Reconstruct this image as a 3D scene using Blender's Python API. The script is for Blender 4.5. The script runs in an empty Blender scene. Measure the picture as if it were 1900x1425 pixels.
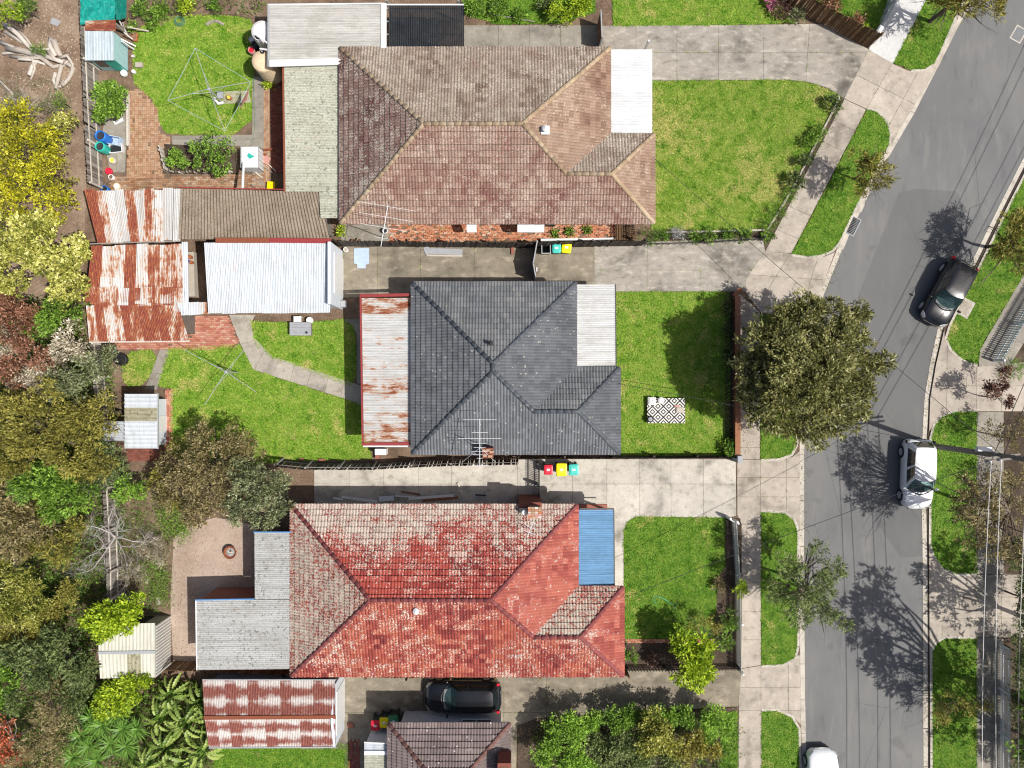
import bpy, math, random
import numpy as np
from mathutils import Vector, Matrix

# ------------------------------------------------------------------ layout
# plan metres: S pixels of the aerial survey make one metre at ground level,
# the camera hangs H metres above the middle of the street block.
S, H, CX, CY = 32.0, 44.0, 950.0, 712.5
R = math.radians
scene = bpy.context.scene
col = scene.collection

def P(px, py, z=0.0):
    k = (1 - z / H) / S
    return Vector(((px - CX) * k, (CY - py) * k, z))

def XY(px, py):
    return ((px - CX) / S, (CY - py) / S)

def poly(*pts):
    return [XY(*p) for p in pts]

# ------------------------------------------------------------------ camera, sky, sun
cam = bpy.data.cameras.new('camera')
cam.sensor_fit = 'HORIZONTAL'
cam.angle = 2 * math.atan((CX / S) / H)
cam.clip_start, cam.clip_end = 0.1, 2000
cam_o = bpy.data.objects.new('camera', cam)
cam_o.location = (0, 0, H)
col.objects.link(cam_o)
scene.camera = cam_o

SUN = Vector((0.60, -0.22, 1.0)).normalized()
world = bpy.data.worlds.new('World')
scene.world = world
world.use_nodes = True
wn = world.node_tree
sky = wn.nodes.new('ShaderNodeTexSky')
sky.sky_type = 'NISHITA'
sky.sun_disc = False
sky.sun_elevation = math.asin(SUN.z)
sky.sun_rotation = math.atan2(SUN.x, SUN.y)
sky.air_density, sky.dust_density, sky.ozone_density = 0.8, 3.0, 0.6
wn.nodes['Background'].inputs['Strength'].default_value = 0.098
wn.links.new(sky.outputs[0], wn.nodes['Background'].inputs['Color'])

sun = bpy.data.lights.new('sun', 'SUN')
sun.energy, sun.angle, sun.color = 4.6, R(0.53), (1.0, 0.965, 0.90)
sun_o = bpy.data.objects.new('sun', sun)
sun_o.rotation_euler = SUN.to_track_quat('Z', 'Y').to_euler()
sun_o.location = (20, -8, 40)
col.objects.link(sun_o)

try:
    scene.cycles.filter_width = 1.15
except Exception:
    pass
vs = scene.view_settings
vs.view_transform, vs.look, vs.exposure, vs.gamma = 'Standard', 'None', 0.1, 1.0
vs.use_curve_mapping = False

# ------------------------------------------------------------------ node helper
class NT:
    def __init__(s, name):
        s.m = bpy.data.materials.new(name)
        s.m.use_nodes = True
        s.t = s.m.node_tree
        s.t.nodes.clear()
        s._pos = None
    def n(s, typ, **kw):
        nd = s.t.nodes.new(typ)
        for k, v in kw.items():
            setattr(nd, k, v)
        return nd
    def put(s, sock, v):
        if isinstance(v, bpy.types.NodeSocket):
            s.t.links.new(v, sock)
        elif v is not None:
            if sock.type == 'RGBA' and not isinstance(v, (int, float)) and len(v) == 3:
                v = (*v, 1)
            sock.default_value = v
    def pos(s):
        if s._pos is None:
            s._pos = s.n('ShaderNodeNewGeometry')
        return s._pos.outputs['Position']
    def island(s):
        s.pos()
        return s._pos.outputs['Random Per Island']
    def vec(s, scale=(1, 1, 1), rot=0.0):
        m = s.n('ShaderNodeMapping')
        s.put(m.inputs['Vector'], s.pos())
        m.inputs['Scale'].default_value = scale
        m.inputs['Rotation'].default_value = (0, 0, rot)
        return m.outputs[0]
    def noise(s, scale, detail=3.0, rough=0.55, vec=None, dist=0.0):
        nd = s.n('ShaderNodeTexNoise')
        s.put(nd.inputs['Vector'], vec or s.pos())
        nd.inputs['Scale'].default_value = scale
        nd.inputs['Detail'].default_value = detail
        nd.inputs['Roughness'].default_value = rough
        nd.inputs['Distortion'].default_value = dist
        return nd.outputs[0]
    def voro(s, scale, vec=None, feature='F1', out='Distance', rand=1.0):
        nd = s.n('ShaderNodeTexVoronoi', feature=feature)
        s.put(nd.inputs['Vector'], vec or s.pos())
        nd.inputs['Scale'].default_value = scale
        nd.inputs['Randomness'].default_value = rand
        return nd.outputs[out]
    def ramp(s, fac, stops, interp='LINEAR'):
        nd = s.n('ShaderNodeValToRGB')
        cr = nd.color_ramp
        cr.interpolation = interp
        while len(cr.elements) < len(stops):
            cr.elements.new(0.5)
        for e, (p, c) in zip(cr.elements, stops):
            e.position = p
            e.color = (c, c, c, 1) if isinstance(c, (int, float)) else (*c, 1)
        s.put(nd.inputs[0], fac)
        return nd.outputs[0]
    def mix(s, fac, a, b, blend='MIX'):
        nd = s.n('ShaderNodeMix', data_type='RGBA', blend_type=blend)
        s.put(nd.inputs[0], fac); s.put(nd.inputs[6], a); s.put(nd.inputs[7], b)
        return nd.outputs[2]
    def math(s, op, a, b=None, c=None, clamp=False):
        nd = s.n('ShaderNodeMath', operation=op, use_clamp=clamp)
        s.put(nd.inputs[0], a)
        if b is not None: s.put(nd.inputs[1], b)
        if c is not None: s.put(nd.inputs[2], c)
        return nd.outputs[0]
    def attr(s, name, typ='OBJECT'):
        nd = s.n('ShaderNodeAttribute', attribute_name=name, attribute_type=typ)
        return nd.outputs['Fac']
    def orand(s):
        return s.n('ShaderNodeObjectInfo').outputs['Random']
    def step(s, v, lo, hi):
        nd = s.n('ShaderNodeMapRange', interpolation_type='SMOOTHSTEP')
        s.put(nd.inputs[0], v)
        nd.inputs[1].default_value, nd.inputs[2].default_value = lo, hi
        return nd.outputs[0]
    def lin(s, v, a, b, c, d):
        nd = s.n('ShaderNodeMapRange')
        s.put(nd.inputs[0], v)
        for i, x in enumerate((a, b, c, d)): nd.inputs[i + 1].default_value = x
        return nd.outputs[0]
    def out(s, color, rough=0.8, bump=None, bs=0.3, bd=0.02, metal=0.0, spec=0.4, coat=0.0, trans=0.0, tcol=None, emit=None):
        b = s.n('ShaderNodeBsdfPrincipled')
        s.put(b.inputs['Base Color'], color)
        s.put(b.inputs['Roughness'], rough)
        s.put(b.inputs['Metallic'], metal)
        b.inputs['Specular IOR Level'].default_value = spec
        b.inputs['Coat Weight'].default_value = coat
        b.inputs['Coat Roughness'].default_value = 0.06
        if bump is not None:
            bn = s.n('ShaderNodeBump')
            bn.inputs['Strength'].default_value = bs
            bn.inputs['Distance'].default_value = bd
            s.put(bn.inputs['Height'], bump)
            s.t.links.new(bn.outputs[0], b.inputs['Normal'])
        o = s.n('ShaderNodeOutputMaterial')
        sh = b.outputs[0]
        if trans:
            t = s.n('ShaderNodeBsdfTranslucent')
            s.put(t.inputs[0], tcol if tcol is not None else color)
            mx = s.n('ShaderNodeMixShader')
            mx.inputs[0].default_value = trans
            s.t.links.new(sh, mx.inputs[1]); s.t.links.new(t.outputs[0], mx.inputs[2])
            sh = mx.outputs[0]
        s.t.links.new(sh, o.inputs[0])
        return s.m

M = {}
def sc(c, k): return tuple(min(1, x * k) for x in c)

def plain(name, c, rough=0.6, var=0.18, scale=6.0, metal=0.0, spec=0.4, coat=0.0, bs=0.15):
    t = NT(name)
    n1 = t.noise(scale, 4); n2 = t.noise(scale * 9, 2)
    f = t.math('ADD', t.math('MULTIPLY', n1, 0.65), t.math('MULTIPLY', n2, 0.35))
    k = t.lin(f, 0.3, 0.7, 1 - var, 1 + var)
    c2 = t.mix(1.0, c, (0, 0, 0), 'MIX')
    nd = t.n('ShaderNodeVectorMath', operation='SCALE')
    nd.inputs[0].default_value = c; t.put(nd.inputs['Scale'], k)
    M[name] = t.out(nd.outputs[0], rough, n2, bs, 0.01, metal, spec, coat)
    return M[name]

def concrete(name, base, stain=0.5, light=1.18, scale=0.45, streak=1.0):
    base = sc(base, 0.84)
    t = NT(name)
    a = t.noise(scale, 6, 0.62, dist=0.4)
    b = t.noise(scale * 4.5, 5, 0.6, vec=t.vec((1, streak, 1)))
    c = t.noise(38, 2)
    d = t.noise(150, 1)
    cc = t.ramp(a, [(0.30, sc(base, stain)), (0.47, sc(base, 0.96)), (0.60, sc(base, 1.04)), (0.74, sc(base, light))])
    cc = t.mix(t.math('MULTIPLY', t.step(b, 0.50, 0.74), 0.6), cc, sc(base, light * 1.02))
    cc = t.mix(t.math('MULTIPLY', t.step(b, 0.48, 0.26), 0.6), cc, (base[0] * stain, base[1] * stain * .96, base[2] * stain * .88))
    e = t.noise(scale * 14, 4, 0.75)
    cc = t.mix(t.math('MULTIPLY', t.step(e, 0.52, 0.70), 0.42), cc, sc(base, 0.55))
    cc = t.mix(t.math('MULTIPLY', t.step(e, 0.42, 0.28), 0.25), cc, sc(base, 1.3))
    k = t.math('MULTIPLY', t.lin(c, 0.3, 0.7, 0.86, 1.12), t.lin(t.orand(), 0, 1, 0.93, 1.06))
    k = t.math('MULTIPLY', k, t.lin(d, 0.3, 0.7, 0.9, 1.08))
    cr = t.voro(1.3, vec=t.vec((1, 1, 1), 0.3), feature='DISTANCE_TO_EDGE')
    cr2 = t.math('MULTIPLY', t.step(cr, 0.006, 0.0), t.step(t.noise(0.5, 2), 0.56, 0.62))
    cc = t.mix(t.math('MULTIPLY', cr2, 0.5), cc, sc(base, 0.35))
    nd = t.n('ShaderNodeVectorMath', operation='SCALE')
    t.put(nd.inputs[0], cc); t.put(nd.inputs['Scale'], k)
    M[name] = t.out(nd.outputs[0], 0.88, c, 0.25, 0.004, spec=0.25)

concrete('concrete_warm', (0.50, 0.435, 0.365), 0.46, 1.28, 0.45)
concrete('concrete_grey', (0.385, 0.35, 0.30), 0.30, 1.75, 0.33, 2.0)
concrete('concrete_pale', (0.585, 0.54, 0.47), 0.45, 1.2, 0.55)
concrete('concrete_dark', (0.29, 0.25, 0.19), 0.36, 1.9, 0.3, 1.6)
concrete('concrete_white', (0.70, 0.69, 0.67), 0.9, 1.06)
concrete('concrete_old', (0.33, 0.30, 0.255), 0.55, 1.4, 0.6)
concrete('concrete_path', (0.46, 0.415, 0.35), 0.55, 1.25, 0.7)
concrete('kerb_stone', (0.60, 0.545, 0.47), 0.6, 1.15, 0.9)

def asphalt():
    t = NT('asphalt')
    a = t.noise(0.16, 4, 0.6)
    b = t.noise(1.1, 5, 0.65, vec=t.vec((1.6, 0.35, 1)))
    c = t.noise(60, 2, 0.7); d = t.noise(170, 1)
    cc = t.ramp(a, [(0.3, (0.138, 0.138, 0.138)), (0.5, (0.16, 0.159, 0.158)), (0.7, (0.184, 0.18, 0.173))])
    cc = t.mix(t.math('MULTIPLY', t.step(b, 0.5, 0.70), 0.6), cc, (0.205, 0.197, 0.185))
    cc = t.mix(t.math('MULTIPLY', t.step(b, 0.45, 0.25), 0.5), cc, (0.09, 0.09, 0.09))
    sp = t.step(t.voro(2.2), 0.035, 0.02)
    cc = t.mix(t.math('MULTIPLY', sp, 0.5), cc, (0.6, 0.58, 0.55))
    oil = t.step(t.noise(0.55, 2, 0.4), 0.66, 0.74)
    ck = t.math('MULTIPLY', t.step(t.voro(0.35, vec=t.vec((1, .5, 1), .4), feature='DISTANCE_TO_EDGE'), 0.0045, 0.001), t.step(t.noise(0.3, 2), 0.5, 0.58))
    cc = t.mix(t.math('MULTIPLY', ck, 0.6), cc, (0.06, 0.06, 0.06))
    pt = t.math('GREATER_THAN', t.voro(0.13, vec=t.vec((1, .6, 1), .25), out='Color'), 0.80)
    cc = t.mix(t.math('MULTIPLY', pt, 0.42), cc, (0.105, 0.105, 0.105))
    cc = t.mix(t.math('MULTIPLY', oil, 0.35), cc, (0.08, 0.08, 0.08))
    k = t.math('MULTIPLY', t.lin(c, 0.3, 0.7, 0.88, 1.13), t.lin(d, 0.3, 0.7, 0.9, 1.1))
    nd = t.n('ShaderNodeVectorMath', operation='SCALE')
    t.put(nd.inputs[0], cc); t.put(nd.inputs['Scale'], k)
    M['asphalt'] = t.out(nd.outputs[0], 0.9, c, 0.4, 0.006, spec=0.25)
asphalt()

def soil(name, c1, c2, c3, sc1=0.7):
    t = NT(name)
    a = t.noise(sc1, 5, 0.6); b = t.noise(7, 5, 0.7); c = t.noise(45, 3)
    cc = t.ramp(a, [(0.32, c1), (0.52, c2), (0.7, c3)])
    cc = t.mix(t.math('MULTIPLY', t.step(b, 0.55, 0.7), 0.6), cc, sc(c3, 1.25))
    cc = t.mix(t.math('MULTIPLY', t.step(b, 0.45, 0.3), 0.6), cc, sc(c1, 0.6))
    sp = t.step(t.voro(9), 0.14, 0.08)
    cc = t.mix(t.math('MULTIPLY', sp, 0.35), cc, (0.45, 0.40, 0.33))
    k = t.lin(c, 0.3, 0.7, 0.75, 1.25)
    nd = t.n('ShaderNodeVectorMath', operation='SCALE')
    t.put(nd.inputs[0], cc); t.put(nd.inputs['Scale'], k)
    M[name] = t.out(nd.outputs[0], 0.95, b, 0.9, 0.08, spec=0.15)
soil('soil', (0.11, 0.075, 0.05), (0.19, 0.13, 0.09), (0.27, 0.195, 0.14))
soil('bark_litter', (0.17, 0.115, 0.08), (0.27, 0.19, 0.135), (0.36, 0.27, 0.20))
soil('dark_soil', (0.05, 0.037, 0.027), (0.085, 0.062, 0.045), (0.14, 0.10, 0.075))
soil('sandy', (0.30, 0.225, 0.175), (0.42, 0.325, 0.26), (0.50, 0.40, 0.325), 0.5)

def grass(name, dark, mid, light, dry=0.5, dscale=0.5):
    t = NT(name)
    a = t.noise(dscale, 3, 0.55, dist=0.6); b = t.noise(1.7, 5, 0.7, dist=0.5); c = t.noise(9, 4, 0.75); d = t.noise(30, 2, 0.7)
    f = t.math('ADD', t.math('ADD', t.math('MULTIPLY', b, 0.45), t.math('MULTIPLY', c, 0.40)), t.math('MULTIPLY', d, 0.15))
    cc = t.ramp(f, [(0.38, sc(dark, 0.8)), (0.46, mid), (0.54, sc(light, 0.85)), (0.63, light)])
    dv = t.math('ADD', t.math('ADD', t.math('MULTIPLY', a, 0.5), t.math('MULTIPLY', b, 0.25)), t.math('MULTIPLY', c, 0.25))
    cc = t.mix(t.math('MULTIPLY', t.step(dv, 0.585 - 0.09 * dry, 0.68 - 0.09 * dry), t.step(c, 0.34, 0.58)), cc, (0.46, 0.42, 0.13))
    br = t.math('MULTIPLY', t.step(t.noise(0.9, 4, 0.65), 0.64 - 0.03 * dry, 0.74), t.step(c, 0.42, 0.6))
    cc = t.mix(br, cc, (0.42, 0.31, 0.15))
    k = t.lin(t.attr('tone', 'GEOMETRY'), 0, 1, 0.70, 1.5)
    nd = t.n('ShaderNodeVectorMath', operation='SCALE')
    t.put(nd.inputs[0], cc); t.put(nd.inputs['Scale'], k)
    M[name] = t.out(nd.outputs[0], 0.75, c, 0.35, 0.03, spec=0.2)
grass('grass_bright', (0.055, 0.15, 0.008), (0.15, 0.30, 0.02), (0.30, 0.42, 0.06), 0.6)
grass('grass_dry', (0.055, 0.145, 0.008), (0.145, 0.28, 0.018), (0.32, 0.41, 0.07), 0.9, 0.2)
grass('grass_lush', (0.036, 0.105, 0.006), (0.095, 0.225, 0.013), (0.21, 0.34, 0.038), 0.25)

def tile_mat(name, cols, lichen, lich_col, lsc=7.0, dirt=0.3, big=0.5, rough=0.8, lc2=None, rw=0.22, kv=0.28, grad=None):
    """cols: palette per tile; lichen 0..1 coverage"""
    t = NT(name)
    r = t.math('FRACT', t.math('ADD', t.orand(), t.island()))
    n = len(cols)
    big_n = t.noise(big, 4, 0.6)
    f = t.math('ADD', t.math('MULTIPLY', r, rw), t.math('MULTIPLY', t.lin(big_n, 0.3, 0.7, 0, 1), 1 - rw))
    cc = t.ramp(f, [(0.08 + 0.84 * i / (n - 1), c) for i, c in enumerate(cols)])
    fine = t.noise(22, 4, 0.7)
    cc = t.mix(t.math('MULTIPLY', t.step(fine, 0.52, 0.36), dirt), cc, sc(cols[0], 0.4))
    l1 = t.noise(lsc, 4, 0.7)
    l2 = t.noise(0.42, 4, 0.62)
    lv = t.math('ADD', t.math('MULTIPLY', l1, 0.70), t.math('MULTIPLY', l2, 0.30))
    lv = t.math('ADD', lv, t.math('MULTIPLY', t.math('SUBTRACT', r, 0.5), rw * 0.18))
    if grad:                                   # thicker lichen towards the damp eave
        sp_ = t.n('ShaderNodeSeparateXYZ'); t.t.links.new(t.pos(), sp_.inputs[0])
        lv = t.math('ADD', lv, t.lin(sp_.outputs[grad[0]], *grad[1:]))
    th = 0.66 - 0.30 * lichen
    cc = t.mix(t.math('MULTIPLY', t.step(lv, th, th + 0.05), 0.85 if lichen > 0 else 0.0), cc,
               t.mix(t.step(fine, 0.4, 0.6), lc2 or sc(lich_col, 0.62), lich_col))
    spv = t.math('MULTIPLY', t.step(t.voro(3.1), 0.16, 0.10), t.step(t.noise(0.9, 2), 0.38, 0.52))
    cc = t.mix(t.math('MULTIPLY', spv, 0.75), cc, sc(lich_col, 1.1))
    k = t.math('MULTIPLY', t.lin(t.noise(50, 3), 0.3, 0.7, 1 - kv, 1 + kv), t.lin(r, 0, 1, 0.88, 1.12))
    nd = t.n('ShaderNodeVectorMath', operation='SCALE')
    t.put(nd.inputs[0], cc); t.put(nd.inputs['Scale'], k)
    M[name] = t.out(nd.outputs[0], rough, fine, 0.25, 0.008, spec=0.3)

# weathered brown concrete tiles
br = [(0.17, 0.065, 0.05), (0.26, 0.125, 0.09), (0.34, 0.20, 0.145), (0.25, 0.11, 0.085)]
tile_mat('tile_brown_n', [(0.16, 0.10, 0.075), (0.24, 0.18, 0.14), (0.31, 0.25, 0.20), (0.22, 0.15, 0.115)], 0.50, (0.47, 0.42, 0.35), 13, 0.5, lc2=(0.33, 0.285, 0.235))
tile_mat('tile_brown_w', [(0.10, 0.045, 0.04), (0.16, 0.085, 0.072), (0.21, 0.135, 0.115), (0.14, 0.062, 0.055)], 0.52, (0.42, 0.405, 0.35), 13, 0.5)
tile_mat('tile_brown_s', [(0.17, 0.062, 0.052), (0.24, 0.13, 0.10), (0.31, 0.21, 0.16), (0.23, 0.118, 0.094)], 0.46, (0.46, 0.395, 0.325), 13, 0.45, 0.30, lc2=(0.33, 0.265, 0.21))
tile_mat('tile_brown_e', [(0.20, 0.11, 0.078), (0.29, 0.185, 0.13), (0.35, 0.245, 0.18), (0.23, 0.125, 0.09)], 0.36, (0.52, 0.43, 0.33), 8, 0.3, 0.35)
tile_mat('ridge_brown', [(0.34, 0.235, 0.145), (0.42, 0.31, 0.20), (0.46, 0.35, 0.24)], 0.3, (0.48, 0.46, 0.38), 8, 0.4)
# charcoal
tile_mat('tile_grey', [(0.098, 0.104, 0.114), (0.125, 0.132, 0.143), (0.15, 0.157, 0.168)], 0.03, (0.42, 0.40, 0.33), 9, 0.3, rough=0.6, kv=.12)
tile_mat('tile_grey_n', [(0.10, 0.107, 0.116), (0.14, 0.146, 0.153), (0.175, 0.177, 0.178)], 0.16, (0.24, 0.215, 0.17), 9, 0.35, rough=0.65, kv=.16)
tile_mat('ridge_grey', [(0.075, 0.085, 0.098), (0.09, 0.10, 0.115), (0.11, 0.12, 0.13)], 0.0, (0.3, 0.3, 0.3), 9, 0.2, rough=0.55)
# red terracotta
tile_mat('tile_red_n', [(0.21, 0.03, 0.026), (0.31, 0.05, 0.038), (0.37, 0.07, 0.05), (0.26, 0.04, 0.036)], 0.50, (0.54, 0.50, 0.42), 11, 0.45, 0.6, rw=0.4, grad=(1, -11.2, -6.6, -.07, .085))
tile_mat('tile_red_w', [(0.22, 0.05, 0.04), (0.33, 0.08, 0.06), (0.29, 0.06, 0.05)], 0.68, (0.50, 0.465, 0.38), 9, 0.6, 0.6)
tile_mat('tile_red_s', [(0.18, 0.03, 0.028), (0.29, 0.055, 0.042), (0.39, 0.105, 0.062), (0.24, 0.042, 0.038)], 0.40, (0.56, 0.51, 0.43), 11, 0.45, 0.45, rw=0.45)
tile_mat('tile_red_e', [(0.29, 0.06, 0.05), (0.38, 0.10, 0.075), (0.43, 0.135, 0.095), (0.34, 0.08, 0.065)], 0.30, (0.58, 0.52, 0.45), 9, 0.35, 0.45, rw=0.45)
tile_mat('ridge_red', [(0.21, 0.055, 0.055), (0.26, 0.075, 0.07), (0.23, 0.065, 0.065)], 0.12, (0.48, 0.44, 0.38), 8, 0.3)
# purple brown
tile_mat('tile_plum', [(0.14, 0.108, 0.104), (0.185, 0.145, 0.138), (0.225, 0.18, 0.17)], 0.03, (0.6, 0.58, 0.52), 8, 0.3)
tile_mat('ridge_plum', [(0.15, 0.075, 0.065), (0.18, 0.09, 0.078), (0.2, 0.11, 0.09)], 0.0, (0.4, 0.4, 0.36), 8, 0.3)

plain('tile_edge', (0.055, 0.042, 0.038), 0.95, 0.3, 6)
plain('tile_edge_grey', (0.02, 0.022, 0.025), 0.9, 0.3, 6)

def sheet_mat(name, galv, rustdir, blotch=3.0, moss=None, rough=0.5, dirt=0.45):
    """corrugated iron; per-sheet object property 'rust' (0..1) sets how far it has rusted, 'tone' its brightness"""
    t = NT(name)
    v = t.vec((1.0, 0.22, 1) if rustdir == 'y' else (0.22, 1.0, 1))
    a = t.noise(blotch, 5, 0.7, vec=v); b = t.noise(blotch * 5, 4, 0.7, vec=v); c = t.noise(blotch * 0.35, 3, 0.6)
    off = t.math('MULTIPLY', t.orand(), 0.08)
    f = t.math('ADD', t.math('ADD', t.math('MULTIPLY', a, 0.5), t.math('MULTIPLY', b, 0.25)), t.math('ADD', t.math('MULTIPLY', c, 0.25), off))
    f = t.math('ADD', t.math('MULTIPLY', t.math('SUBTRACT', f, 0.54), 2.6), 0.5)
    ru = t.attr('rust')
    g = t.math('ADD', f, t.lin(ru, 0, 1, -0.46, 0.46))
    tone = t.attr('tone')
    gcol = t.mix(t.lin(tone, 0, 1, 0, 1), sc(galv, 0.55), galv)
    gcol = t.mix(t.math('MULTIPLY', t.step(b, 0.55, 0.35), 0.35), gcol, sc(galv, 0.62))
    if moss:
        ms = t.step(t.noise(11, 4, 0.8), 0.47, 0.60)
        gcol = t.mix(t.math('MULTIPLY', ms, 0.75), gcol, moss)
        sp = t.math('MULTIPLY', t.step(t.noise(6.5, 3, 0.7), 0.565, 0.63), t.step(t.noise(0.8, 2), 0.34, 0.48))
        gcol = t.mix(t.math('MULTIPLY', sp, 0.8), gcol, (galv[0] * .24, galv[1] * .25, galv[2] * .22))
    rc = t.ramp(b, [(0.3, (0.15, 0.038, 0.028)), (0.5, (0.24, 0.062, 0.038)), (0.68, (0.40, 0.15, 0.055))])
    vs_ = t.vec((9.0, 0.35, 1) if rustdir == 'y' else (0.35, 9.0, 1))
    st = t.noise(1.0, 3, 0.6, vec=vs_); dr = t.noise(0.8, 4, 0.65)
    gcol = t.mix(t.math('MULTIPLY', t.step(st, 0.46, 0.66), dirt), gcol, (galv[0] * .52, galv[1] * .50, galv[2] * .46))
    gcol = t.mix(t.math('MULTIPLY', t.step(dr, 0.48, 0.68), dirt * .8), gcol, (galv[0] * .62, galv[1] * .58, galv[2] * .52))
    gcol = t.mix(t.math('MULTIPLY', t.step(g, 0.30, 0.50), 0.7), gcol, (0.54, 0.44, 0.37))
    cc = t.mix(t.step(g, 0.44, 0.55), gcol, (0.42, 0.22, 0.12))
    cc = t.mix(t.step(g, 0.48, 0.66), cc, rc)
    k = t.lin(t.noise(40, 2), 0.3, 0.7, 0.88, 1.1)
    nd = t.n('ShaderNodeVectorMath', operation='SCALE')
    t.put(nd.inputs[0], cc); t.put(nd.inputs['Scale'], k)
    M[name] = t.out(nd.outputs[0], t.lin(g, 0.45, 0.55, rough, 0.9), b, 0.15, 0.01, spec=0.35)
sheet_mat('iron_y', (0.62, 0.61, 0.60), 'y', 2.8, dirt=.6)
sheet_mat('iron_x', (0.62, 0.62, 0.61), 'x', 3.8)
sheet_mat('iron_mossy', (0.58, 0.585, 0.49), 'x', 3, moss=(0.33, 0.335, 0.24))
sheet_mat('iron_white', (0.60, 0.64, 0.68), 'y', 1.2, dirt=.3)
sheet_mat('iron_zinc', (0.55, 0.54, 0.505), 'x', 1.2)
sheet_mat('iron_weathered', (0.50, 0.50, 0.48), 'x', 4, moss=(0.58, 0.58, 0.56))
sheet_mat('iron_blue', (0.17, 0.33, 0.52), 'x', 1.4, dirt=.45)
sheet_mat('iron_cream', (0.62, 0.60, 0.51), 'y', 1.2, dirt=.25)
sheet_mat('iron_shed', (0.52, 0.60, 0.64), 'y', 1.2)
sheet_mat('iron_porch', (0.70, 0.71, 0.72), 'x', 1.2, dirt=.25)
sheet_mat('iron_skylight', (0.40, 0.37, 0.26), 'x', 1.2, moss=(0.22, 0.20, 0.12))

def fibro():
    t = NT('fibre_cement')
    a = t.noise(1.2, 5, 0.65); b = t.noise(14, 4, 0.75); v = t.noise(26, 3, 0.7)
    cc = t.ramp(a, [(0.3, (0.185, 0.145, 0.105)), (0.5, (0.25, 0.20, 0.15)), (0.7, (0.31, 0.255, 0.20))])
    cc = t.mix(t.math('MULTIPLY', t.step(b, 0.5, 0.64), 0.7), cc, (0.42, 0.36, 0.29))
    cc = t.mix(t.math('MULTIPLY', t.step(v, 0.48, 0.36), 0.7), cc, (0.09, 0.07, 0.05))
    M['fibre_cement'] = t.out(cc, 0.95, b, 0.5, 0.01, spec=0.1)
fibro()

def poly_dark():
    t = NT('dark_polycarbonate')
    a = t.noise(2, 4)
    sp = t.step(t.voro(3.5), 0.07, 0.04)
    cc = t.mix(sp, t.ramp(a, [(0.3, (0.018, 0.022, 0.026)), (0.7, (0.04, 0.045, 0.05))]), (0.4, 0.4, 0.36))
    b = t.n('ShaderNodeBsdfPrincipled'); t.put(b.inputs['Base Color'], cc); b.inputs['Roughness'].default_value = 0.3
    tr = t.n('ShaderNodeBsdfTransparent'); tr.inputs[0].default_value = (0.35, 0.33, 0.30, 1)
    mx = t.n('ShaderNodeMixShader'); mx.inputs[0].default_value = 0.30
    o = t.n('ShaderNodeOutputMaterial')
    t.t.links.new(b.outputs[0], mx.inputs[1]); t.t.links.new(tr.outputs[0], mx.inputs[2]); t.t.links.new(mx.outputs[0], o.inputs[0])
    M['dark_polycarbonate'] = t.m
poly_dark()

def brickmat(name, cols, mort=0.0, weeds=0.3):
    t = NT(name)
    r = t.island()
    n = len(cols)
    cc = t.ramp(r, [(i / (n - 1), c) for i, c in enumerate(cols)])
    f = t.noise(18, 4, 0.7); g = t.noise(1.6, 4, 0.65)
    cc = t.mix(t.math('MULTIPLY', t.step(f, 0.5, 0.34), 0.45), cc, sc(cols[0], 0.45))
    cc = t.mix(t.math('MULTIPLY', t.step(g, 0.60, 0.70), weeds), cc, (0.16, 0.19, 0.05))
    M[name] = t.out(cc, 0.9, f, 0.3, 0.008, spec=0.2)
brickmat('brick_orange', [(0.30, 0.16, 0.09), (0.41, 0.245, 0.15), (0.47, 0.31, 0.20), (0.36, 0.20, 0.12), (0.43, 0.32, 0.22)], weeds=.5)
brickmat('brick_red', [(0.34, 0.12, 0.085), (0.46, 0.18, 0.125), (0.53, 0.27, 0.19), (0.38, 0.13, 0.09), (0.56, 0.37, 0.27)], weeds=0.15)
brickmat('brick_mixed', [(0.22, 0.11, 0.06), (0.34, 0.18, 0.10), (0.42, 0.27, 0.17), (0.24, 0.14, 0.09), (0.46, 0.36, 0.26)], weeds=0.35)
brickmat('brick_rubble', [(0.38, 0.13, 0.07), (0.50, 0.20, 0.11), (0.58, 0.30, 0.18), (0.44, 0.16, 0.09), (0.62, 0.45, 0.34)], weeds=0.55)
brickmat('brick_dark', [(0.16, 0.055, 0.04), (0.22, 0.075, 0.055), (0.27, 0.10, 0.07)], weeds=0.1)

def timber(name, c1, c2, c3, ax=(1, 1, 1)):
    t = NT(name)
    a = t.noise(3.0, 4, 0.6); g = t.noise(24, 4, 0.7, vec=t.vec(ax))
    r = t.math('FRACT', t.math('ADD', t.orand(), t.island()))
    f = t.math('ADD', t.math('MULTIPLY', r, 0.55), t.math('MULTIPLY', a, 0.45))
    cc = t.ramp(f, [(0.2, c1), (0.5, c2), (0.8, c3)])
    cc = t.mix(t.math('MULTIPLY', t.step(g, 0.5, 0.34), 0.5), cc, sc(c1, 0.5))
    M[name] = t.out(cc, 0.9, g, 0.3, 0.01, spec=0.2)
timber('timber_grey', (0.15, 0.13, 0.11), (0.25, 0.225, 0.20), (0.36, 0.33, 0.29))
timber('timber_black', (0.035, 0.03, 0.026), (0.065, 0.056, 0.048), (0.12, 0.10, 0.085))
timber('timber_brown', (0.09, 0.048, 0.025), (0.15, 0.085, 0.045), (0.23, 0.14, 0.08))
timber('timber_rust', (0.20, 0.085, 0.045), (0.28, 0.12, 0.062), (0.33, 0.16, 0.09))
timber('timber_pale', (0.42, 0.37, 0.31), (0.55, 0.50, 0.43), (0.66, 0.61, 0.54))
timber('driftwood', (0.40, 0.35, 0.30), (0.54, 0.48, 0.42), (0.66, 0.61, 0.55))
timber('deadwood', (0.30, 0.27, 0.25), (0.42, 0.385, 0.36), (0.54, 0.50, 0.47))
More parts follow.
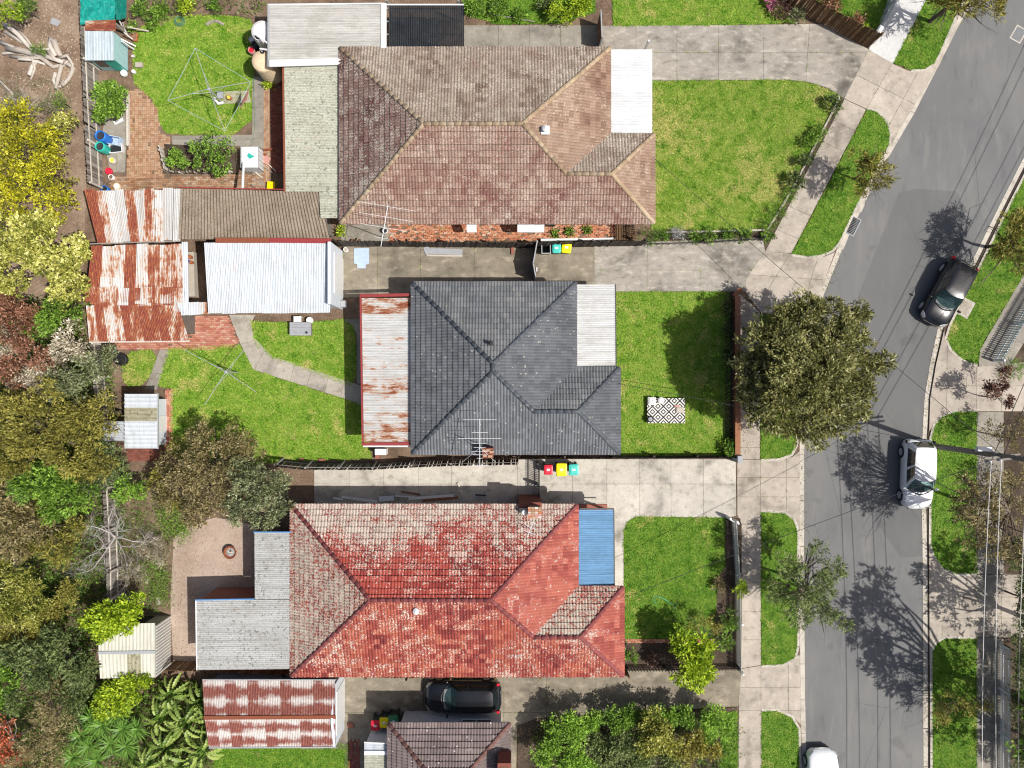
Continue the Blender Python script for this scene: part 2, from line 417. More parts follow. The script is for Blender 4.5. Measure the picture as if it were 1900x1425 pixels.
timber('bark', (0.075, 0.055, 0.04), (0.13, 0.10, 0.075), (0.21, 0.17, 0.135))
timber('bark_pale', (0.28, 0.24, 0.20), (0.40, 0.35, 0.30), (0.50, 0.45, 0.40))

for nm, c, ro in [('white_paint', (0.70, 0.70, 0.69), 0.5), ('white_wall', (0.62, 0.66, 0.70), 0.7), ('red_trim', (0.27, 0.038, 0.038), 0.5),
                  ('blue_trim', (0.10, 0.25, 0.50), 0.5), ('dark_metal', (0.035, 0.037, 0.04), 0.45), ('grey_metal', (0.35, 0.36, 0.37), 0.4),
                  ('aluminium', (0.72, 0.73, 0.74), 0.35), ('cream_wall', (0.62, 0.56, 0.46), 0.8), ('brick_wall_red', (0.30, 0.11, 0.08), 0.9),
                  ('brick_wall_cream', (0.52, 0.42, 0.31), 0.9), ('teal_plastic', (0.03, 0.42, 0.34), 0.4), ('blue_plastic', (0.02, 0.16, 0.55), 0.4),
                  ('teal_board', (0.30, 0.46, 0.47), 0.6), ('pale_blue', (0.40, 0.50, 0.62), 0.6), ('black_plastic', (0.02, 0.02, 0.022), 0.5),
                  ('green_bin', (0.022, 0.05, 0.035), 0.45), ('lid_yellow', (0.85, 0.72, 0.0), 0.4), ('lid_red', (0.62, 0.02, 0.045), 0.4),
                  ('lid_teal', (0.06, 0.52, 0.44), 0.4), ('lid_green', (0.04, 0.22, 0.09), 0.4), ('tank_white', (0.82, 0.79, 0.76), 0.5),
                  ('tank_cream', (0.72, 0.56, 0.37), 0.55), ('terracotta', (0.45, 0.16, 0.07), 0.8), ('rust_metal', (0.22, 0.065, 0.03), 0.85),
                  ('lime_pot', (0.55, 0.55, 0.08), 0.5), ('red_plastic', (0.6, 0.02, 0.05), 0.4), ('yellow_plastic', (0.85, 0.66, 0.0), 0.4),
                  ('rubber', (0.018, 0.018, 0.019), 0.8), ('rim_metal', (0.42, 0.42, 0.43), 0.35), ('pink_board', (0.50, 0.26, 0.22), 0.8),
                  ('pole_grey', (0.20, 0.18, 0.155), 0.85), ('wire_dark', (0.03, 0.03, 0.03), 0.6), ('wire_pale', (0.62, 0.60, 0.56), 0.5),
                  ('grey_box', (0.32, 0.33, 0.35), 0.7), ('ash', (0.30, 0.29, 0.28), 0.95), ('stone', (0.40, 0.35, 0.30), 0.9),
                  ('cable_green', (0.10, 0.22, 0.12), 0.5), ('blue_sign', (0.02, 0.35, 0.7), 0.4), ('soffit', (0.6, 0.6, 0.58), 0.8), ('line_paint', (0.62, 0.6, 0.56), 0.8)]:
    plain(nm, c, ro, 0.14)
plain('steel_lid', (0.17, 0.175, 0.18), 0.5, 0.2, 8)
plain('car_black', (0.008, 0.009, 0.012), 0.25, 0.05, 3, spec=0.4, coat=0.6, bs=0.0)
plain('car_white', (0.78, 0.79, 0.80), 0.3, 0.03, 3, spec=0.5, coat=1.0, bs=0.0)
plain('car_glass', (0.012, 0.018, 0.02), 0.06, 0.05, 3, spec=0.8, coat=0.6, bs=0.0)
plain('screen_glass', (0.06, 0.115, 0.12), 0.08, 0.2, 4, spec=0.8, coat=0.6, bs=0.0)
plain('tail_light', (0.70, 0.01, 0.03), 0.2, 0.05, 3, coat=1.0, bs=0.0)
plain('head_light', (0.70, 0.72, 0.74), 0.12, 0.05, 3, coat=1.0, bs=0.0)
plain('window_glass', (0.02, 0.025, 0.03), 0.08, 0.05, 3, spec=0.8, bs=0.0)

def screen():
    t = NT('screen_clear')
    b = t.n('ShaderNodeBsdfPrincipled'); b.inputs['Base Color'].default_value = (.03, .06, .065, 1); b.inputs['Roughness'].default_value = .05
    tr = t.n('ShaderNodeBsdfTransparent'); tr.inputs[0].default_value = (.62, .78, .78, 1)
    mx = t.n('ShaderNodeMixShader'); mx.inputs[0].default_value = .55
    o = t.n('ShaderNodeOutputMaterial')
    t.t.links.new(b.outputs[0], mx.inputs[1]); t.t.links.new(tr.outputs[0], mx.inputs[2]); t.t.links.new(mx.outputs[0], o.inputs[0])
    M['screen_clear'] = t.m
screen()
plain('dash_grey', (0.16, 0.17, 0.175), 0.7, 0.3, 7)
plain('seat_cloth', (0.05, 0.052, 0.056), 0.9, 0.3, 7)

def tarp():
    t = NT('teal_tarp')
    a = t.noise(2.4, 5, 0.7, dist=1.2); b = t.noise(7, 4, 0.7)
    cc = t.ramp(a, [(0.3, (0.0, 0.20, 0.16)), (0.55, (0.008, 0.33, 0.27)), (0.75, (0.10, 0.46, 0.38))])
    cc = t.mix(t.math('MULTIPLY', t.step(b, 0.58, 0.68), 0.4), cc, (0.35, 0.55, 0.45))
    M['teal_tarp'] = t.out(cc, 0.5, a, 0.8, 0.15, spec=0.3)
tarp()

def diamond():
    """woven black and white rug of nested diamonds, object space"""
    t = NT('diamond_rug')
    tc = t.n('ShaderNodeTexCoord')
    sp = t.n('ShaderNodeSeparateXYZ'); t.t.links.new(tc.outputs['Object'], sp.inputs[0])
    p = 0.63
    def tri(x, off):
        return t.math('ABSOLUTE', t.math('SUBTRACT', t.math('FRACT', t.math('ADD', t.math('DIVIDE', x, p), off)), 0.5))
    d1 = t.math('ADD', tri(sp.outputs[0], 0.25), tri(sp.outputs[1], 0.1))        # 0..1, diamonds
    w = t.math('ABSOLUTE', t.math('SUBTRACT', d1, 0.5))
    f = t.math('MAXIMUM', t.math('LESS_THAN', w, 0.085), t.math('LESS_THAN', t.math('ABSOLUTE', t.math('SUBTRACT', w, 0.30)), 0.065))
    cc = t.mix(f, (0.70, 0.67, 0.62), (0.05, 0.05, 0.052))
    fine = t.noise(60, 3)
    M['diamond_rug'] = t.out(cc, 0.95, fine, 0.2, 0.004, spec=0.1)
diamond()

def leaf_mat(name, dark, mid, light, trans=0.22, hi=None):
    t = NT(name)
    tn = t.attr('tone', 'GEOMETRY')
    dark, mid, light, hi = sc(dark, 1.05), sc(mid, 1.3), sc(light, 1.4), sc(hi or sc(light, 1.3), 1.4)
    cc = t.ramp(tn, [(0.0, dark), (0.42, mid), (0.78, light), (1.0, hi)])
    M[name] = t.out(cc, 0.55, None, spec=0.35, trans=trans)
leaf_mat('leaf_olive', (0.040, 0.044, 0.012), (0.122, 0.126, 0.034), (0.26, 0.252, 0.085), hi=(0.40, 0.39, 0.20))
leaf_mat('leaf_green', (0.028, 0.065, 0.008), (0.085, 0.165, 0.018), (0.19, 0.31, 0.04))
leaf_mat('leaf_lime', (0.06, 0.12, 0.004), (0.20, 0.30, 0.012), (0.36, 0.44, 0.03))
leaf_mat('leaf_dark', (0.022, 0.036, 0.010), (0.062, 0.092, 0.028), (0.15, 0.185, 0.065))
leaf_mat('leaf_yellow', (0.09, 0.10, 0.012), (0.30, 0.285, 0.012), (0.52, 0.485, 0.02), hi=(0.60, 0.57, 0.09))
leaf_mat('leaf_wattle', (0.07, 0.09, 0.012), (0.27, 0.28, 0.045), (0.50, 0.48, 0.13), hi=(0.66, 0.63, 0.28))
leaf_mat('leaf_greygreen', (0.045, 0.055, 0.024), (0.125, 0.145, 0.06), (0.26, 0.28, 0.14), hi=(0.40, 0.42, 0.27))
leaf_mat('leaf_brown', (0.045, 0.038, 0.015), (0.125, 0.105, 0.04), (0.245, 0.20, 0.085), hi=(0.36, 0.30, 0.16))
leaf_mat('leaf_russet', (0.08, 0.03, 0.015), (0.20, 0.09, 0.05), (0.34, 0.17, 0.11), hi=(0.44, 0.28, 0.2))
leaf_mat('leaf_red', (0.18, 0.03, 0.015), (0.42, 0.09, 0.04), (0.55, 0.19, 0.10))
leaf_mat('leaf_purple', (0.04, 0.018, 0.018), (0.10, 0.05, 0.04), (0.20, 0.11, 0.08))
leaf_mat('leaf_cream', (0.12, 0.10, 0.06), (0.34, 0.29, 0.20), (0.58, 0.52, 0.41), hi=(0.72, 0.67, 0.56))
leaf_mat('leaf_silver', (0.12, 0.12, 0.12), (0.28, 0.28, 0.29), (0.45, 0.45, 0.47))
leaf_mat('leaf_mustard', (0.055, 0.055, 0.012), (0.145, 0.135, 0.025), (0.28, 0.255, 0.055))
leaf_mat('leaf_pink', (0.12, 0.02, 0.05), (0.45, 0.08, 0.20), (0.65, 0.28, 0.42))

# ------------------------------------------------------------------ object helpers
rng = np.random.default_rng(11)
rnd = random.Random(7)

def tag(o, label=None, cat=None, group=None, kind=None):
    if label: o['label'] = label
    if cat: o['category'] = cat
    if group: o['group'] = group
    if kind: o['kind'] = kind
    return o

def empty(name, loc, label, cat, group=None, rz=0.0):
    o = bpy.data.objects.new(name, None)
    o.empty_display_size = 0.2
    o.location = loc
    o.rotation_euler = (0, 0, rz)
    col.objects.link(o)
    return tag(o, label, cat, group)

def link(name, me, parent=None, local=False):
    """put a mesh in the scene; its coordinates are world ones unless local is set"""
    o = bpy.data.objects.new(name, me)
    col.objects.link(o)
    if parent is not None:
        o.parent = parent
        if not local and parent.parent is None and parent.type == 'EMPTY':
            o.matrix_parent_inverse = Matrix.Translation(-parent.location)
    return o

class MB:
    def __init__(s):
        s.v, s.f, s.lip, s.mat2 = [], [], set(), None
    def add(s, vs, fs):
        b = len(s.v)
        s.v += [tuple(v) for v in vs]
        s.f += [tuple(b + i for i in f) for f in fs]
        return s
    def box(s, x0, x1, y0, y1, z0, z1, top=1.0):
        cx, cy = (x0 + x1) / 2, (y0 + y1) / 2
        a, b = (x1 - x0) / 2 * top, (y1 - y0) / 2 * top
        return s.add([(x0, y0, z0), (x1, y0, z0), (x1, y1, z0), (x0, y1, z0), (cx - a, cy - b, z1), (cx + a, cy - b, z1), (cx + a, cy + b, z1), (cx - a, cy + b, z1)],
                     [(3, 2, 1, 0), (4, 5, 6, 7), (0, 1, 5, 4), (1, 2, 6, 5), (2, 3, 7, 6), (3, 0, 4, 7)])
    def bar(s, p, q, w, h=None, up=(0, 0, 1)):
        p, q = Vector(p), Vector(q)
        h = h or w
        d = (q - p).normalized()
        u = Vector(up)
        if abs(d.dot(u)) > 0.98: u = Vector((1, 0, 0))
        a = d.cross(u).normalized() * w / 2
        b = a.cross(d).normalized() * h / 2
        vs = [p - a - b, p + a - b, p + a + b, p - a + b, q - a - b, q + a - b, q + a + b, q - a + b]
        return s.add(vs, [(3, 2, 1, 0), (4, 5, 6, 7), (0, 1, 5, 4), (1, 2, 6, 5), (2, 3, 7, 6), (3, 0, 4, 7)])
    def tube(s, pts, r, n=6, cap=True):
        pts = [Vector(p) for p in pts]
        rs = r if isinstance(r, (list, tuple)) else [r] * len(pts)
        base = len(s.v)
        prev = None
        for i, p in enumerate(pts):
            d = (pts[min(i + 1, len(pts) - 1)] - pts[max(i - 1, 0)]).normalized()
            if prev is None:
                u = Vector((0, 0, 1)) if abs(d.z) < 0.9 else Vector((1, 0, 0))
                a = d.cross(u).normalized()
            else:
                a = (prev - d * prev.dot(d)).normalized()
            prev = a
            b = d.cross(a)
            for k in range(n):
                t = 2 * math.pi * k / n
                s.v.append(tuple(p + (a * math.cos(t) + b * math.sin(t)) * rs[i]))
        for i in range(len(pts) - 1):
            for k in range(n):
                k2 = (k + 1) % n
                s.f.append((base + i * n + k, base + i * n + k2, base + (i + 1) * n + k2, base + (i + 1) * n + k))
        if cap:
            s.f.append(tuple(base + k for k in reversed(range(n))))
            s.f.append(tuple(base + (len(pts) - 1) * n + k for k in range(n)))
        return s
    def prism(s, pts, z0, z1):
        n = len(pts)
        a = sum(pts[i][0] * pts[(i + 1) % n][1] - pts[(i + 1) % n][0] * pts[i][1] for i in range(n))
        if a < 0: pts = pts[::-1]
        zt = z1 if callable(z1) else (lambda x, y: z1)
        vs = [(x, y, z0) for x, y in pts] + [(x, y, zt(x, y)) for x, y in pts]
        return s.add(vs, [tuple(range(n, 2 * n))] + [(i, (i + 1) % n, n + (i + 1) % n, n + i) for i in range(n)])
    def lathe(s, prof, c=(0, 0, 0), n=20, cap_top=False, cap_bot=True):
        base = len(s.v)
        for r, z in prof:
            for k in range(n):
                t = 2 * math.pi * k / n
                s.v.append((c[0] + r * math.cos(t), c[1] + r * math.sin(t), c[2] + z))
        for i in range(len(prof) - 1):
            for k in range(n):
                k2 = (k + 1) % n
                s.f.append((base + i * n + k, base + i * n + k2, base + (i + 1) * n + k2, base + (i + 1) * n + k))
        if cap_bot: s.f.append(tuple(base + k for k in reversed(range(n))))
        if cap_top: s.f.append(tuple(base + (len(prof) - 1) * n + k for k in range(n)))
        return s
    def mesh(s, name, mat, smooth=False):
        me = bpy.data.meshes.new(name)
        me.from_pydata(s.v, [], s.f)
        if mat: me.materials.append(M[mat])
        if s.mat2:
            me.materials.append(M[s.mat2])
            me.polygons.foreach_set('material_index', [1 if i in s.lip else 0 for i in range(len(s.f))])
        if smooth:
            me.polygons.foreach_set('use_smooth', [True] * len(me.polygons))
        me.update()
        return me
    def build(s, name, mat, parent=None, local=False, smooth=False):
        return link(name, s.mesh(name, mat, smooth), parent, local)

def setting(name, pts, z0, z1, mat, label=None, kind='structure'):
    o = MB().prism(pts, z0, z1).build(name, mat)
    return tag(o, label, kind=kind)

def quads_np(name, V, tone, mat, parent=None, nv=4):
    """numpy mesh: V (N,nv,3) faces of nv corners with a per-face tone"""
    N = len(V)
    me = bpy.data.meshes.new(name)
    me.vertices.add(N * nv)
    me.vertices.foreach_set('co', V.reshape(-1).astype(np.float32))
    me.loops.add(N * nv)
    me.loops.foreach_set('vertex_index', np.arange(N * nv, dtype=np.int32))
    me.polygons.add(N)
    me.polygons.foreach_set('loop_start', np.arange(0, N * nv, nv, dtype=np.int32))
    me.polygons.foreach_set('loop_total', np.full(N, nv, dtype=np.int32))
    me.update(calc_edges=True)
    at = me.attributes.new('tone', 'FLOAT', 'FACE')
    at.data.foreach_set('value', np.clip(tone, 0, 1).astype(np.float32))
    me.materials.append(M[mat])
    return link(name, me, parent)

def unit(a):
    return a / np.maximum(np.linalg.norm(a, axis=1, keepdims=True), 1e-9)

def inside(px, py, pts):
    c = np.zeros(len(px), bool)
    n = len(pts)
    for i in range(n):
        (x1, y1), (x2, y2) = pts[i], pts[(i + 1) % n]
        if y1 == y2: continue
        c ^= ((y1 > py) != (y2 > py)) & (px < (x2 - x1) * (py - y1) / (y2 - y1) + x1)
    return c

def scatter(pts, dens):
    a = np.array(pts)
    lo, hi = a.min(0), a.max(0)
    n = int((hi[0] - lo[0]) * (hi[1] - lo[1]) * dens)
    x = rng.uniform(lo[0], hi[0], n); y = rng.uniform(lo[1], hi[1], n)
    k = inside(x, y, pts)
    return x[k], y[k]

def smooth_poly(pts, it=1):
    for _ in range(it):
        q = []
        for i in range(len(pts)):
            a, b = pts[i], pts[(i + 1) % len(pts)]
            q += [(a[0] * .75 + b[0] * .25, a[1] * .75 + b[1] * .25), (a[0] * .25 + b[0] * .75, a[1] * .25 + b[1] * .75)]
        pts = q
    return pts

def half(pts, a, b, c):
    """clip polygon (list of tuples, first two coords used) to a*x+b*y<=c, interpolating every coordinate"""
    out = []
    n = len(pts)
    for i in range(n):
        p, q = pts[i], pts[(i + 1) % n]
        dp, dq = a * p[0] + b * p[1] - c, a * q[0] + b * q[1] - c
        if dp <= 0: out.append(p)
        if (dp < 0 < dq) or (dq < 0 < dp):
            t = dp / (dp - dq)
            out.append(tuple(u + (v - u) * t for u, v in zip(p, q)))
    return out

def area(pts):
    n = len(pts)
    return abs(sum(pts[i][0] * pts[(i + 1) % n][1] - pts[(i + 1) % n][0] * pts[i][1] for i in range(n))) / 2

JOINTS = []
def slabs(name, pts, cuts, mat, label, z0=-0.10, z1=0.0, gap=0.014, zf=None):
    """poured concrete: the outline cut by lines ((x,y),(x,y)) in pixels into separate slabs"""
    cells = [pts]
    for p, q in cuts:
        (x1, y1), (x2, y2) = XY(*p), XY(*q)
        a, b = y2 - y1, x1 - x2
        l = math.hypot(a, b); a, b = a / l, b / l
        c = a * x1 + b * y1
        nxt = []
        for ce in cells:
            for s_ in (1, -1):
                k = half(ce, s_ * a, s_ * b, s_ * c - gap / 2)
                if len(k) > 2 and area(k) > 0.02: nxt.append(k)
        cells = nxt
    JOINTS.append((pts, cuts, mat))
    base = MB().prism(pts, z0 - 0.02, lambda x, y: (zf(x, y) if zf else z1) - 0.022).build(name, 'dark_soil')
    tag(base, label, kind='structure')
    for k, ce in enumerate(cells):
        dz = rnd.uniform(-0.004, 0.004)
        MB().prism(ce, z0, (lambda x, y: zf(x, y) + dz) if zf else z1 + dz).build('slab', mat, base, local=True)
    return base

def lawn(name, pts, mat, label, dens=420, z=0.0, blade=0.075, sm=1, edge=True):
    pts = smooth_poly(pts, sm) if sm else pts
    if edge:                                   # a hand-cut, wandering edge
        q = []
        for i in range(len(pts)):
            (x1, y1), (x2, y2) = pts[i], pts[(i + 1) % len(pts)]
            l = math.hypot(x2 - x1, y2 - y1); m = max(1, int(l / .22))
            for k in range(m):
                d = rnd.gauss(0, .02) if k else 0.0
                q.append((x1 + (x2 - x1) * k / m - (y2 - y1) / max(l, .01) * d, y1 + (y2 - y1) * k / m + (x2 - x1) / max(l, .01) * d))
        pts = q
    setting('lawn', pts, z - 0.06, z, mat, label)
    x, y = scatter(pts, dens)
    # a frayed edge that leans over the paths
    if edge:
        ex, ey = [], []
        for i in range(len(pts)):
            (x1, y1), (x2, y2) = pts[i], pts[(i + 1) % len(pts)]
            m = int(math.hypot(x2 - x1, y2 - y1) * rng.uniform(10, 75) + .5)
            t = rng.uniform(0, 1, m)
            ex.append(x1 + (x2 - x1) * t + rng.normal(0, .035, m)); ey.append(y1 + (y2 - y1) * t + rng.normal(0, .035, m))
        x = np.concatenate([x] + ex); y = np.concatenate([y] + ey)
    N = len(x)
    az = rng.uniform(0, 2 * np.pi, N)
    L = blade * rng.uniform(0.6, 1.7, N)
    el = rng.uniform(0.25, 1.1, N)
    w = rng.uniform(0.012, 0.026, N)
    dx, dy = np.cos(az), np.sin(az)
    base = np.stack([x, y, np.full(N, z)], 1)
    side = np.stack([-dy, dx, np.zeros(N)], 1) * w[:, None]
    tip = base + np.stack([dx * L * np.cos(el), dy * L * np.cos(el), L * np.sin(el)], 1)
    V = np.stack([base - side, base + side, tip], 1)
    o = quads_np('grass', V, rng.uniform(0, 1, N) ** 1.2, mat, nv=3)
    tag(o, 'short grass blades on the ' + label, 'grass', kind='stuff')

# ------------------------------------------------------------------ sheet roofs
def sheets(parent, p00, p10, p01, p11, mat, pitch=0.09, amp=0.022, width=0.76, rust=lambda i: 0.0, tone=lambda i: 0.8, jag=0.0, seg=4, mats=None, name='sheet'):
    """corrugated sheets over the quad; corrugations run p00->p01, sheets follow one another p00->p10"""
    p00, p10, p01, p11 = map(Vector, (p00, p10, p01, p11))
    ln = ((p10 - p00).length + (p11 - p01).length) / 2
    ns = max(1, round(ln / width))
    nrm = (p10 - p00).cross(p01 - p00).normalized()
    if nrm.z < 0: nrm = -nrm
    along = (p01 - p00).normalized()
    tot = max(1, round(ln / pitch)) * seg
    out = []
    for i in range(ns):
        k0, k1 = round(tot * i / ns), round(tot * (i + 1) / ns)
        mb = MB()
        j0, j1 = rnd.uniform(-jag, jag), rnd.uniform(-jag, jag)
        lift = 0.002 + 0.004 * (i % 2)
        for k in range(k0, k1 + 1):
            s = k / tot
            w = amp * math.cos(2 * math.pi * k / seg) + lift
            a = p00.lerp(p10, s) + along * j0 + nrm * w
            b = p01.lerp(p11, s) + along * j1 + nrm * w
            mb.v += [tuple(a), tuple(b)]
        m = k1 - k0
        mb.f = [(2 * q, 2 * q + 2, 2 * q + 3, 2 * q + 1) for q in range(m)]
        o = mb.build(name, mats(i) if mats else mat, parent)
        o['rust'] = float(rust(i)); o['tone'] = float(tone(i))
        out.append(o)
    return out

# ------------------------------------------------------------------ tiled hip roofs
TW, TG = 0.33, 0.32
def tile_quads(rolls=2, amp=0.042):
    n = rolls * 4
    top, lip = [], []
    for k in range(n):
        pts = []
        for q in (k, k + 1):
            w = amp * (0.5 - 0.5 * math.cos(2 * math.pi * q / 4))
            pts.append((q * TW / n, w))
        (a0, w0), (a1, w1) = pts
        top.append([(a0, 0, w0 + .075), (a1, 0, w1 + .075), (a1, TG * 1.05, w1 + .004), (a0, TG * 1.05, w0 + .004)])
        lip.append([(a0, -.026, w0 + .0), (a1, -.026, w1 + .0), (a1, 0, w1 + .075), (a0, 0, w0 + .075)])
    return top + lip

def hip_roof(house, x0, x1, y0, y1, ez, tan, bay, mats, ridge_mat, deck='dark_metal', stagger=False, quota=300, amp=0.042):
    """bay = (bx1, by): the south-east wing reaching east to bx1, its north eave at by; mats: N S E W"""
    cs = 1 / math.hypot(1, tan); sn = tan * cs
    w, d = x1 - x0, y1 - y0
    hf = min(w, d) / 2
    top = ez + hf * tan
    if w >= d:
        aW, aE = Vector((x0 + hf, y0 + hf, top)), Vector((x1 - hf, y0 + hf, top))
        aWn = aWs = aW; aEn = aEs = aE
    else:
        n_, s_ = Vector((x0 + hf, y1 - hf, top)), Vector((x0 + hf, y0 + hf, top))
        aWn = aEn = n_; aWs = aEs = s_
    V = lambda x, y: Vector((x, y, ez))
    planes, ridges = [], []
    planes.append(('N', [[V(x1, y1), V(x0, y1), aWn, aEn]]))
    planes.append(('W', [[V(x0, y1), V(x0, y0), aWs, aWn]]))
    ridges += [(V(x0, y1), aWn), (V(x0, y0), aWs), (V(x1, y1), aEn)]
    if w >= d: ridges.append((aW, aE))
    else: ridges.append((aWn, aWs))
    valley = None
    if bay:
        bx, by = bay
        bh = (by - y0) / 2
        bt = ez + bh * tan
        yr = y0 + bh
        k = aEs.y - yr
        J = Vector((aEs.x + k, yr, bt))
        A = Vector((bx - bh, yr, bt))
        planes.append(('S', [[V(x0, y0), V(J.x, y0), J, aEs, aWs], [V(J.x, y0), V(bx, y0), A, J]]))
        planes.append(('E', [[aEn, aEs, J, V(x1, by), V(x1, y1)]]))
        planes.append(('B', [[V(bx, by), V(x1, by), J, A]]))
        planes.append(('E', [[V(bx, y0), V(bx, by), A]]))
        ridges += [(aEs, J), (J, A), (V(bx, y0), A), (V(bx, by), A)]
        valley = (V(x1, by), J)
    else:
        planes.append(('S', [[V(x0, y0), V(x1, y0), aEs, aWs]]))
        planes.append(('E', [[V(x1, y0), V(x1, y1), aEn, aEs]]))
        ridges += [(V(x1, y0), aEs)]
    frames = {'N': (Vector((-1, 0, 0)), Vector((0, -cs, sn))), 'S': (Vector((1, 0, 0)), Vector((0, cs, sn))),
              'E': (Vector((0, 1, 0)), Vector((-cs, 0, sn))), 'W': (Vector((0, -1, 0)), Vector((cs, 0, sn)))}
    deckb = MB()
    for f, pcs in planes:
        for pc in pcs:
            deckb.add([p - Vector((0, 0, 0.004)) for p in pc], [tuple(range(len(pc)))])
    roof = deckb.build('roof', deck, house)
    tq = tile_quads(2, amp)
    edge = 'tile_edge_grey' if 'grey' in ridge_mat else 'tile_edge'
    shared, full, rest = {}, [], {}
    frames['B'] = frames['N']
    for f, pcs in planes:
        u, v = frames[f]
        n = u.cross(v)
        o = pcs[0][0] if f != 'E' else min((p for pc in pcs for p in pc), key=lambda p: p.z)
        o = Vector((o.x, o.y, ez))
        loc = [[((p - o).dot(u), (p - o).dot(v)) for p in pc] for pc in pcs]
        hp = []
        for pc in loc:
            m = len(pc)
            A2 = sum(pc[i][0] * pc[(i + 1) % m][1] - pc[(i + 1) % m][0] * pc[i][1] for i in range(m))
            if A2 < 0: pc = pc[::-1]
            hs = []
            for i in range(m):
                (xa, ya), (xb, yb) = pc[i], pc[(i + 1) % m]
                l = math.hypot(xb - xa, yb - ya)
                if l < 1e-6: continue
                a, b = (yb - ya) / l, (xa - xb) / l
                e = 0.06 if abs(b + 1) < 1e-3 and abs(ya) < 1e-3 else 0.0     # eave course overhangs
                hs.append((a, b, a * xa + b * ya + e))
            hp.append(hs)
        amin = min(p[0] for pc in loc for p in pc); amax = max(p[0] for pc in loc for p in pc); bmax = max(p[1] for pc in loc for p in pc)
        rows = int(bmax / TG) + 2
        mat = mats.get(f) or mats['N']
        for r in range(rows):
            b0 = r * TG - 0.05
            off = TW / 2 if stagger and r % 2 else 0.0
            i0 = int((amin) / TW) - 2
            for i in range(i0, int(amax / TW) + 2):
                a0 = i * TW + off
                cor = [(a0, b0), (a0 + TW, b0), (a0 + TW, b0 + TG), (a0, b0 + TG)]
                st = 0
                for hs in hp:
                    if all(all(a * x + b * y <= c + 1e-6 for x, y in cor) for a, b, c in hs):
                        st = 2; break
                    if not any(all(a * x + b * y > c for x, y in cor) for a, b, c in hs): st = 1
                if st == 0: continue
                jz = rnd.uniform(-.004, .006)
                if st == 2:
                    mw = Matrix.Identity(4)
                    for ax, vv in enumerate((u, v, n)):
                        for q in range(3): mw[q][ax] = vv[q]
                    mw.translation = o + u * (a0 + rnd.uniform(-.006, .006)) + v * (b0 + rnd.uniform(-.006, .006)) + n * jz
                    full.append((mat, mw))
                else:
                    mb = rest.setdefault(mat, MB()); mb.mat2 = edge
                    for hs in hp:
                        for qi, qd in enumerate(tq):
                            pg = [(a0 + x, b0 + y, z + jz) for x, y, z in qd]
                            for a, b, c in hs:
                                pg = half(pg, a, b, c)
                                if len(pg) < 3: break
                            if len(pg) >= 3:
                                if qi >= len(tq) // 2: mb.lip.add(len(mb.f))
                                mb.add([o + u * x + v * y + n * z for x, y, z in pg], [tuple(range(len(pg)))])
    # the single tiles that read clearest, and the remaining courses joined per slope material
    order = sorted(range(len(full)), key=lambda i: (full[i][1].translation.x ** 2 + full[i][1].translation.y ** 2))
    single = set(order[:quota])
    for i, (mat, mw) in enumerate(full):
        if i in single:
            if mat not in shared:
                m2 = MB()
                for qd in tq: m2.add(qd, [(0, 1, 2, 3)])
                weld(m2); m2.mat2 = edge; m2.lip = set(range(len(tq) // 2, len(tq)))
                shared[mat] = m2.mesh('tile', mat)
            t = link('tile', shared[mat], roof)
            t.matrix_basis = mw
        else:
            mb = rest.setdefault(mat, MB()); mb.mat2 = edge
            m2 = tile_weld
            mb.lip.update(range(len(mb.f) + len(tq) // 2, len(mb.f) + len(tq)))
            mb.add([mw @ Vector(p) for p in m2[0]], m2[1])
    for mat, mb in rest.items():
        tag(mb.build('tile_courses', mat, roof), kind='stuff')
    # ridge and hip capping, one piece at a time
    cap = MB()
    L = 0.40
    for j, (yy, rr, zz) in enumerate(((0, .125, .0), (L * 1.06, .105, -.012))):
        for k in range(7):
            t = math.pi * k / 6
            cap.v.append((math.cos(t) * rr, yy, math.sin(t) * rr * 0.75 + zz))
    cap.f = [(k, k + 1, 8 + k, 7 + k) for k in range(6)] + [tuple(reversed(range(7)))]
    cme = cap.mesh('ridge_cap', ridge_mat, True)
    for p, q in ridges:
        dv = q - p
        nseg = max(1, round(dv.length / L))
        y = dv.normalized()
        x = y.cross(Vector((0, 0, 1))).normalized(); z = x.cross(y)
        for k in range(nseg):
            c = link('ridge_cap', cme, roof)
            mw = Matrix.Identity(4)
            for ax, vv in enumerate((x, y, z)):
                for r_ in range(3): mw[r_][ax] = vv[r_]
            mw.translation = p + y * (dv.length * k / nseg) + z * 0.06 + x * rnd.uniform(-.008, .008)
            c.matrix_basis = mw @ Matrix.Rotation(rnd.uniform(-.02, .02), 4, 'Z')
    if valley:
        p, q = valley
        MB().bar(p + Vector((0, 0, .045)), q + Vector((0, 0, .05)), 0.13, 0.02).build('valley_flashing', ridge_mat if 'grey' in ridge_mat else 'stone', roof)
    return roof

def weld(mb):
    key, vs, mp = {}, [], []
    for v in mb.v:
        k = tuple(round(c, 5) for c in v)
        if k not in key:
            key[k] = len(vs); vs.append(v)
        mp.append(key[k])
    mb.v = vs
    mb.f = [tuple(mp[i] for i in f) for f in mb.f]
    return mb
_t = MB()
for _q in tile_quads(): _t.add(_q, [(0, 1, 2, 3)])
weld(_t)
tile_weld = (_t.v, _t.f)

def gutter(house, pts, mat, z, name='gutter'):
    for a, b in zip(pts, pts[1:]):
        MB().bar((*a, z - 0.03), (*b, z - 0.03), 0.11, 0.10).build(name, mat, house)

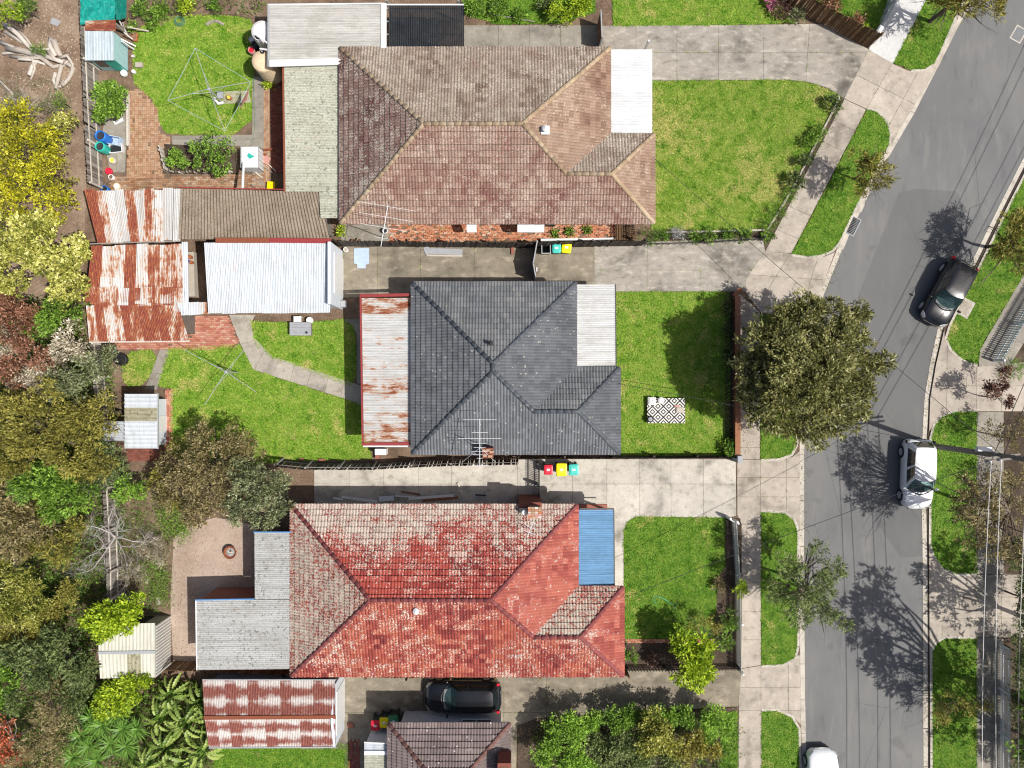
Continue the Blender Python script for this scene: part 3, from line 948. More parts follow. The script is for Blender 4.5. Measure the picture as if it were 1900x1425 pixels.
def window(parent, c, w, h, axis, frame='white_paint'):
    """axis: outward normal 'x','-x','y','-y' ; c centre on the wall face"""
    d = {'x': (1, 0), '-x': (-1, 0), 'y': (0, 1), '-y': (0, -1)}[axis]
    t = (-d[1], d[0])
    def bx(u0, u1, z0, z1, n0, n1):
        xs = sorted([c[0] + t[0] * u0 + d[0] * n0, c[0] + t[0] * u1 + d[0] * n1]); ys = sorted([c[1] + t[1] * u0 + d[1] * n0, c[1] + t[1] * u1 + d[1] * n1])
        return xs[0], xs[1], ys[0], ys[1], c[2] + z0, c[2] + z1
    fr = MB()
    fr.box(*bx(-w / 2, w / 2, h / 2 - .06, h / 2, 0, .05)); fr.box(*bx(-w / 2, w / 2, -h / 2, -h / 2 + .06, 0, .08))
    for u in (-w / 2, -.03, w / 2 - .06): fr.box(*bx(u, u + .06, -h / 2 + .06, h / 2 - .06, 0, .05))
    wn_ = fr.build('window', frame, parent)
    MB().box(*bx(-w / 2 + .06, w / 2 - .06, -h / 2 + .06, h / 2 - .06, 0.004, .02)).build('pane', 'window_glass', wn_, local=True)
    return wn_

def posts(parent, pts, z, mat='white_paint', r=0.05, name='post'):
    for x, y in pts:
        MB().box(x - r, x + r, y - r, y + r, 0, z).build(name, mat, parent)

# ------------------------------------------------------------------ foliage
def leaf_cloud(C, D, L, Wd, tone, mat, parent, name='crown', flat=0.55):
    """diamond leaves from point C along D"""
    N = len(C)
    U = np.tile(np.array([[0, 0, 1.0]]), (N, 1)) + rng.normal(0, flat, (N, 3))
    side = unit(np.cross(D, U))
    nrm = np.cross(side, D)
    L = L[:, None]; Wd = Wd[:, None]
    mid = C + D * L * 0.45
    V = np.stack([C, mid + side * Wd * .5, C + D * L - nrm * L * 0.10, mid - side * Wd * .5], 1)
    return quads_np(name, V, tone, mat, parent)

def rdir(n, zmin=-1.0):
    v = unit(rng.normal(0, 1, (n, 3)))
    v[:, 2] = np.where(v[:, 2] < zmin, -v[:, 2], v[:, 2])
    return v

def crown_pts(blobs, dens, per, sub=0.36, nsub=None, fill=0.35, zmin=-0.35):
    """blobs (x,y,z,rx,ry,rz) -> sprig centres, outward directions, tone per sprig"""
    Cs, Ds, Ts = [], [], []
    for (x, y, z, rx, ry, rz) in blobs:
        r = (rx + ry) / 2
        k = nsub or max(7, int(9 + 5 * r))
        d = rdir(k, -0.3)
        rad = rng.uniform(0.45, 0.95, k)[:, None]
        sc_ = np.array([[rx, ry, rz]])
        c = np.array([[x, y, z]]) + d * rad * sc_ * (1 - sub * 0.6)
        sr = rng.uniform(0.65, 1.25, k) * sub
        tn = rng.uniform(-0.22, 0.22, k)
        for i in range(k):
            s = sc_ * sr[i]
            m = max(3, int(dens * 4 * (s[0, 0] * s[0, 1] + s[0, 0] * s[0, 2]) / 2 * 3.14 / 4))
            dd = rdir(m, zmin)
            rr = rng.uniform(fill, 1.0, m)[:, None] ** 0.6
            Cs.append(c[i] + dd * rr * s)
            Ds.append(unit(dd * 0.75 + d[i] * 0.55))
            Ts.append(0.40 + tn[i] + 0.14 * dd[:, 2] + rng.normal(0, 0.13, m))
    C, D, T = np.concatenate(Cs), np.concatenate(Ds), np.concatenate(Ts)
    n = len(C)
    C = np.repeat(C, per, 0); D = np.repeat(D, per, 0); T = np.repeat(T, per)
    return C, D, T

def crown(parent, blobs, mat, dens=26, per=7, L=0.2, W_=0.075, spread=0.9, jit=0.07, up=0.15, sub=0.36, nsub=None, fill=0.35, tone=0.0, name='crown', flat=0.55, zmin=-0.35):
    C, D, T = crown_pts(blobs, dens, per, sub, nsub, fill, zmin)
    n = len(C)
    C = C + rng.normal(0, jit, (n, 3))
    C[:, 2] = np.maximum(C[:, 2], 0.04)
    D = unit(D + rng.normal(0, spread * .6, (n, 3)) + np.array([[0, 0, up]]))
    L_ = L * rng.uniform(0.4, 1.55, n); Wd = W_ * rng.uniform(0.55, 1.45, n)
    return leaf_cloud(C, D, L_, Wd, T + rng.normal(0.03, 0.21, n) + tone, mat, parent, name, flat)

def limbs(mb, base, tops, r, sag=0.12, n=6):
    base = Vector(base)
    for t in tops:
        t = Vector(t)
        m = base.lerp(t, 0.5) + Vector((rnd.uniform(-1, 1), rnd.uniform(-1, 1), rnd.uniform(-.2, .6))) * (t - base).length * sag
        pts = [base, base.lerp(m, .5) + Vector((rnd.uniform(-.05, .05), rnd.uniform(-.05, .05), 0)), m, m.lerp(t, .55), t]
        mb.tube(pts, [r, r * .8, r * .6, r * .4, r * .15], n)

def branch(mb, p, d, ln, r, depth, wig=0.35, kids=(2, 4), shrink=0.68, up=0.05, nseg=3):
    pts, rs = [Vector(p)], [r]
    d = Vector(d).normalized()
    for k in range(nseg):
        d = (d + Vector((rnd.gauss(0, wig), rnd.gauss(0, wig), rnd.gauss(0, wig * .7) + up)) * 0.5).normalized()
        pts.append(pts[-1] + d * ln / nseg); rs.append(r * (1 - 0.5 * (k + 1) / nseg))
    mb.tube(pts, rs, 5 if r > .02 else 3, cap=r > .02)
    if depth > 0:
        for _ in range(rnd.randint(*kids)):
            i = rnd.randint(1, nseg)
            nd = (d + Vector((rnd.gauss(0, .75), rnd.gauss(0, .75), rnd.gauss(0, .5)))).normalized()
            branch(mb, pts[i], nd, ln * shrink * rnd.uniform(.7, 1.15), rs[i] * .62, depth - 1, wig, kids, shrink, up, nseg)

def B(px, py, z, r, flat=0.8):
    """crown lobe seen at pixel px,py at height z with radius r pixels"""
    p = P(px, py, z); q = r / S * (1 - z / H)
    return (p.x, p.y, p.z, q, q, q * flat)

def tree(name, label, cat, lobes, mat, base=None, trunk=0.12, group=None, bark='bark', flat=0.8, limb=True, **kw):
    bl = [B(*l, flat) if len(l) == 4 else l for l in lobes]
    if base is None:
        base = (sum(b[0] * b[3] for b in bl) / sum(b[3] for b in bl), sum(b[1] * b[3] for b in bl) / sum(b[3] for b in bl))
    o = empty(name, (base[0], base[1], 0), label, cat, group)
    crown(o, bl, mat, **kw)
    zt = min(b[2] - b[5] * .5 for b in bl)
    zt = max(0.25, zt)
    mb = MB()
    b0 = Vector((base[0], base[1], 0)); t0 = Vector((base[0] + rnd.uniform(-.1, .1), base[1] + rnd.uniform(-.1, .1), zt))
    mb.tube([b0, b0.lerp(t0, .5) + Vector((rnd.uniform(-.05, .05), rnd.uniform(-.05, .05), 0)), t0], [trunk * 1.25, trunk, trunk * .85], 8)
    if limb:
        tops = []
        for b in bl:
            for q in range(3 if b[3] > .6 else 1):
                tops.append((b[0] + rnd.uniform(-.5, .5) * b[3], b[1] + rnd.uniform(-.5, .5) * b[4], b[2] + rnd.uniform(-.2, .5) * b[5]))
        limbs(mb, t0, tops, trunk * .6)
    mb.build('trunk', bark, o)
    return o

def shrub(name, label, px, py, r, h, mat, cat='shrub', group=None, dens=40, per=6, L=0.13, W_=0.06, **kw):
    """low rounded bush, r in pixels, h metres"""
    p = P(px, py, h * .5); q = r / S * (1 - h * .5 / H)
    return tree(name, label, cat, [(p.x, p.y, h * .5, q, q, h * .5)], mat, trunk=0.03, group=group, dens=dens, per=per, L=L, W_=W_, sub=kw.pop('sub', 0.42), **kw)

# ------------------------------------------------------------------ ground, road, kerbs
g = MB(); g.box(-400, 400, -400, 400, -0.5, -0.16)
tag(g.build('ground', 'soil'), 'bare brown ground under the gardens', kind='structure')
ROAD_L = [(1850, -80), (1806, 0), (1782, 44), (1698, 209), (1647, 296), (1600, 387), (1563, 464), (1536, 531), (1516, 580), (1503, 640), (1497, 720), (1493, 844), (1493, 1100), (1495, 1300), (1498, 1425), (1500, 1560)]
ROAD_R = [(1990, 140), (1897, 300), (1863, 367), (1812, 471), (1742, 609), (1727, 676), (1717, 740), (1713, 807), (1712, 947), (1714, 1070), (1715, 1425), (1715, 1560)]
setting('road', poly(*ROAD_L, *reversed(ROAD_R), (2300, -80)), -0.15, -0.10, 'asphalt', 'grey asphalt street running past the houses')
# the built-up blocks either side of the road, raised to kerb level
def offset(line, d):
    out = []
    for i, p in enumerate(line):
        a, b = line[max(i - 1, 0)], line[min(i + 1, len(line) - 1)]
        dx, dy = b[0] - a[0], b[1] - a[1]
        l = math.hypot(dx, dy)
        out.append((p[0] - dy / l * d, p[1] + dx / l * d))
    return out
kl0, kl1, kl2 = offset(ROAD_L, 0), offset(ROAD_L, 9), offset(ROAD_L, 14)
kr0, kr1, kr2 = offset(ROAD_R, 0), offset(ROAD_R, -9), offset(ROAD_R, -14)
setting('yard_soil', poly(*kl1, (-700, 1560), (-700, -500), (1850, -500)), -0.15, -0.045, 'soil', 'bare soil of the house gardens')
setting('verge_soil', poly(*kr1, (2500, 1560), (2500, 140)), -0.15, -0.045, 'dark_soil', 'bare soil beside the far footpath')
def strip(name, a, b, z0, z1, mat, label, seglen=2.4, zoff=0.0):
    base = None
    for i in range(len(a) - 1):
        A0, A1, B0, B1 = (Vector(XY(*p)) for p in (a[i], a[i + 1], b[i], b[i + 1]))
        n = max(1, round((A1 - A0).length / seglen))
        for k in range(n):
            t0, t1 = k / n, (k + 1) / n - 0.004
            q = [tuple(A0.lerp(A1, t0)), tuple(A0.lerp(A1, t1)), tuple(B0.lerp(B1, t1)), tuple(B0.lerp(B1, t0))]
            o = MB().prism(q, z0, z1).build(name if base is None else 'slab', 'kerb_stone' if mat is None else mat, base, local=True)
            if base is None:
                base = tag(o, label, kind='structure')
strip('gutter_channel', kl0, kl1, -0.15, -0.085, 'kerb_stone', 'concrete gutter channel on the house side of the street')
strip('gutter_channel', kr0, kr1, -0.15, -0.085, 'kerb_stone', 'concrete gutter channel on the far side of the street')

def kerb(pts, w, label):
    """raised kerb following the edge of a grass verge (closed or open pixel line)"""
    b = offset(pts, w)
    strip('kerb', pts, b, -0.15, 0.012, 'kerb_stone', label, 1.8)

# driveways, footpaths and crossovers -------------------------------------------------
def fall(edge_x_hi, edge_x_lo):
    """crossovers fall from footpath level to the channel"""
    def f(x, y):
        return max(-0.08, min(0.004, -0.08 * (x - edge_x_hi) / (edge_x_lo - edge_x_hi)))
    return f
slabs('driveway', poly((1112, 48), (1400, 46), (1535, 44), (1572, 68), (1612, 92), (1567, 183), (1536, 163), (1500, 152), (1460, 148), (1112, 150)),
      [((1180, 0), (1180, 200)), ((1256, 0), (1256, 200)), ((1334, 0), (1333, 200)), ((1418, 0), (1416, 200)), ((1505, 0), (1492, 200)), ((1112, 98), (1700, 98))],
      'concrete_grey', 'curving grey concrete driveway above the big dry front lawn', z1=0.006)
slabs('side_path', poly((861, 47), (1109, 47), (1109, 120), (861, 120)), [((925, 0), (925, 200)), ((982, 0), (982, 200)), ((1040, 0), (1040, 200))], 'concrete_old', 'old concrete strip beside the dark carport roof', z1=0.006)
slabs('crossover', poly((1612, 92), (1660, 120), (1684, 131), (1715, 132), (1742, 108), (1752, 84), (1748, 112), (1690, 206), (1654, 268), (1648, 232), (1628, 207), (1608, 202), (1567, 183)),
      [((1658, 113), (1606, 205)), ((1705, 130), (1640, 250)), ((1587, 138), (1720, 205))], 'concrete_warm', 'concrete crossover of the top driveway at the street', z1=0.004)
slabs('footpath', poly((1645, -80), (1648, 0), (1612, 92), (1657, 118), (1718, 0), (1750, -80)), [((1600, 30), (1740, 60))], 'concrete_white', 'bright new white concrete footpath beside the picket corner', z1=0.006)
slabs('footpath', poly((1567, 184), (1607, 203), (1468, 470), (1420, 466)), [((1545, 222), (1600, 250)), ((1525, 262), (1590, 292)), ((1490, 340), (1550, 368)), ((1465, 383), (1525, 410)), ((1440, 425), (1500, 452))],
      'concrete_warm', 'slanting concrete footpath past the big front lawn', z1=0.006)
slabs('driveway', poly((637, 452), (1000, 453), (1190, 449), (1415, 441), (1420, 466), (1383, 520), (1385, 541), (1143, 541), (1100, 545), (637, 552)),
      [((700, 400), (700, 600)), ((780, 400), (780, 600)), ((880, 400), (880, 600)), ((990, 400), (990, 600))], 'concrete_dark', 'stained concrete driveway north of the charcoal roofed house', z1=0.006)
slabs('driveway', poly((1103, 451.5), (1190, 449.5), (1415, 441.5), (1419.5, 466), (1382.5, 520), (1384, 540.5), (1143, 540.5), (1103, 540.5)),
      [((1201, 400), (1201, 600)), ((1299, 400), (1299, 600)), ((1351, 400), (1351, 600)), ((1100, 501), (1420, 501))], 'concrete_grey', 'pale grey front slabs of the middle driveway', z0=-0.05, z1=0.014)
slabs('crossover', poly((1420, 466), (1468, 471), (1500, 477), (1530, 476), (1549, 468), (1530, 520), (1509, 573), (1490, 590), (1412, 580), (1385, 545), (1383, 520)),
      [((1466, 470), (1405, 570)), ((1520, 470), (1480, 600)), ((1395, 510), (1540, 520))], 'concrete_warm', 'concrete crossover of the middle driveway beside the big street tree', z1=0.004)
slabs('footpath', poly((1368, 541), (1410, 580), (1410, 852), (1368, 852)), [((1360, 640), (1420, 640)), ((1360, 740), (1420, 740)), ((1360, 830), (1420, 830))], 'concrete_warm', 'footpath under the big street tree', z1=0.006)
slabs('driveway', poly((583, 862), (770, 856), (1000, 852), (1365, 852), (1366, 957), (1345, 961), (1180, 958), (1164, 968), (1157, 985), (1157, 1090), (1072, 1090), (1072, 945), (583, 945)),
      [((648, 800), (648, 960)), ((712, 800), (712, 960)), ((776, 800), (776, 960)), ((838, 800), (838, 960)), ((898, 800), (898, 960)), ((960, 800), (960, 960)), ((1062, 800), (1062, 960)),
       ((1126, 800), (1126, 1100)), ((1187, 800), (1187, 1000)), ((1245, 800), (1245, 1000)), ((1305, 800), (1305, 1000)), ((1060, 898), (1400, 898))], 'concrete_pale', 'pale concrete driveway between the charcoal and red roofs', z1=0.006)
slabs('footpath', poly((1368, 853), (1410, 853), (1470, 848), (1484, 836), (1484, 985), (1474, 962), (1458, 952), (1412, 949), (1412, 972), (1376, 972), (1368, 955)),
      [((1411, 800), (1411, 1000)), ((1459, 800), (1459, 1000)), ((1360, 886), (1500, 886)), ((1360, 922), (1500, 922))], 'concrete_warm', 'concrete crossover in front of the pale driveway', z1=0.004)
slabs('footpath', poly((1376, 973), (1412, 973), (1412, 1234), (1376, 1240)), [((1360, 1026), (1420, 1026)), ((1360, 1080), (1420, 1080)), ((1360, 1134), (1420, 1134)), ((1360, 1187), (1420, 1187))], 'concrete_warm', 'footpath beside the white picket fence', z1=0.006)
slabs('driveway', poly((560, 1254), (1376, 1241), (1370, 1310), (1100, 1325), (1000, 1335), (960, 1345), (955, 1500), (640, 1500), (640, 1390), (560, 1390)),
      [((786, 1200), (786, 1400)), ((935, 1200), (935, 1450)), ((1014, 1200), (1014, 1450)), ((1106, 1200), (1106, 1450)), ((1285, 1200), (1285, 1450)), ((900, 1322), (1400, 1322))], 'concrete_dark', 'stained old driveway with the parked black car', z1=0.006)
slabs('footpath', poly((1371, 1242), (1412, 1235), (1452, 1233), (1484, 1214), (1486, 1345), (1470, 1329), (1440, 1318), (1413, 1319), (1413, 1500), (1370, 1500)),
      [((1412, 1200), (1412, 1600)), ((1463, 1200), (1463, 1400)), ((1360, 1276), (1500, 1276)), ((1360, 1318), (1412.4, 1318)), ((1360, 1360), (1412.4, 1360))], 'concrete_warm', 'concrete crossover and footpath at the lower edge', z1=0.004)
slabs('crossover', poly((1752, 612), (1753, 630), (1762, 650), (1785, 669), (1815, 680), (1900, 672), (2200, 672), (2200, 763), (1812, 763), (1772, 763), (1747, 772), (1734, 788), (1724, 800), (1726, 740), (1737, 676)),
      [((1758, 600), (1756, 800)), ((1812, 600), (1812, 800)), ((1860, 600), (1858, 800)), ((1700, 716), (2200, 716))], 'concrete_warm', 'concrete driveway crossing the far verge below the black car', z1=0.004)
slabs('crossover', poly((1724, 1005), (1731, 1030), (1745, 1052), (1772, 1065), (1812, 1066), (2200, 1066), (2200, 1183), (1812, 1183), (1752, 1184), (1736, 1193), (1725, 1215)),
      [((1748, 900), (1748, 1300)), ((1811, 900), (1811, 1300)), ((1858, 900), (1858, 1300)), ((1700, 1108), (2200, 1108)), ((1700, 1147), (2200, 1147))], 'concrete_warm', 'shaded concrete driveway crossing the far verge between two trees', z1=0.004)
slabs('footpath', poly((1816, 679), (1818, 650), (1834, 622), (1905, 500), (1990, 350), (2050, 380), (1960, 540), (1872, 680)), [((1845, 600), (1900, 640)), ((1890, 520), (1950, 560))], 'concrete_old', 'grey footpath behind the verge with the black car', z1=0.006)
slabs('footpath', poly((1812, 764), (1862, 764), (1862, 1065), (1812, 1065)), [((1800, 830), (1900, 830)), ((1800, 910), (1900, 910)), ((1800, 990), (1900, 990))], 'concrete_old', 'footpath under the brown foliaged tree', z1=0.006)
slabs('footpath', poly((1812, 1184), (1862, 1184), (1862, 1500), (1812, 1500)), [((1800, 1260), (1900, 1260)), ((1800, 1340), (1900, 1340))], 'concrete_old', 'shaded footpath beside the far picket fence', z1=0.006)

# lawns ---------------------------------------------------------------------------
lawn('a', poly((1210, 151), (1460, 149), (1500, 153), (1536, 165), (1556, 178), (1545, 200), (1500, 290), (1470, 350), (1425, 425), (1216, 427), (1210, 420)), 'grass_dry', 'wide dry patched front lawn of the brown roofed house', 520, sm=0)
lawn('b', poly((1143, 542), (1353, 541), (1353, 845), (1146, 845)), 'grass_bright', 'front lawn with the patterned rug', 520, sm=0)
lawn('c', poly((1157, 985), (1164, 968), (1181, 958), (1345, 961), (1345, 1050), (1330, 1070), (1326, 1188), (1160, 1190)), 'grass_lush', 'front lawn of the red roofed house', 520, sm=0)
lawn('d', poly((250, 60), (290, 30), (430, 28), (476, 40), (480, 110), (467, 140), (467, 249), (330, 250), (300, 244), (290, 190), (262, 166), (246, 150)), 'grass_bright', 'back lawn under the rope clothesline', 520)
lawn('e', poly((313, 648), (330, 646), (445, 640), (474, 688), (640, 741), (668, 748), (690, 850), (500, 858), (420, 870), (330, 850), (316, 830), (318, 720), (294, 716)), 'grass_bright', 'back lawn with the bare rotary clothesline', 520, sm=0)
lawn('f', poly((465, 597), (560, 600), (638, 592), (655, 605), (660, 640), (660, 695), (650, 715), (640, 712), (506, 664), (474, 640)), 'grass_bright', 'small back lawn between curved path and white shed', 520, sm=0)
lawn('g', poly((226, 655), (296, 646), (272, 715), (228, 716)), 'grass_dry', 'worn grass patch in front of the small white shed', 300)
lawn('h', poly((398, 1386), (646, 1380), (646, 1500), (398, 1500)), 'grass_lush', 'grass below the rust striped garage', 520, sm=0)
lawn('i', poly((1138, -40), (1420, -40), (1450, 14), (1475, 42), (1400, 45), (1138, 48)), 'grass_bright', 'neighbouring front lawn at the top edge', 520, sm=0)
lawn('j', poly((1500, -40), (1664, -40), (1650, 10), (1625, 62), (1570, 40), (1510, 5)), 'grass_lush', 'corner lawn behind the brown paling fence', 420)
lawn('l', poly((860, -40), (1105, -40), (1105, 42), (860, 46)), 'grass_lush', 'overgrown weeds above the old concrete strip', 380)
VERGE = [
    ('m', [(1658, 117), (1718, 0), (1745, -60), (1818, -60), (1787, 0), (1766, 44), (1744, 96), (1734, 116), (1716, 128), (1690, 129)], 'grass verge at the top of the street beside the white footpath'),
    ('n', [(1609, 204), (1626, 207), (1643, 224), (1651, 246), (1649, 268), (1631, 300), (1584, 390), (1557, 448), (1544, 464), (1522, 473), (1496, 475), (1470, 471)], 'slanting grass verge with the small olive street tree'),
    ('o', [(1412, 582), (1476, 592), (1486, 640), (1480, 720), (1477, 825), (1468, 842), (1446, 850), (1412, 852)], 'verge strip under the big street tree'),
    ('p', [(1412, 950), (1456, 953), (1472, 965), (1479, 985), (1479, 1200), (1474, 1220), (1452, 1232), (1413, 1234)], 'grass verge outside the white picket fence'),
    ('q', [(1413, 1320), (1440, 1319), (1468, 1331), (1481, 1352), (1483, 1425), (1484, 1520), (1413, 1520)], 'grass verge at the lower edge beside the white car'),
    ('r', [(1990, 175), (1912, 308), (1878, 375), (1828, 478), (1764, 606), (1757, 628), (1766, 648), (1787, 667), (1814, 676), (1817, 650), (1832, 622), (1905, 500), (1990, 350)], 'far grass verge beside the parked black car'),
    ('s', [(1812, 764), (1774, 764), (1749, 773), (1735, 789), (1729, 812), (1728, 1010), (1734, 1031), (1748, 1052), (1774, 1064), (1812, 1064)], 'far grass verge beside the parked white hatchback'),
    ('t', [(1812, 1185), (1754, 1185), (1738, 1194), (1730, 1212), (1731, 1520), (1812, 1520)], 'shaded far grass verge in the lower corner'),
]
for k, pts, lab in VERGE:
    lawn(k, poly(*pts), 'grass_lush', lab, 480, sm=0)
kerb([(1690, 129), (1716, 128), (1734, 116), (1744, 96), (1766, 44), (1787, 0), (1818, -60)], 4.5, 'kerb round the top verge')
for pts, lab in [([(1609, 204), (1626, 207), (1643, 224), (1651, 246), (1649, 268), (1631, 300), (1584, 390), (1557, 448), (1544, 464), (1522, 473), (1496, 475), (1470, 471)], 'kerb round the slanting verge with the drain'),
                 ([(1476, 592), (1486, 640), (1480, 720), (1477, 825), (1468, 842), (1446, 850), (1412, 852)], 'kerb along the big street tree'),
                 ([(1412, 950), (1456, 953), (1472, 965), (1479, 985), (1479, 1200), (1474, 1220), (1452, 1232), (1413, 1234)], 'kerb round the verge outside the white picket fence'),
                 ([(1413, 1320), (1440, 1319), (1468, 1331), (1481, 1352), (1483, 1425), (1484, 1520)], 'kerb round the lowest house side verge')]:
    kerb(pts, -4.5, lab)
for pts, lab in [([(1990, 175), (1912, 308), (1878, 375), (1828, 478), (1764, 606), (1757, 628), (1766, 648), (1787, 667), (1814, 676)], 'kerb beside the parked black car'),
                 ([(1812, 764), (1774, 764), (1749, 773), (1735, 789), (1729, 812), (1728, 1010), (1734, 1031), (1748, 1052), (1774, 1064), (1812, 1064)], 'kerb beside the parked white hatchback'),
                 ([(1812, 1185), (1754, 1185), (1738, 1194), (1730, 1212), (1731, 1520)], 'kerb round the lower far verge')]:
    kerb(pts, 4.5, lab)

# yards -------------------------------------------------------------------------------
setting('bark_bed', poly((-200, -200), (146, -200), (160, 345), (150, 560), (-200, 560)), -0.10, -0.03, 'bark_litter', 'bark strewn ground behind the weathered back fence')
setting('sand_yard', poly((322, 1000), (345, 975), (400, 960), (476, 975), (476, 1115), (380, 1118), (380, 1245), (322, 1243), (316, 1120)), -0.08, 0.0, 'sandy', 'sandy back yard with the fire pit')
setting('garden_bed', poly((1215, 428), (1425, 426), (1470, 352), (1546, 200), (1557, 180), (1566, 185), (1420, 464), (1413, 441), (1192, 447)), -0.06, 0.004, 'dark_soil', 'dark planted border round the big front lawn')
setting('garden_bed', poly((1160, 1191), (1326, 1189), (1331, 1070), (1346, 1050), (1347, 962), (1374, 962), (1374, 1240), (1160, 1243)), -0.06, 0.004, 'dark_soil', 'dark garden bed inside the white picket fence')
setting('garden_bed', poly((960, 1345), (1000, 1332), (1368, 1312), (1368, 1500), (960, 1500)), -0.06, 0.012, 'dark_soil', 'shrubbery soil beside the lowest driveway')
setting('garden_bed', poly((240, -40), (500, -40), (500, 40), (430, 27), (330, 30), (300, 48), (262, 40)), -0.06, 0.004, 'soil', 'vegetable garden soil at the top edge')
setting('garden_bed', poly((1345, 541), (1368, 541), (1368, 846), (1345, 846)), -0.06, 0.005, 'dark_soil', 'narrow bed behind the low timber front fence')
slabs('side_path', poly((468, 142), (500, 142), (500, 345), (468, 345), (468, 270), (400, 272), (320, 268), (318, 252), (468, 250)), [((460, 200), (510, 200)), ((460, 258), (510, 258)), ((390, 240), (390, 280)), ((460, 310), (510, 310))], 'concrete_old', 'old concrete path beside the mossy roof', z1=0.005)
slabs('garden_path', poly((425, 584), (474, 584), (466, 600), (471, 626), (505, 661), (640, 706), (672, 716), (672, 752), (640, 740), (470, 686), (447, 640)),
      [((440, 640), (480, 630)), ((470, 690), (492, 648)), ((505, 700), (520, 660)), ((538, 710), (548, 670)), ((568, 720), (580, 680)), ((600, 735), (612, 690)), ((630, 745), (640, 700))], 'concrete_path', 'curved concrete garden path across the back lawn', z1=0.012)
slabs('garden_path', poly((297, 648), (315, 650), (291, 724), (269, 722)), [((270, 690), (310, 696))], 'concrete_old', 'short concrete path to the small white shed', z1=0.01)
slabs('side_path', poly((633, 400), (722, 400), (722, 448), (633, 448)), [], 'concrete_old', 'concrete pad under the first antenna', z1=0.005)
slabs('side_path', poly((640, 592), (672, 592), (672, 712), (662, 712), (662, 620), (650, 600), (640, 598)), [], 'concrete_old', 'narrow shaded path along the rusty lean-to', z1=0.006)
slabs('side_path', poly((200, 166), (238, 166), (232, 320), (205, 320), (190, 250)), [((190, 215), (240, 215)), ((190, 270), (240, 270)), ((215, 215), (216, 320))], 'concrete_old', 'paving slabs along the back fence', z1=0.005)

def paving(name, pts, mat, label, bw=0.23, bd=0.115, rot=0.0, z=0.012, mess=0.0, basket=False):
    """brick paving: real bricks with open joints on a bed of soil"""
    bed = setting('brick_paving', pts, -0.06, z - 0.02, 'soil', label)
    a = np.array(pts)
    c, s = math.cos(rot), math.sin(rot)
    cx, cy = a.mean(0)
    rad = np.abs(a - a.mean(0)).max() * 1.5
    mb = MB()
    g_ = 0.012
    rows = int(2 * rad / bd)
    items = []
    if basket:
        n = int(2 * rad / bw)
        for i in range(n):
            for j in range(n):
                for k in range(2):
                    if (i + j) % 2: items.append((-rad + i * bw, -rad + j * bw + k * bd, bw, bd))
                    else: items.append((-rad + i * bw + k * bd, -rad + j * bw, bd, bw))
    else:
        for r in range(rows):
            for q in range(int(2 * rad / bw) + 1):
                items.append((-rad + q * bw + (bw / 2 if r % 2 else 0), -rad + r * bd, bw, bd))
    ct = np.array([(cx + (x + w / 2) * c - (y + h / 2) * s, cy + (x + w / 2) * s + (y + h / 2) * c) for x, y, w, h in items])
    keep = inside(ct[:, 0], ct[:, 1], pts)
    for (x, y, w, h), k in zip(items, keep):
        if not k or rnd.random() < 0.02 + mess * .12: continue
        j = 0.008 + mess * 0.05
        ox, oy, th = rnd.uniform(-j, j) * .5, rnd.uniform(-j, j) * .5, rnd.uniform(-1, 1) * (0.02 + mess * .35)
        zt = z + rnd.uniform(-.006, .006) + mess * rnd.uniform(0, .05)
        mx, my = x + w / 2 + ox, y + h / 2 + oy
        vs = []
        for zz in (z - .03, zt):
            for sx, sy in ((-1, -1), (1, -1), (1, 1), (-1, 1)):
                lx, ly = sx * (w - g_) / 2, sy * (h - g_) / 2
                lx, ly = lx * math.cos(th) - ly * math.sin(th), lx * math.sin(th) + ly * math.cos(th)
                lx, ly = lx + mx, ly + my
                vs.append((cx + lx * c - ly * s, cy + lx * s + ly * c, zz + (rnd.uniform(-.008, .008) if zz == zt else 0)))
        mb.add(vs, [(4, 5, 6, 7), (0, 1, 5, 4), (1, 2, 6, 5), (2, 3, 7, 6), (3, 0, 4, 7)])
    tag(mb.build('brick', mat, bed, local=True), kind='stuff')
    return bed
paving('p', poly((240, 165), (262, 165), (292, 200), (298, 246), (322, 256), (300, 280), (305, 330), (236, 332)), 'brick_orange', 'orange brick path beside the citrus bush', basket=True)
paving('p', poly((205, 326), (305, 330), (480, 322), (498, 322), (498, 352), (205, 352)), 'brick_mixed', 'mossy brick strip above the long shed roofs')
paving('p', poly((488, 150), (500, 150), (500, 345), (488, 345)), 'brick_orange', 'brick edging of the old concrete path', rot=math.pi / 2, z=0.02)
paving('p', poly((502, 155), (532, 155), (534, 320), (502, 320)), 'brick_dark', 'dark shaded brick strip under the mossy roof edge')
paving('p', poly((348, 584), (424, 586), (446, 640), (440, 646), (200, 650), (200, 632), (348, 632)), 'brick_red', 'pink red brick patio beside the rusty sheds')
paving('p', poly((722, 412), (1142, 410), (1142, 446), (722, 449)), 'brick_rubble', 'loose red brick rubble path between house and fence', mess=1.0)
paving('p', poly((306, 722), (319, 722), (319, 836), (306, 836)), 'brick_red', 'brick edging along the small white shed', rot=math.pi / 2)
paving('p', poly((236, 832), (306, 832), (306, 856), (236, 856)), 'brick_dark', 'dark brick step below the small white shed')
paving('p', poly((646, 1372), (668, 1372), (668, 1480), (646, 1480)), 'brick_dark', 'dark brick strip beside the lowest house', rot=math.pi / 2)
paving('p', poly((1160, 1186), (1322, 1186), (1322, 1192), (1160, 1192)), 'brick_red', 'red brick lawn edging by the yellow green shrub', z=0.04)

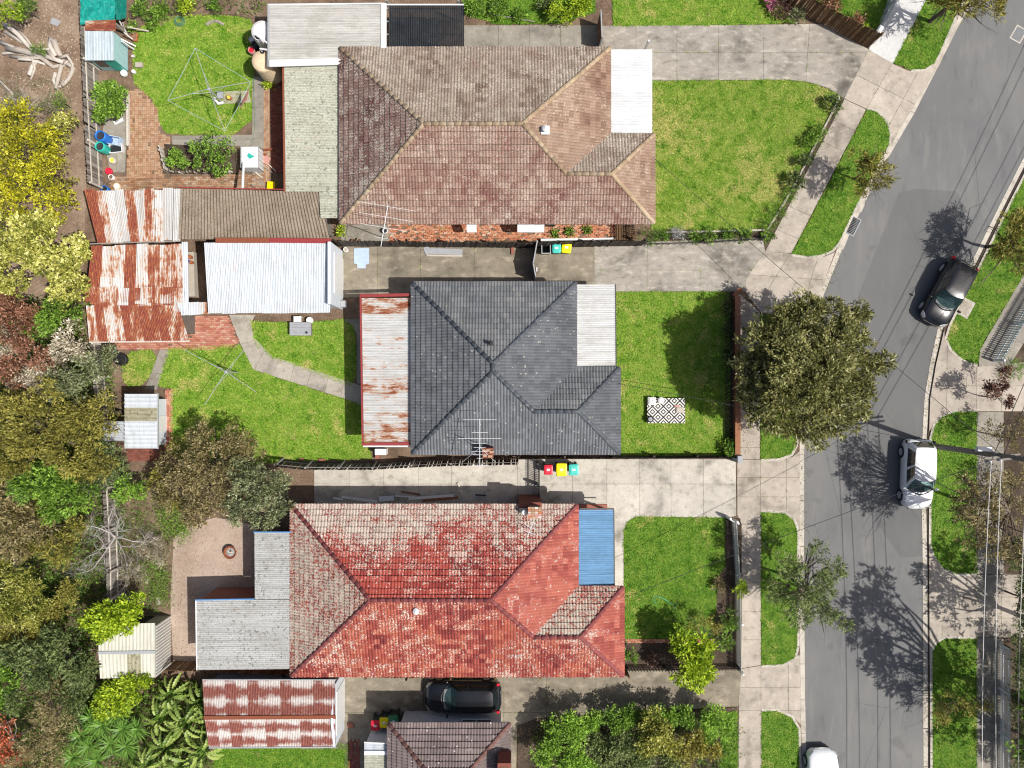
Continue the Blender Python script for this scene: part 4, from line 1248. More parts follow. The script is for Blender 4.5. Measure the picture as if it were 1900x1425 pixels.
# street fittings -------------------------------------------------------------------
def drain():
    p = P(1583, 419)
    o = empty('storm_drain', (p.x, p.y, -0.1), 'steel grated storm drain set in the kerb of the slanting verge', 'drain')
    ang = math.atan2(-(296 - 464), 1647 - 1563)
    u = Vector((math.cos(ang), math.sin(ang), 0)); v = Vector((-u.y, u.x, 0))
    f = MB()
    c = Vector((p.x, p.y, -0.07))
    for s_ in (-1, 1):
        f.bar(c + v * .28 * s_ - u * .52, c + v * .28 * s_ + u * .52, .05, .05)
        f.bar(c + u * .52 * s_ - v * .30, c + u * .52 * s_ + v * .30, .05, .05)
    f.build('frame', 'grey_metal', o)
    MB().bar(c - u * .5 - Vector((0, 0, .02)), c + u * .5 - Vector((0, 0, .02)), .54, .01).build('pit', 'dark_metal', o)
    for k in range(11):
        MB().bar(c + u * (-.45 + .09 * k) - v * .26, c + u * (-.45 + .09 * k) + v * .26, .03, .03).build('grate_bar', 'steel_lid', o)
    q = poly((1568, 432), (1575, 440), (1566, 462), (1556, 462))
    MB().prism(q, -.12, -.07).build('apron', 'kerb_stone', o)
    q = poly((1590, 396), (1600, 392), (1606, 378), (1597, 380))
    MB().prism(q, -.12, -.07).build('apron', 'kerb_stone', o)
drain()
p = P(1790, 571)
o = empty('pit_cover', (p.x, p.y, 0), 'square concrete pit cover in the verge beside the black car', 'pit cover', rz=R(-28))
MB().box(-.42, .42, -.52, .52, -.05, .03).build('surround', 'concrete_pale', o, local=True)
MB().box(-.28, .28, -.36, .36, .03, .045).build('lid', 'concrete_warm', o, local=True)
for k, (x, y) in enumerate(((1892, 62), )):
    p = P(x, y)
    o = empty('pit_cover', (p.x, p.y, -0.1), 'square steel service lid in the road at the top corner', 'pit cover', rz=R(-30))
    MB().box(-.35, .35, -.45, .45, 0, .004).build('surround', 'kerb_stone', o, local=True)
    MB().box(-.28, .28, -.38, .38, .004, .008).build('lid', 'steel_lid', o, local=True)

# weeds in the joints, leaf litter in the channels and on the road ------------------
def joint_weeds():
    X, Y = [], []
    for pts, cuts, mat in JOINTS:
        lines = [(XY(*p_), XY(*q_)) for p_, q_ in cuts]
        lines += [(pts[i], pts[(i + 1) % len(pts)]) for i in range(len(pts))]
        for (x1, y1), (x2, y2) in lines:
            l = math.hypot(x2 - x1, y2 - y1)
            t = rng.uniform(0, 1, int(l * 1.1))
            t = (t[:, None] + rng.normal(0, .12 / max(l, .3), (len(t), 7))).reshape(-1)
            x = x1 + (x2 - x1) * t + rng.normal(0, .015, len(t)); y = y1 + (y2 - y1) * t + rng.normal(0, .015, len(t))
            big = [(px_ * 1.0, py_ * 1.0) for px_, py_ in pts]
            k = inside(x, y, big) & (x < 29)
            k &= rng.uniform(0, 1, len(t)) < (.75 if mat in ('concrete_old', 'concrete_dark', 'concrete_grey') else .4)
            X.append(x[k]); Y.append(y[k])
    x, y = np.concatenate(X), np.concatenate(Y)
    n = len(x)
    a = rng.uniform(0, 6.28, n); L = rng.uniform(.04, .11, n)
    b = np.stack([x, y, np.full(n, .008)], 1)
    s_ = np.stack([-np.sin(a), np.cos(a), np.zeros(n)], 1) * rng.uniform(.008, .02, n)[:, None]
    tip = b + np.stack([np.cos(a) * L * .7, np.sin(a) * L * .7, L * .6], 1)
    tag(quads_np('joint_weeds', np.stack([b - s_, b + s_, tip], 1), rng.uniform(0, .8, n), 'grass_dry', nv=3), 'weeds sprouting from the concrete joints', 'weeds', kind='stuff')
joint_weeds()
def litter(label, line, spread, n, z, mat):
    P_ = np.array([XY(*p_) for p_ in line])
    seg = rng.integers(0, len(P_) - 1, n); t = rng.uniform(0, 1, n)[:, None]
    q = P_[seg] * (1 - t) + P_[seg + 1] * t + rng.normal(0, spread, (n, 2))
    c = np.concatenate([q, np.full((n, 1), z)], 1)
    d = unit(np.concatenate([rng.normal(0, 1, (n, 2)), rng.uniform(0, .3, (n, 1))], 1))
    tag(leaf_cloud(c, d, rng.uniform(.04, .10, n), rng.uniform(.02, .05, n), rng.uniform(0, 1, n), mat, None, 'leaf_litter', .2), label, 'leaf litter', kind='stuff')
litter('fallen leaves in the gutter under the big street tree', [(1560, 470), (1509, 590), (1497, 720), (1490, 850), (1490, 1000)], .16, 700, -.078, 'leaf_brown')
litter('fallen leaves in the far gutter', [(1818, 475), (1747, 609), (1722, 740), (1718, 947), (1720, 1200), (1720, 1425)], .14, 900, -.078, 'leaf_brown')
litter('fallen leaves on the footpath under the big tree', [(1390, 560), (1390, 850)], .35, 350, .012, 'leaf_brown')
litter('fallen leaves on the far footpath', [(1835, 770), (1838, 1100), (1838, 1420)], .45, 500, .012, 'leaf_brown')
litter('leaf scraps on the sandy yard and lowest driveway', [(350, 1000), (340, 1220), (345, 1030)], .5, 250, .006, 'leaf_brown')
litter('leaf scraps along the lowest driveway', [(1000, 1318), (1366, 1300)], .4, 400, .014, 'leaf_brown')
litter('twigs and bark scraps behind the back fence', [(20, 20), (60, 60), (120, 30), (125, 150), (20, 150), (120, 300)], 1.0, 1600, -.02, 'leaf_cream')

# ------------------------------------------------------------------ houses
EZ = 2.7
def ex(px): return P(px, CY, EZ).x
def ey(py): return P(CX, py, EZ).y

def house(name, label, W_, N_, E_, S_, bay, mats, ridge, wall, gut, stagger=False, quota=300, tan=0.4, amp=0.042, wins=()):
    x0, x1, y1, y0 = ex(W_), ex(E_), ey(N_), ey(S_)
    b = (ex(bay[0]), ey(bay[1])) if bay else None
    o = empty(name, ((x0 + x1) / 2, (y0 + y1) / 2, 0), label, 'house')
    i = 0.5
    if b:
        pts = [(x0 + i, y0 + i), (b[0] - i, y0 + i), (b[0] - i, b[1] - i), (x1 - i, b[1] - i), (x1 - i, y1 - i), (x0 + i, y1 - i)]
        ev = [(x0, y0), (b[0], y0), (b[0], b[1]), (x1, b[1]), (x1, y1), (x0, y1), (x0, y0)]
    else:
        pts = [(x0 + i, y0 + i), (x1 - i, y0 + i), (x1 - i, y1 - i), (x0 + i, y1 - i)]
        ev = [(x0, y0), (x1, y0), (x1, y1), (x0, y1), (x0, y0)]
    MB().prism(pts, -0.05, EZ - 0.09).build('wall', wall, o)
    sof = MB()
    sof.add([(x, y, EZ - 0.085) for x, y in ev[:-1]], [tuple(range(len(ev) - 1))])
    sof.build('soffit', 'soffit', o)
    gutter(o, [(x, y) for x, y in ev], gut, EZ)
    hip_roof(o, x0, x1, y0, y1, EZ, tan, b, mats, ridge, stagger=stagger, quota=quota, amp=amp)
    for (px, axis, w, h) in wins:
        if axis == '-y': c = (P(px, 0, 0).x, y0 + i, 1.6)
        elif axis == 'y': c = (P(px, 0, 0).x, y1 - i, 1.6)
        elif axis == 'x': c = ((b[0] if b else x1) - i, P(0, px, 0).y, 1.6)
        else: c = (x0 + i, P(0, px, 0).y, 1.6)
        window(o, c, w, h, axis)
    return o, (x0, x1, y0, y1, b)

def Q(z, *pts):
    return [P(x, y, zz) for (x, y), zz in zip(pts, z if isinstance(z, (list, tuple)) else [z] * len(pts))]

def gable_wall(parent, pts, z, mat, name='wall', inset=0.0):
    return MB().prism(pts, -0.05, z).build(name, mat, parent)

# --- brown tiled house
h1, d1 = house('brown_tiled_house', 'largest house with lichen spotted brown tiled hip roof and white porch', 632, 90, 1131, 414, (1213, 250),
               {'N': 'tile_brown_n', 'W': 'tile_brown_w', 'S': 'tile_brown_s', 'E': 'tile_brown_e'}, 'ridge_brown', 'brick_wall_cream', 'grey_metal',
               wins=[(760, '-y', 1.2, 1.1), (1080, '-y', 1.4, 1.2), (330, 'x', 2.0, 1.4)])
pz = 2.55
pr = MB().bar(P(1208, 92, pz - .12), P(1208, 250, pz - .12), .1, .14).build('porch_roof', 'white_paint', h1)
q = Q([pz + .12, pz + .12, pz - .04, pz - .04], (1129, 92), (1129, 250), (1208, 92), (1208, 250))
sheets(pr, q[0], q[1], q[2], q[3], 'iron_porch', tone=lambda i: 1.0 - .12 * (i % 2))
posts(h1, [XY(1190, 110), XY(1190, 165), XY(1190, 225)], 2.4)
# vent on the east slope
def vent(house_, px, py, z, mat, label=None, r=.1, h=.35):
    p = P(px, py, z)
    v = MB().lathe([(r, -.25), (r, h * .6), (r * 1.7, h * .62), (r * 1.7, h * .72), (r * .4, h)], (p.x, p.y, p.z), 14, True).build('roof_vent', mat, house_, smooth=False)
    MB().box(p.x - r * 2.2, p.x + r * 2.2, p.y - r * 2.2, p.y + r * 2.2, p.z - .12, p.z - .02).build('flashing', mat, v, local=True)
vent(h1, 1012, 241, 4.4, 'aluminium')
# white awnings and the air conditioner on the shaded side wall
for px, w in ((875, .55), (985, 1.5)):
    p = P(px, 424, 1.7); yy = d1[2] + .5
    MB().add([(p.x - w / 2, yy, 2.0), (p.x + w / 2, yy, 2.0), (p.x + w / 2, yy - .75, 1.45), (p.x - w / 2, yy - .75, 1.45), (p.x - w / 2, yy, 1.9), (p.x + w / 2, yy, 1.9), (p.x + w / 2, yy - .75, 1.37), (p.x - w / 2, yy - .75, 1.37)],
             [(0, 3, 2, 1), (4, 5, 6, 7), (0, 1, 5, 4), (3, 7, 6, 2), (0, 4, 7, 3), (1, 2, 6, 5)]).build('awning', 'white_paint', h1)
p = P(1020, 422, 1.0)
MB().box(p.x - .3, p.x + .3, d1[2] + .2, d1[2] + .5, .8, 1.4).build('air_conditioner', 'dark_metal', h1)

# grey carport with white flashing, dark polycarbonate carport, mossy lean-to
z = 2.75
o = empty('grey_carport', P(600, 60), 'pale grey corrugated carport roof above the brown house, with white flashing', 'carport')
q = Q([z - .15, z - .15, z, z], (500, 10), (500, 124), (712, 10), (712, 124))
q2 = Q([z - .15, z - .15, z, z], (500, 10), (500, 112), (712, 10), (712, 112))
sheets(o, q2[0], q2[1], q2[2], q2[3], 'iron_zinc', tone=lambda i: .85 + .15 * (i % 2), rust=lambda i: 0.0)
MB().bar(P(712, 6, z + .03), P(712, 89, z + .03), .30, .04).build('flashing', 'white_paint', o)
MB().bar(P(500, 118, z - .05), P(632, 114, z + .0), .36, .05).build('flashing', 'white_paint', o)
MB().bar(P(499, 8, z - .2), P(499, 124, z - .2), .12, .12).build('gutter', 'grey_metal', o)
MB().bar(P(498, 9, z - .14), P(712, 7, z), .08, .08).build('fascia', 'white_paint', o)
MB().prism(poly((534, 62), (690, 62), (690, 116), (534, 116)), -.05, 2.4).build('wall', 'cream_wall', o)
o = empty('dark_carport', P(790, 50), 'dark translucent ribbed carport roof above the brown house', 'carport')
q = Q([z - .08, z - .08, z - .12, z - .12], (722, 9), (861, 10), (722, 95), (861, 95))
sheets(o, q[0], q[1], q[2], q[3], 'dark_polycarbonate', pitch=.12, amp=.02)
for k in range(4):
    MB().bar(P(716, 16 + 24 * k, z - .2), P(861, 16 + 24 * k, z - .2), .05, .08).build('batten', 'grey_metal', o)
MB().bar(P(716, 9, z - .05), P(861, 9, z - .05), .06, .1).build('fascia', 'white_paint', o)
posts(o, [XY(856, 40), XY(730, 40)], 2.5, 'grey_metal')
o = empty('mossy_lean_to', P(580, 250), 'lean-to roof blotched with pale green lichen west of the brown house', 'lean-to')
z = 2.55
q = Q([z - .12, z - .12, z, z], (527, 117), (530, 356), (634, 114), (634, 356))
sheets(o, q[0], q[1], q[2], q[3], 'iron_mossy', tone=lambda i: .95, rust=lambda i: 0)
q = Q([z - .1, z - .1, z, z], (592, 357), (595, 405), (634, 357), (634, 405))
sheets(o, q[0], q[1], q[2], q[3], 'iron_mossy', tone=lambda i: .95, rust=lambda i: 0)
MB().bar(P(526, 116, z - .2), P(529, 357, z - .2), .12, .12).build('gutter', 'rust_metal', o)
MB().prism(poly((558, 132), (640, 132), (640, 345), (558, 345)), -.05, 2.3).build('wall', 'cream_wall', o)
MB().prism(poly((619, 360), (640, 360), (640, 396), (619, 396)), -.05, 2.3).build('wall', 'white_wall', o)

# --- charcoal tiled house
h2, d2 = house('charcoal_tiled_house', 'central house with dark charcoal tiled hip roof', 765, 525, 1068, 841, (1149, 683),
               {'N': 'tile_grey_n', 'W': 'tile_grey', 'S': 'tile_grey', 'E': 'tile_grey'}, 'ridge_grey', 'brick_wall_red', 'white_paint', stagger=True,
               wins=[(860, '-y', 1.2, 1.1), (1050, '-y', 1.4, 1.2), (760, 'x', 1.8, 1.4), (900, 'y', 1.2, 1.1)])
pz = 2.5
pr = MB().bar(P(1141, 528, pz - .12), P(1142, 682, pz - .12), .1, .14).build('porch_roof', 'dark_metal', h2)
q = Q([pz + .1, pz + .1, pz - .04, pz - .04], (1066, 528), (1066, 682), (1141, 528), (1142, 682))
sheets(pr, q[0], q[1], q[2], q[3], 'iron_x', tone=lambda i: .82 + .1 * (i % 3), rust=lambda i: .0, pitch=.12, amp=.022)
posts(h2, [XY(1125, 545), XY(1125, 600), XY(1125, 670)], 2.35)
vent(h2, 910, 637, 4.2, 'dark_metal', r=.06, h=.5)
o = empty('rusty_lean_to', P(720, 690), 'rust banded iron lean-to roof with dark red edges beside the charcoal house', 'lean-to')
z = 2.45
q = Q([z - .14, z - .14, z, z], (671, 553), (675, 820), (766, 553), (768, 820))
sheets(o, q[0], q[1], q[2], q[3], 'iron_x', rust=lambda i: (.40, .32, .24, .36, .30, .40, .28, .34)[i % 8], tone=lambda i: .92, width=.9)
MB().bar(P(668, 549, z - .05), P(766, 547, z + .03), .16, .16).build('barge_board', 'red_trim', o)
MB().bar(P(672, 824, z - .05), P(768, 823, z + .03), .16, .16).build('barge_board', 'red_trim', o)
MB().bar(P(669, 547, z - .12), P(673, 826, z - .12), .08, .14).build('barge_board', 'red_trim', o)
MB().bar(P(674, 828, z - .08), P(770, 828, z), .08, .1).build('flashing', 'white_paint', o)
MB().prism(poly((692, 568), (775, 568), (775, 806), (692, 806)), -.05, 2.25).build('wall', 'white_wall', o)
q = P(708, 836, .6)
MB().box(q.x - .32, q.x + .32, q.y - .22, q.y + .12, .35, .95).build('air_conditioner', 'white_paint', o)
MB().box(q.x - .42, q.x - .2, q.y - .5, q.y + .2, 0, .3).build('brick_pier', 'brick_wall_red', o)

# --- red tiled house
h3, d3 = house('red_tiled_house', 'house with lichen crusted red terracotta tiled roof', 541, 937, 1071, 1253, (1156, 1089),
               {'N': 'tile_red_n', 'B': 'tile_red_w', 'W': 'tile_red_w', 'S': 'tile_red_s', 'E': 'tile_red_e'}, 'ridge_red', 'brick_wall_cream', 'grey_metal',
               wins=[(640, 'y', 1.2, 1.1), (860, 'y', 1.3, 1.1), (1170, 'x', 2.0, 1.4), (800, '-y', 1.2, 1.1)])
# the lichen lies thick on the small north-facing slope of the wing as well
pz = 2.55
pr = MB().bar(P(1138, 946, pz - .12), P(1139, 1087, pz - .12), .1, .14).build('porch_roof', 'dark_metal', h3)
q = Q([pz + .1, pz + .1, pz - .04, pz - .04], (1073, 946), (1074, 1087), (1138, 946), (1139, 1087))
sheets(pr, q[0], q[1], q[2], q[3], 'iron_blue', tone=lambda i: .9 + .1 * (i % 2), pitch=.12, amp=.022)
MB().bar(P(1075, 944, pz + .02), P(1139, 944, pz - .06), .08, .12).build('barge_board', 'dark_metal', h3)
posts(h3, [XY(1118, 942), XY(1120, 1000), XY(1120, 1068)], 2.35)
MB().prism(poly((1076, 935), (1126, 935), (1126, 1066), (1076, 1066)), -.02, .22).build('porch_floor', 'brick_wall_red', h3)
MB().bar(P(1126, 934, .9), P(1076, 934, .9), .06, .06).build('porch_rail', 'timber_pale', h3)
vent(h3, 773, 1132, 4.3, 'aluminium')
p = P(649, 1218, 3.3)
MB().box(p.x - .2, p.x + .2, p.y - .14, p.y + .14, 3.02, 3.13).build('skylight_tile', 'white_paint', h3)
# chimney with a stepped brick shoulder
yN = d3[3]
px0, px1 = P(963, 0, 3).x, P(1001, 0, 3).x
c = MB()
c.box(px0, px1 + .12, yN - .35, yN + .18, 0, 2.95)
ch = c.build('chimney', 'brick_dark', h3)
MB().box(px0 + .52, px1 + .02, yN - .46, yN + .02, 2.95, 3.75).build('stack', 'brick_mixed', ch, local=True)
MB().box(px0 + .02, px0 + .5, yN - .44, yN - .12, 2.9, 3.05).build('stack', 'brick_wall_cream', ch, local=True)
MB().lathe([(.11, 0), (.11, .35), (.16, .36), (.13, .45)], (px0 + .28, yN - .28, 3.05), 14, True).build('flue', 'white_paint', ch, local=True)
for bi in range(4):
    for bj in range(5):
        bx_ = px0 + .47 + bi * (px1 + .08 - px0 - .46) / 4; by_ = yN - .52 + bj * .12
        MB().box(bx_, bx_ + (px1 + .08 - px0 - .46) / 4 - .012, by_, by_ + .108, 3.75, 3.81 + rnd.uniform(0, .02)).build('brick', rnd.choice(('brick_orange', 'pink_board', 'brick_mixed', 'terracotta', 'timber_pale')), ch, local=True)
# roof of the rear extension: two overlapping rectangles of weathered iron
z = 2.75
o = empty('weathered_extension', P(460, 1120), 'L-shaped weathered grey iron roof behind the red house, blue fascia', 'extension')
q = Q([z - .1, z - .1, z, z], (472, 988), (473, 1112), (542, 988), (544, 1112))
sheets(o, q[0], q[1], q[2], q[3], 'iron_weathered', tone=lambda i: .75 + .1 * (i % 2), pitch=.11, amp=.02)
q = Q([z - .16, z - .16, z, z], (364, 1113), (366, 1243), (544, 1113), (545, 1241))
sheets(o, q[0], q[1], q[2], q[3], 'iron_weathered', tone=lambda i: .75 + .1 * (i % 2), pitch=.11, amp=.02)
MB().bar(P(471, 987, z - .1), P(541, 987, z - .02), .06, .14).build('fascia', 'blue_trim', o)
MB().bar(P(363, 1113, z - .18), P(472, 1111, z - .1), .06, .14).build('fascia', 'blue_trim', o)
MB().bar(P(364, 1114, z - .2), P(366, 1243, z - .2), .06, .12).build('fascia', 'white_paint', o)
MB().prism(poly((514, 986), (560, 986), (560, 1200), (404, 1200), (404, 1090), (514, 1090)), -.05, 2.5).build('wall', 'brick_wall_red', o)

# --- plum tiled house at the lower edge
h4, d4 = house('plum_tiled_house', 'lowest house with purple brown tiled roof cut by the bottom edge', 721, 1342, 946, 1760, None,
               {'N': 'tile_plum', 'W': 'tile_plum', 'S': 'tile_plum', 'E': 'tile_plum'}, 'ridge_plum', 'white_wall', 'white_paint', quota=300, wins=[(886, 'y', 1.7, .9)])
p = P(936, 1418, 3.4)
c = MB().box(p.x - .35, p.x + .35, p.y - .5, p.y + .5, 2.9, 4.3).build('chimney', 'brick_dark', h4)
MB().box(p.x - .2, p.x + .2, p.y - .3, p.y + .3, 4.3, 4.36).build('cap', 'brick_orange', c, local=True)
o = empty('white_rear_porch', P(690, 1400), 'small white porch with mossy roof beside the plum tiled house', 'porch')
z = 2.4
q = Q(z, (676, 1399), (676, 1470), (722, 1399), (722, 1470))
sheets(o, q[0], q[1], q[2], q[3], 'iron_mossy', tone=lambda i: .8)
MB().bar(P(676, 1397, z + .03), P(722, 1397, z + .03), .22, .05).build('flashing', 'white_paint', o)
q = Q(z - .05, (676, 1378), (676, 1396), (722, 1378), (722, 1396))
sheets(o, q[0], q[1], q[2], q[3], 'iron_white', tone=lambda i: 1)
MB().bar(P(676, 1377, z - .06), P(722, 1379, z - .02), .06, .1).build('fascia', 'white_paint', o)
MB().prism(poly((692, 1347), (735, 1347), (735, 1470), (692, 1470)), -.05, 2.25).build('wall', 'white_wall', o)

# ------------------------------------------------------------------ sheds and garages
def pick(*v): return lambda i: v[i % len(v)]
o = empty('rust_patched_shed', P(250, 400), 'uppermost long shed roof of patched white and rust iron sheets', 'shed')
z = 2.2
q = Q([z + .12, z + .12, z - .08, z - .08], (157, 353), (340, 350), (182, 452), (335, 447))
sheets(o, q[0], q[1], q[2], q[3], 'iron_y', rust=pick(.85, .6, .36, .30, .72, .34, .5, .42, .26, .18, .1), tone=pick(.5, .7, .85, .6, .95, .6, .9, 1.0), jag=.06, width=.52)
MB().prism(poly((224, 374), (350, 374), (350, 446), (224, 446)), -.05, 2.0).build('wall', 'timber_grey', o)
MB().bar(P(160, 453, z - .1), P(336, 447, z - .1), .06, .06).build('gutter', 'timber_grey', o)
o = empty('fibro_shed', P(470, 400), 'long shed with coarse brown ribbed fibre cement roof', 'shed')
q = Q([z + .16, z + .16, z - .04, z - .04], (336, 350), (592, 356), (332, 444), (614, 444))
sheets(o, q[0], q[1], q[2], q[3], 'fibre_cement', pitch=.175, amp=.04, width=1.05, seg=6)
MB().bar(P(332, 348, z + .1), P(592, 353, z + .1), .05, .1).build('fascia', 'red_trim', o)
MB().prism(poly((352, 374), (608, 374), (618, 440), (352, 440)), -.05, 2.0).build('wall', 'timber_grey', o)
o = empty('rust_streaked_shed', P(250, 510), 'middle rusty iron shed roof with upright rust streaks', 'shed')
z = 2.15
q = Q([z + .1, z + .1, z, z], (170, 456), (338, 452), (160, 562), (342, 562))
sheets(o, q[0], q[1], q[2], q[3], 'iron_y', rust=pick(.8, .46, .42, .78, .40, .5, .44, .46, .54), tone=pick(.7, .8, .95, .6, .98, .9, .75, .9), jag=.05, width=.66)
q = Q([z + .06, z + .06, z - .02, z - .02], (160, 533), (342, 533), (155, 566), (344, 566))
sheets(o, q[0], q[1], q[2], q[3], 'iron_y', rust=pick(.8, .45, .55, .35, .75, .4, .7, .8, .35), tone=pick(.9, .8), jag=.05, width=.62)
q = Q([z + .12, z + .12, z, z], (338, 448), (349, 448), (341, 584), (351, 584))
sheets(o, q[0], q[1], q[2], q[3], 'iron_white', rust=pick(.05), tone=pick(1.0), jag=.03)
MB().prism(poly((214, 476), (350, 476), (350, 550), (214, 550)), -.05, 1.95).build('wall', 'timber_grey', o)
o = empty('deep_rust_shed', P(250, 600), 'lowest of the stacked sheds, deep red rust roof above the brick patio', 'shed')
z = 2.05
q = Q([z + .08, z + .08, z - .06, z - .06], (160, 567), (330, 564), (166, 634), (352, 632))
sheets(o, q[0], q[1], q[2], q[3], 'iron_y', rust=pick(.40, .72, .48, .44, .72, .55, .68, .58, .76, .66, .52), tone=pick(.9, .8, 1.0), jag=.05, width=.5)
q = Q([z + .1, z + .1, z, z], (330, 562), (390, 560), (330, 586), (390, 582))
sheets(o, q[0], q[1], q[2], q[3], 'iron_white', rust=pick(.1, .2, .5), tone=pick(.9), jag=.02, width=.6)
MB().prism(poly((208, 580), (362, 580), (362, 620), (208, 620)), -.05, 1.9).build('wall', 'timber_grey', o)
MB().bar(P(166, 635, z - .1), P(352, 633, z - .1), .07, .09).build('gutter', 'timber_pale', o)
o = empty('white_workshop', P(510, 520), 'large white iron roofed workshop with white brick front', 'workshop')
z = 2.5
q = Q([z + .12, z + .12, z - .1, z - .1], (379, 450), (613, 449), (387, 582), (613, 580))
sheets(o, q[0], q[1], q[2], q[3], 'iron_white', rust=pick(.04, .0, .02), tone=pick(.95, 1.0, .97), jag=.02)
MB().bar(P(400, 446, z + .14), P(500, 446, z + .14), .28, .04).build('flashing', 'rust_metal', o)
MB().bar(P(500, 446, z + .16), P(614, 447, z + .16), .26, .04).build('flashing', 'red_trim', o)
MB().prism(poly((418, 472), (631, 472), (631, 572), (418, 572)), -.05, 2.3).build('wall', 'white_wall', o)
fx0 = P(636, 0, 0).x
MB().prism([(fx0 - .16, P(0, 466, 0).y), (fx0, P(0, 466, 0).y), (fx0, P(0, 574, 0).y), (fx0 - .16, P(0, 574, 0).y)], -.05, 2.95).build('parapet', 'white_wall', o)
MB().box(fx0, fx0 + .04, P(0, 552, 0).y, P(0, 480, 0).y, 0, 2.2).build('roller_door', 'white_paint', o)
MB().box(fx0 + .02, fx0 + .3, P(0, 572, 0).y, P(0, 560, 0).y, .2, .7).build('meter_box', 'grey_metal', o)
# junk in the gap between the sheds
def junk(name, label, px, py, mb, mat, cat):
    o_ = mb.build(name, mat)
    return tag(o_, label, cat)
m = MB()
m.prism(poly((352, 470), (366, 470), (368, 552), (353, 552)), 0, .5)
junk('timber_bench', 'old plank bench in the gap between rusty and white sheds', 0, 0, m, 'timber_pale', 'bench')
for k, (x, y, mt, nm, r_) in enumerate([(356, 478, 'terracotta', 'orange', .12), (358, 488, 'terracotta', 'lower orange', .11), (351, 485, 'blue_plastic', 'blue', .1)]):
    p = P(x, y, .5)
    o = MB().lathe([(r_ * .7, .5), (r_, .75), (r_ * .85, .75), (r_ * .6, .55)], (p.x, p.y, 0), 14, True).build('flower_pot', mt)
    tag(o, nm + ' pot on the bench in the shed gap', 'pot', 'pots on the shed bench')

# small white garden shed
def deck_roof(parent, px0, px1, py0, py1, zl, zh, mat, n, patch=None):
    q_ = Q([zl, zl, zh, zh], (px0, py0), (px0, py1), (px1, py0), (px1, py1))
    return sheets(parent, q_[0], q_[1], q_[2], q_[3], mat, pitch=.24, amp=.025, width=.76, tone=lambda i: 1.0, mats=(lambda i: patch[1] if i in patch[0] else mat) if patch else None)
o = empty('small_white_shed', P(265, 780), 'small white iron garden shed with a stained skylight panel', 'garden shed')
deck_roof(o, 231, 292, 731, 832, 1.95, 2.05, 'iron_white', 4, ((1,), 'iron_skylight'))
MB().prism(poly((266, 740), (309, 740), (309, 823), (266, 823)), -.02, 1.9).build('wall', 'white_wall', o)
MB().bar(P(293, 730, 1.98), P(293, 833, 1.98), .06, .12).build('fascia', 'grey_metal', o)
p = P(309, 785, 0)
MB().box(p.x, p.x + .03, p.y - .45, p.y + .45, 0, 1.8).build('door', 'white_paint', o)
# lower lean-to roof half hidden by leaves west of the small shed
q = Q([1.5, 1.5, 1.6, 1.6], (192, 782), (192, 818), (230, 782), (230, 818))
o = empty('lean_to_roof', P(210, 780), 'grey iron lean-to half hidden by leaves beside the small white shed', 'lean-to')
sheets(o, q[0], q[1], q[2], q[3], 'iron_white', tone=lambda i: .7, rust=lambda i: .2)
posts(o, [XY(214, 784), XY(214, 812)], 1.45, 'timber_grey')

# cream garden shed, gabled
o = empty('cream_garden_shed', P(250, 1205), 'cream iron gabled garden shed with a stained skylight', 'garden shed')
ze, zr = 1.9, 2.15
q = Q([ze, ze, zr, zr], (183, 1158), (288, 1156), (183, 1211), (288, 1209))
sheets(o, q[0], q[1], q[2], q[3], 'iron_cream', pitch=.2, amp=.011, tone=pick(1.0, .96))
q = Q([zr, zr, ze, ze], (183, 1213), (288, 1211), (186, 1259), (288, 1257))
sheets(o, q[0], q[1], q[2], q[3], 'iron_cream', pitch=.2, amp=.011, tone=pick(1.0, .96), mats=lambda i: 'iron_skylight' if i == 2 else 'iron_cream')
MB().bar(P(182, 1211.5, zr + .03), P(288, 1210, zr + .03), .16, .03).build('ridge_cap', 'grey_metal', o)
w0 = [XY(220, 1142), XY(317, 1142), XY(317, 1234), XY(220, 1234)]
MB().prism(w0, -.02, 1.85).build('wall', 'iron_cream', o)
gx = w0[1][0]; ya, yb = w0[1][1], w0[2][1]
MB().add([(gx - .02, ya, 1.85), (gx - .02, yb, 1.85), (gx - .02, (ya + yb) / 2, 2.1)], [(0, 1, 2)]).build('gable', 'iron_cream', o)
for k in range(16):
    yy = yb + (ya - yb) * (k + .5) / 16
    MB().box(gx, gx + .02, yy - .03, yy + .03, 0, 1.82).build('wall_rib', 'white_paint', o)
MB().box(P(235, 0, 0).x, P(290, 0, 0).x, ya, ya + .03, .2, 1.7).build('window', 'window_glass', o)

# rust striped garage
o = empty('rust_striped_garage', P(510, 1320), 'gabled garage with blocks of rust and white on its iron roof', 'garage')
ze, zr = 2.2, 2.75
def garage_mat():
    t = NT('iron_blocks')
    tc = t.pos()
    sp = t.n('ShaderNodeSeparateXYZ'); t.t.links.new(tc, sp.inputs[0])
    a = t.noise(2.2, 5, .7); b = t.noise(12, 4, .7, vec=t.vec((1, .25, 1)))
    y1_ = t.math('ABSOLUTE', t.math('SUBTRACT', t.math('FRACT', t.math('ADD', t.math('DIVIDE', sp.outputs[1], 0.92), .35)), .5))
    f = t.math('ADD', t.math('MULTIPLY', y1_, 1.0), t.math('ADD', t.math('MULTIPLY', t.math('SUBTRACT', a, .5), .9), t.math('MULTIPLY', t.math('SUBTRACT', b, .5), .5)))
    ru = t.attr('rust')
    m_ = t.step(t.math('ADD', f, t.lin(ru, 0, 1, -.30, .42)), .10, .44)
    rc = t.ramp(b, [(.3, (.16, .05, .042)), (.55, (.25, .085, .065)), (.7, (.36, .17, .12))])
    cc = t.mix(m_, t.mix(t.step(b, .4, .6), (.50, .45, .42), (.60, .57, .54)), rc)
    M['iron_blocks'] = t.out(cc, .75, b, .2, .01, spec=.3)
garage_mat()
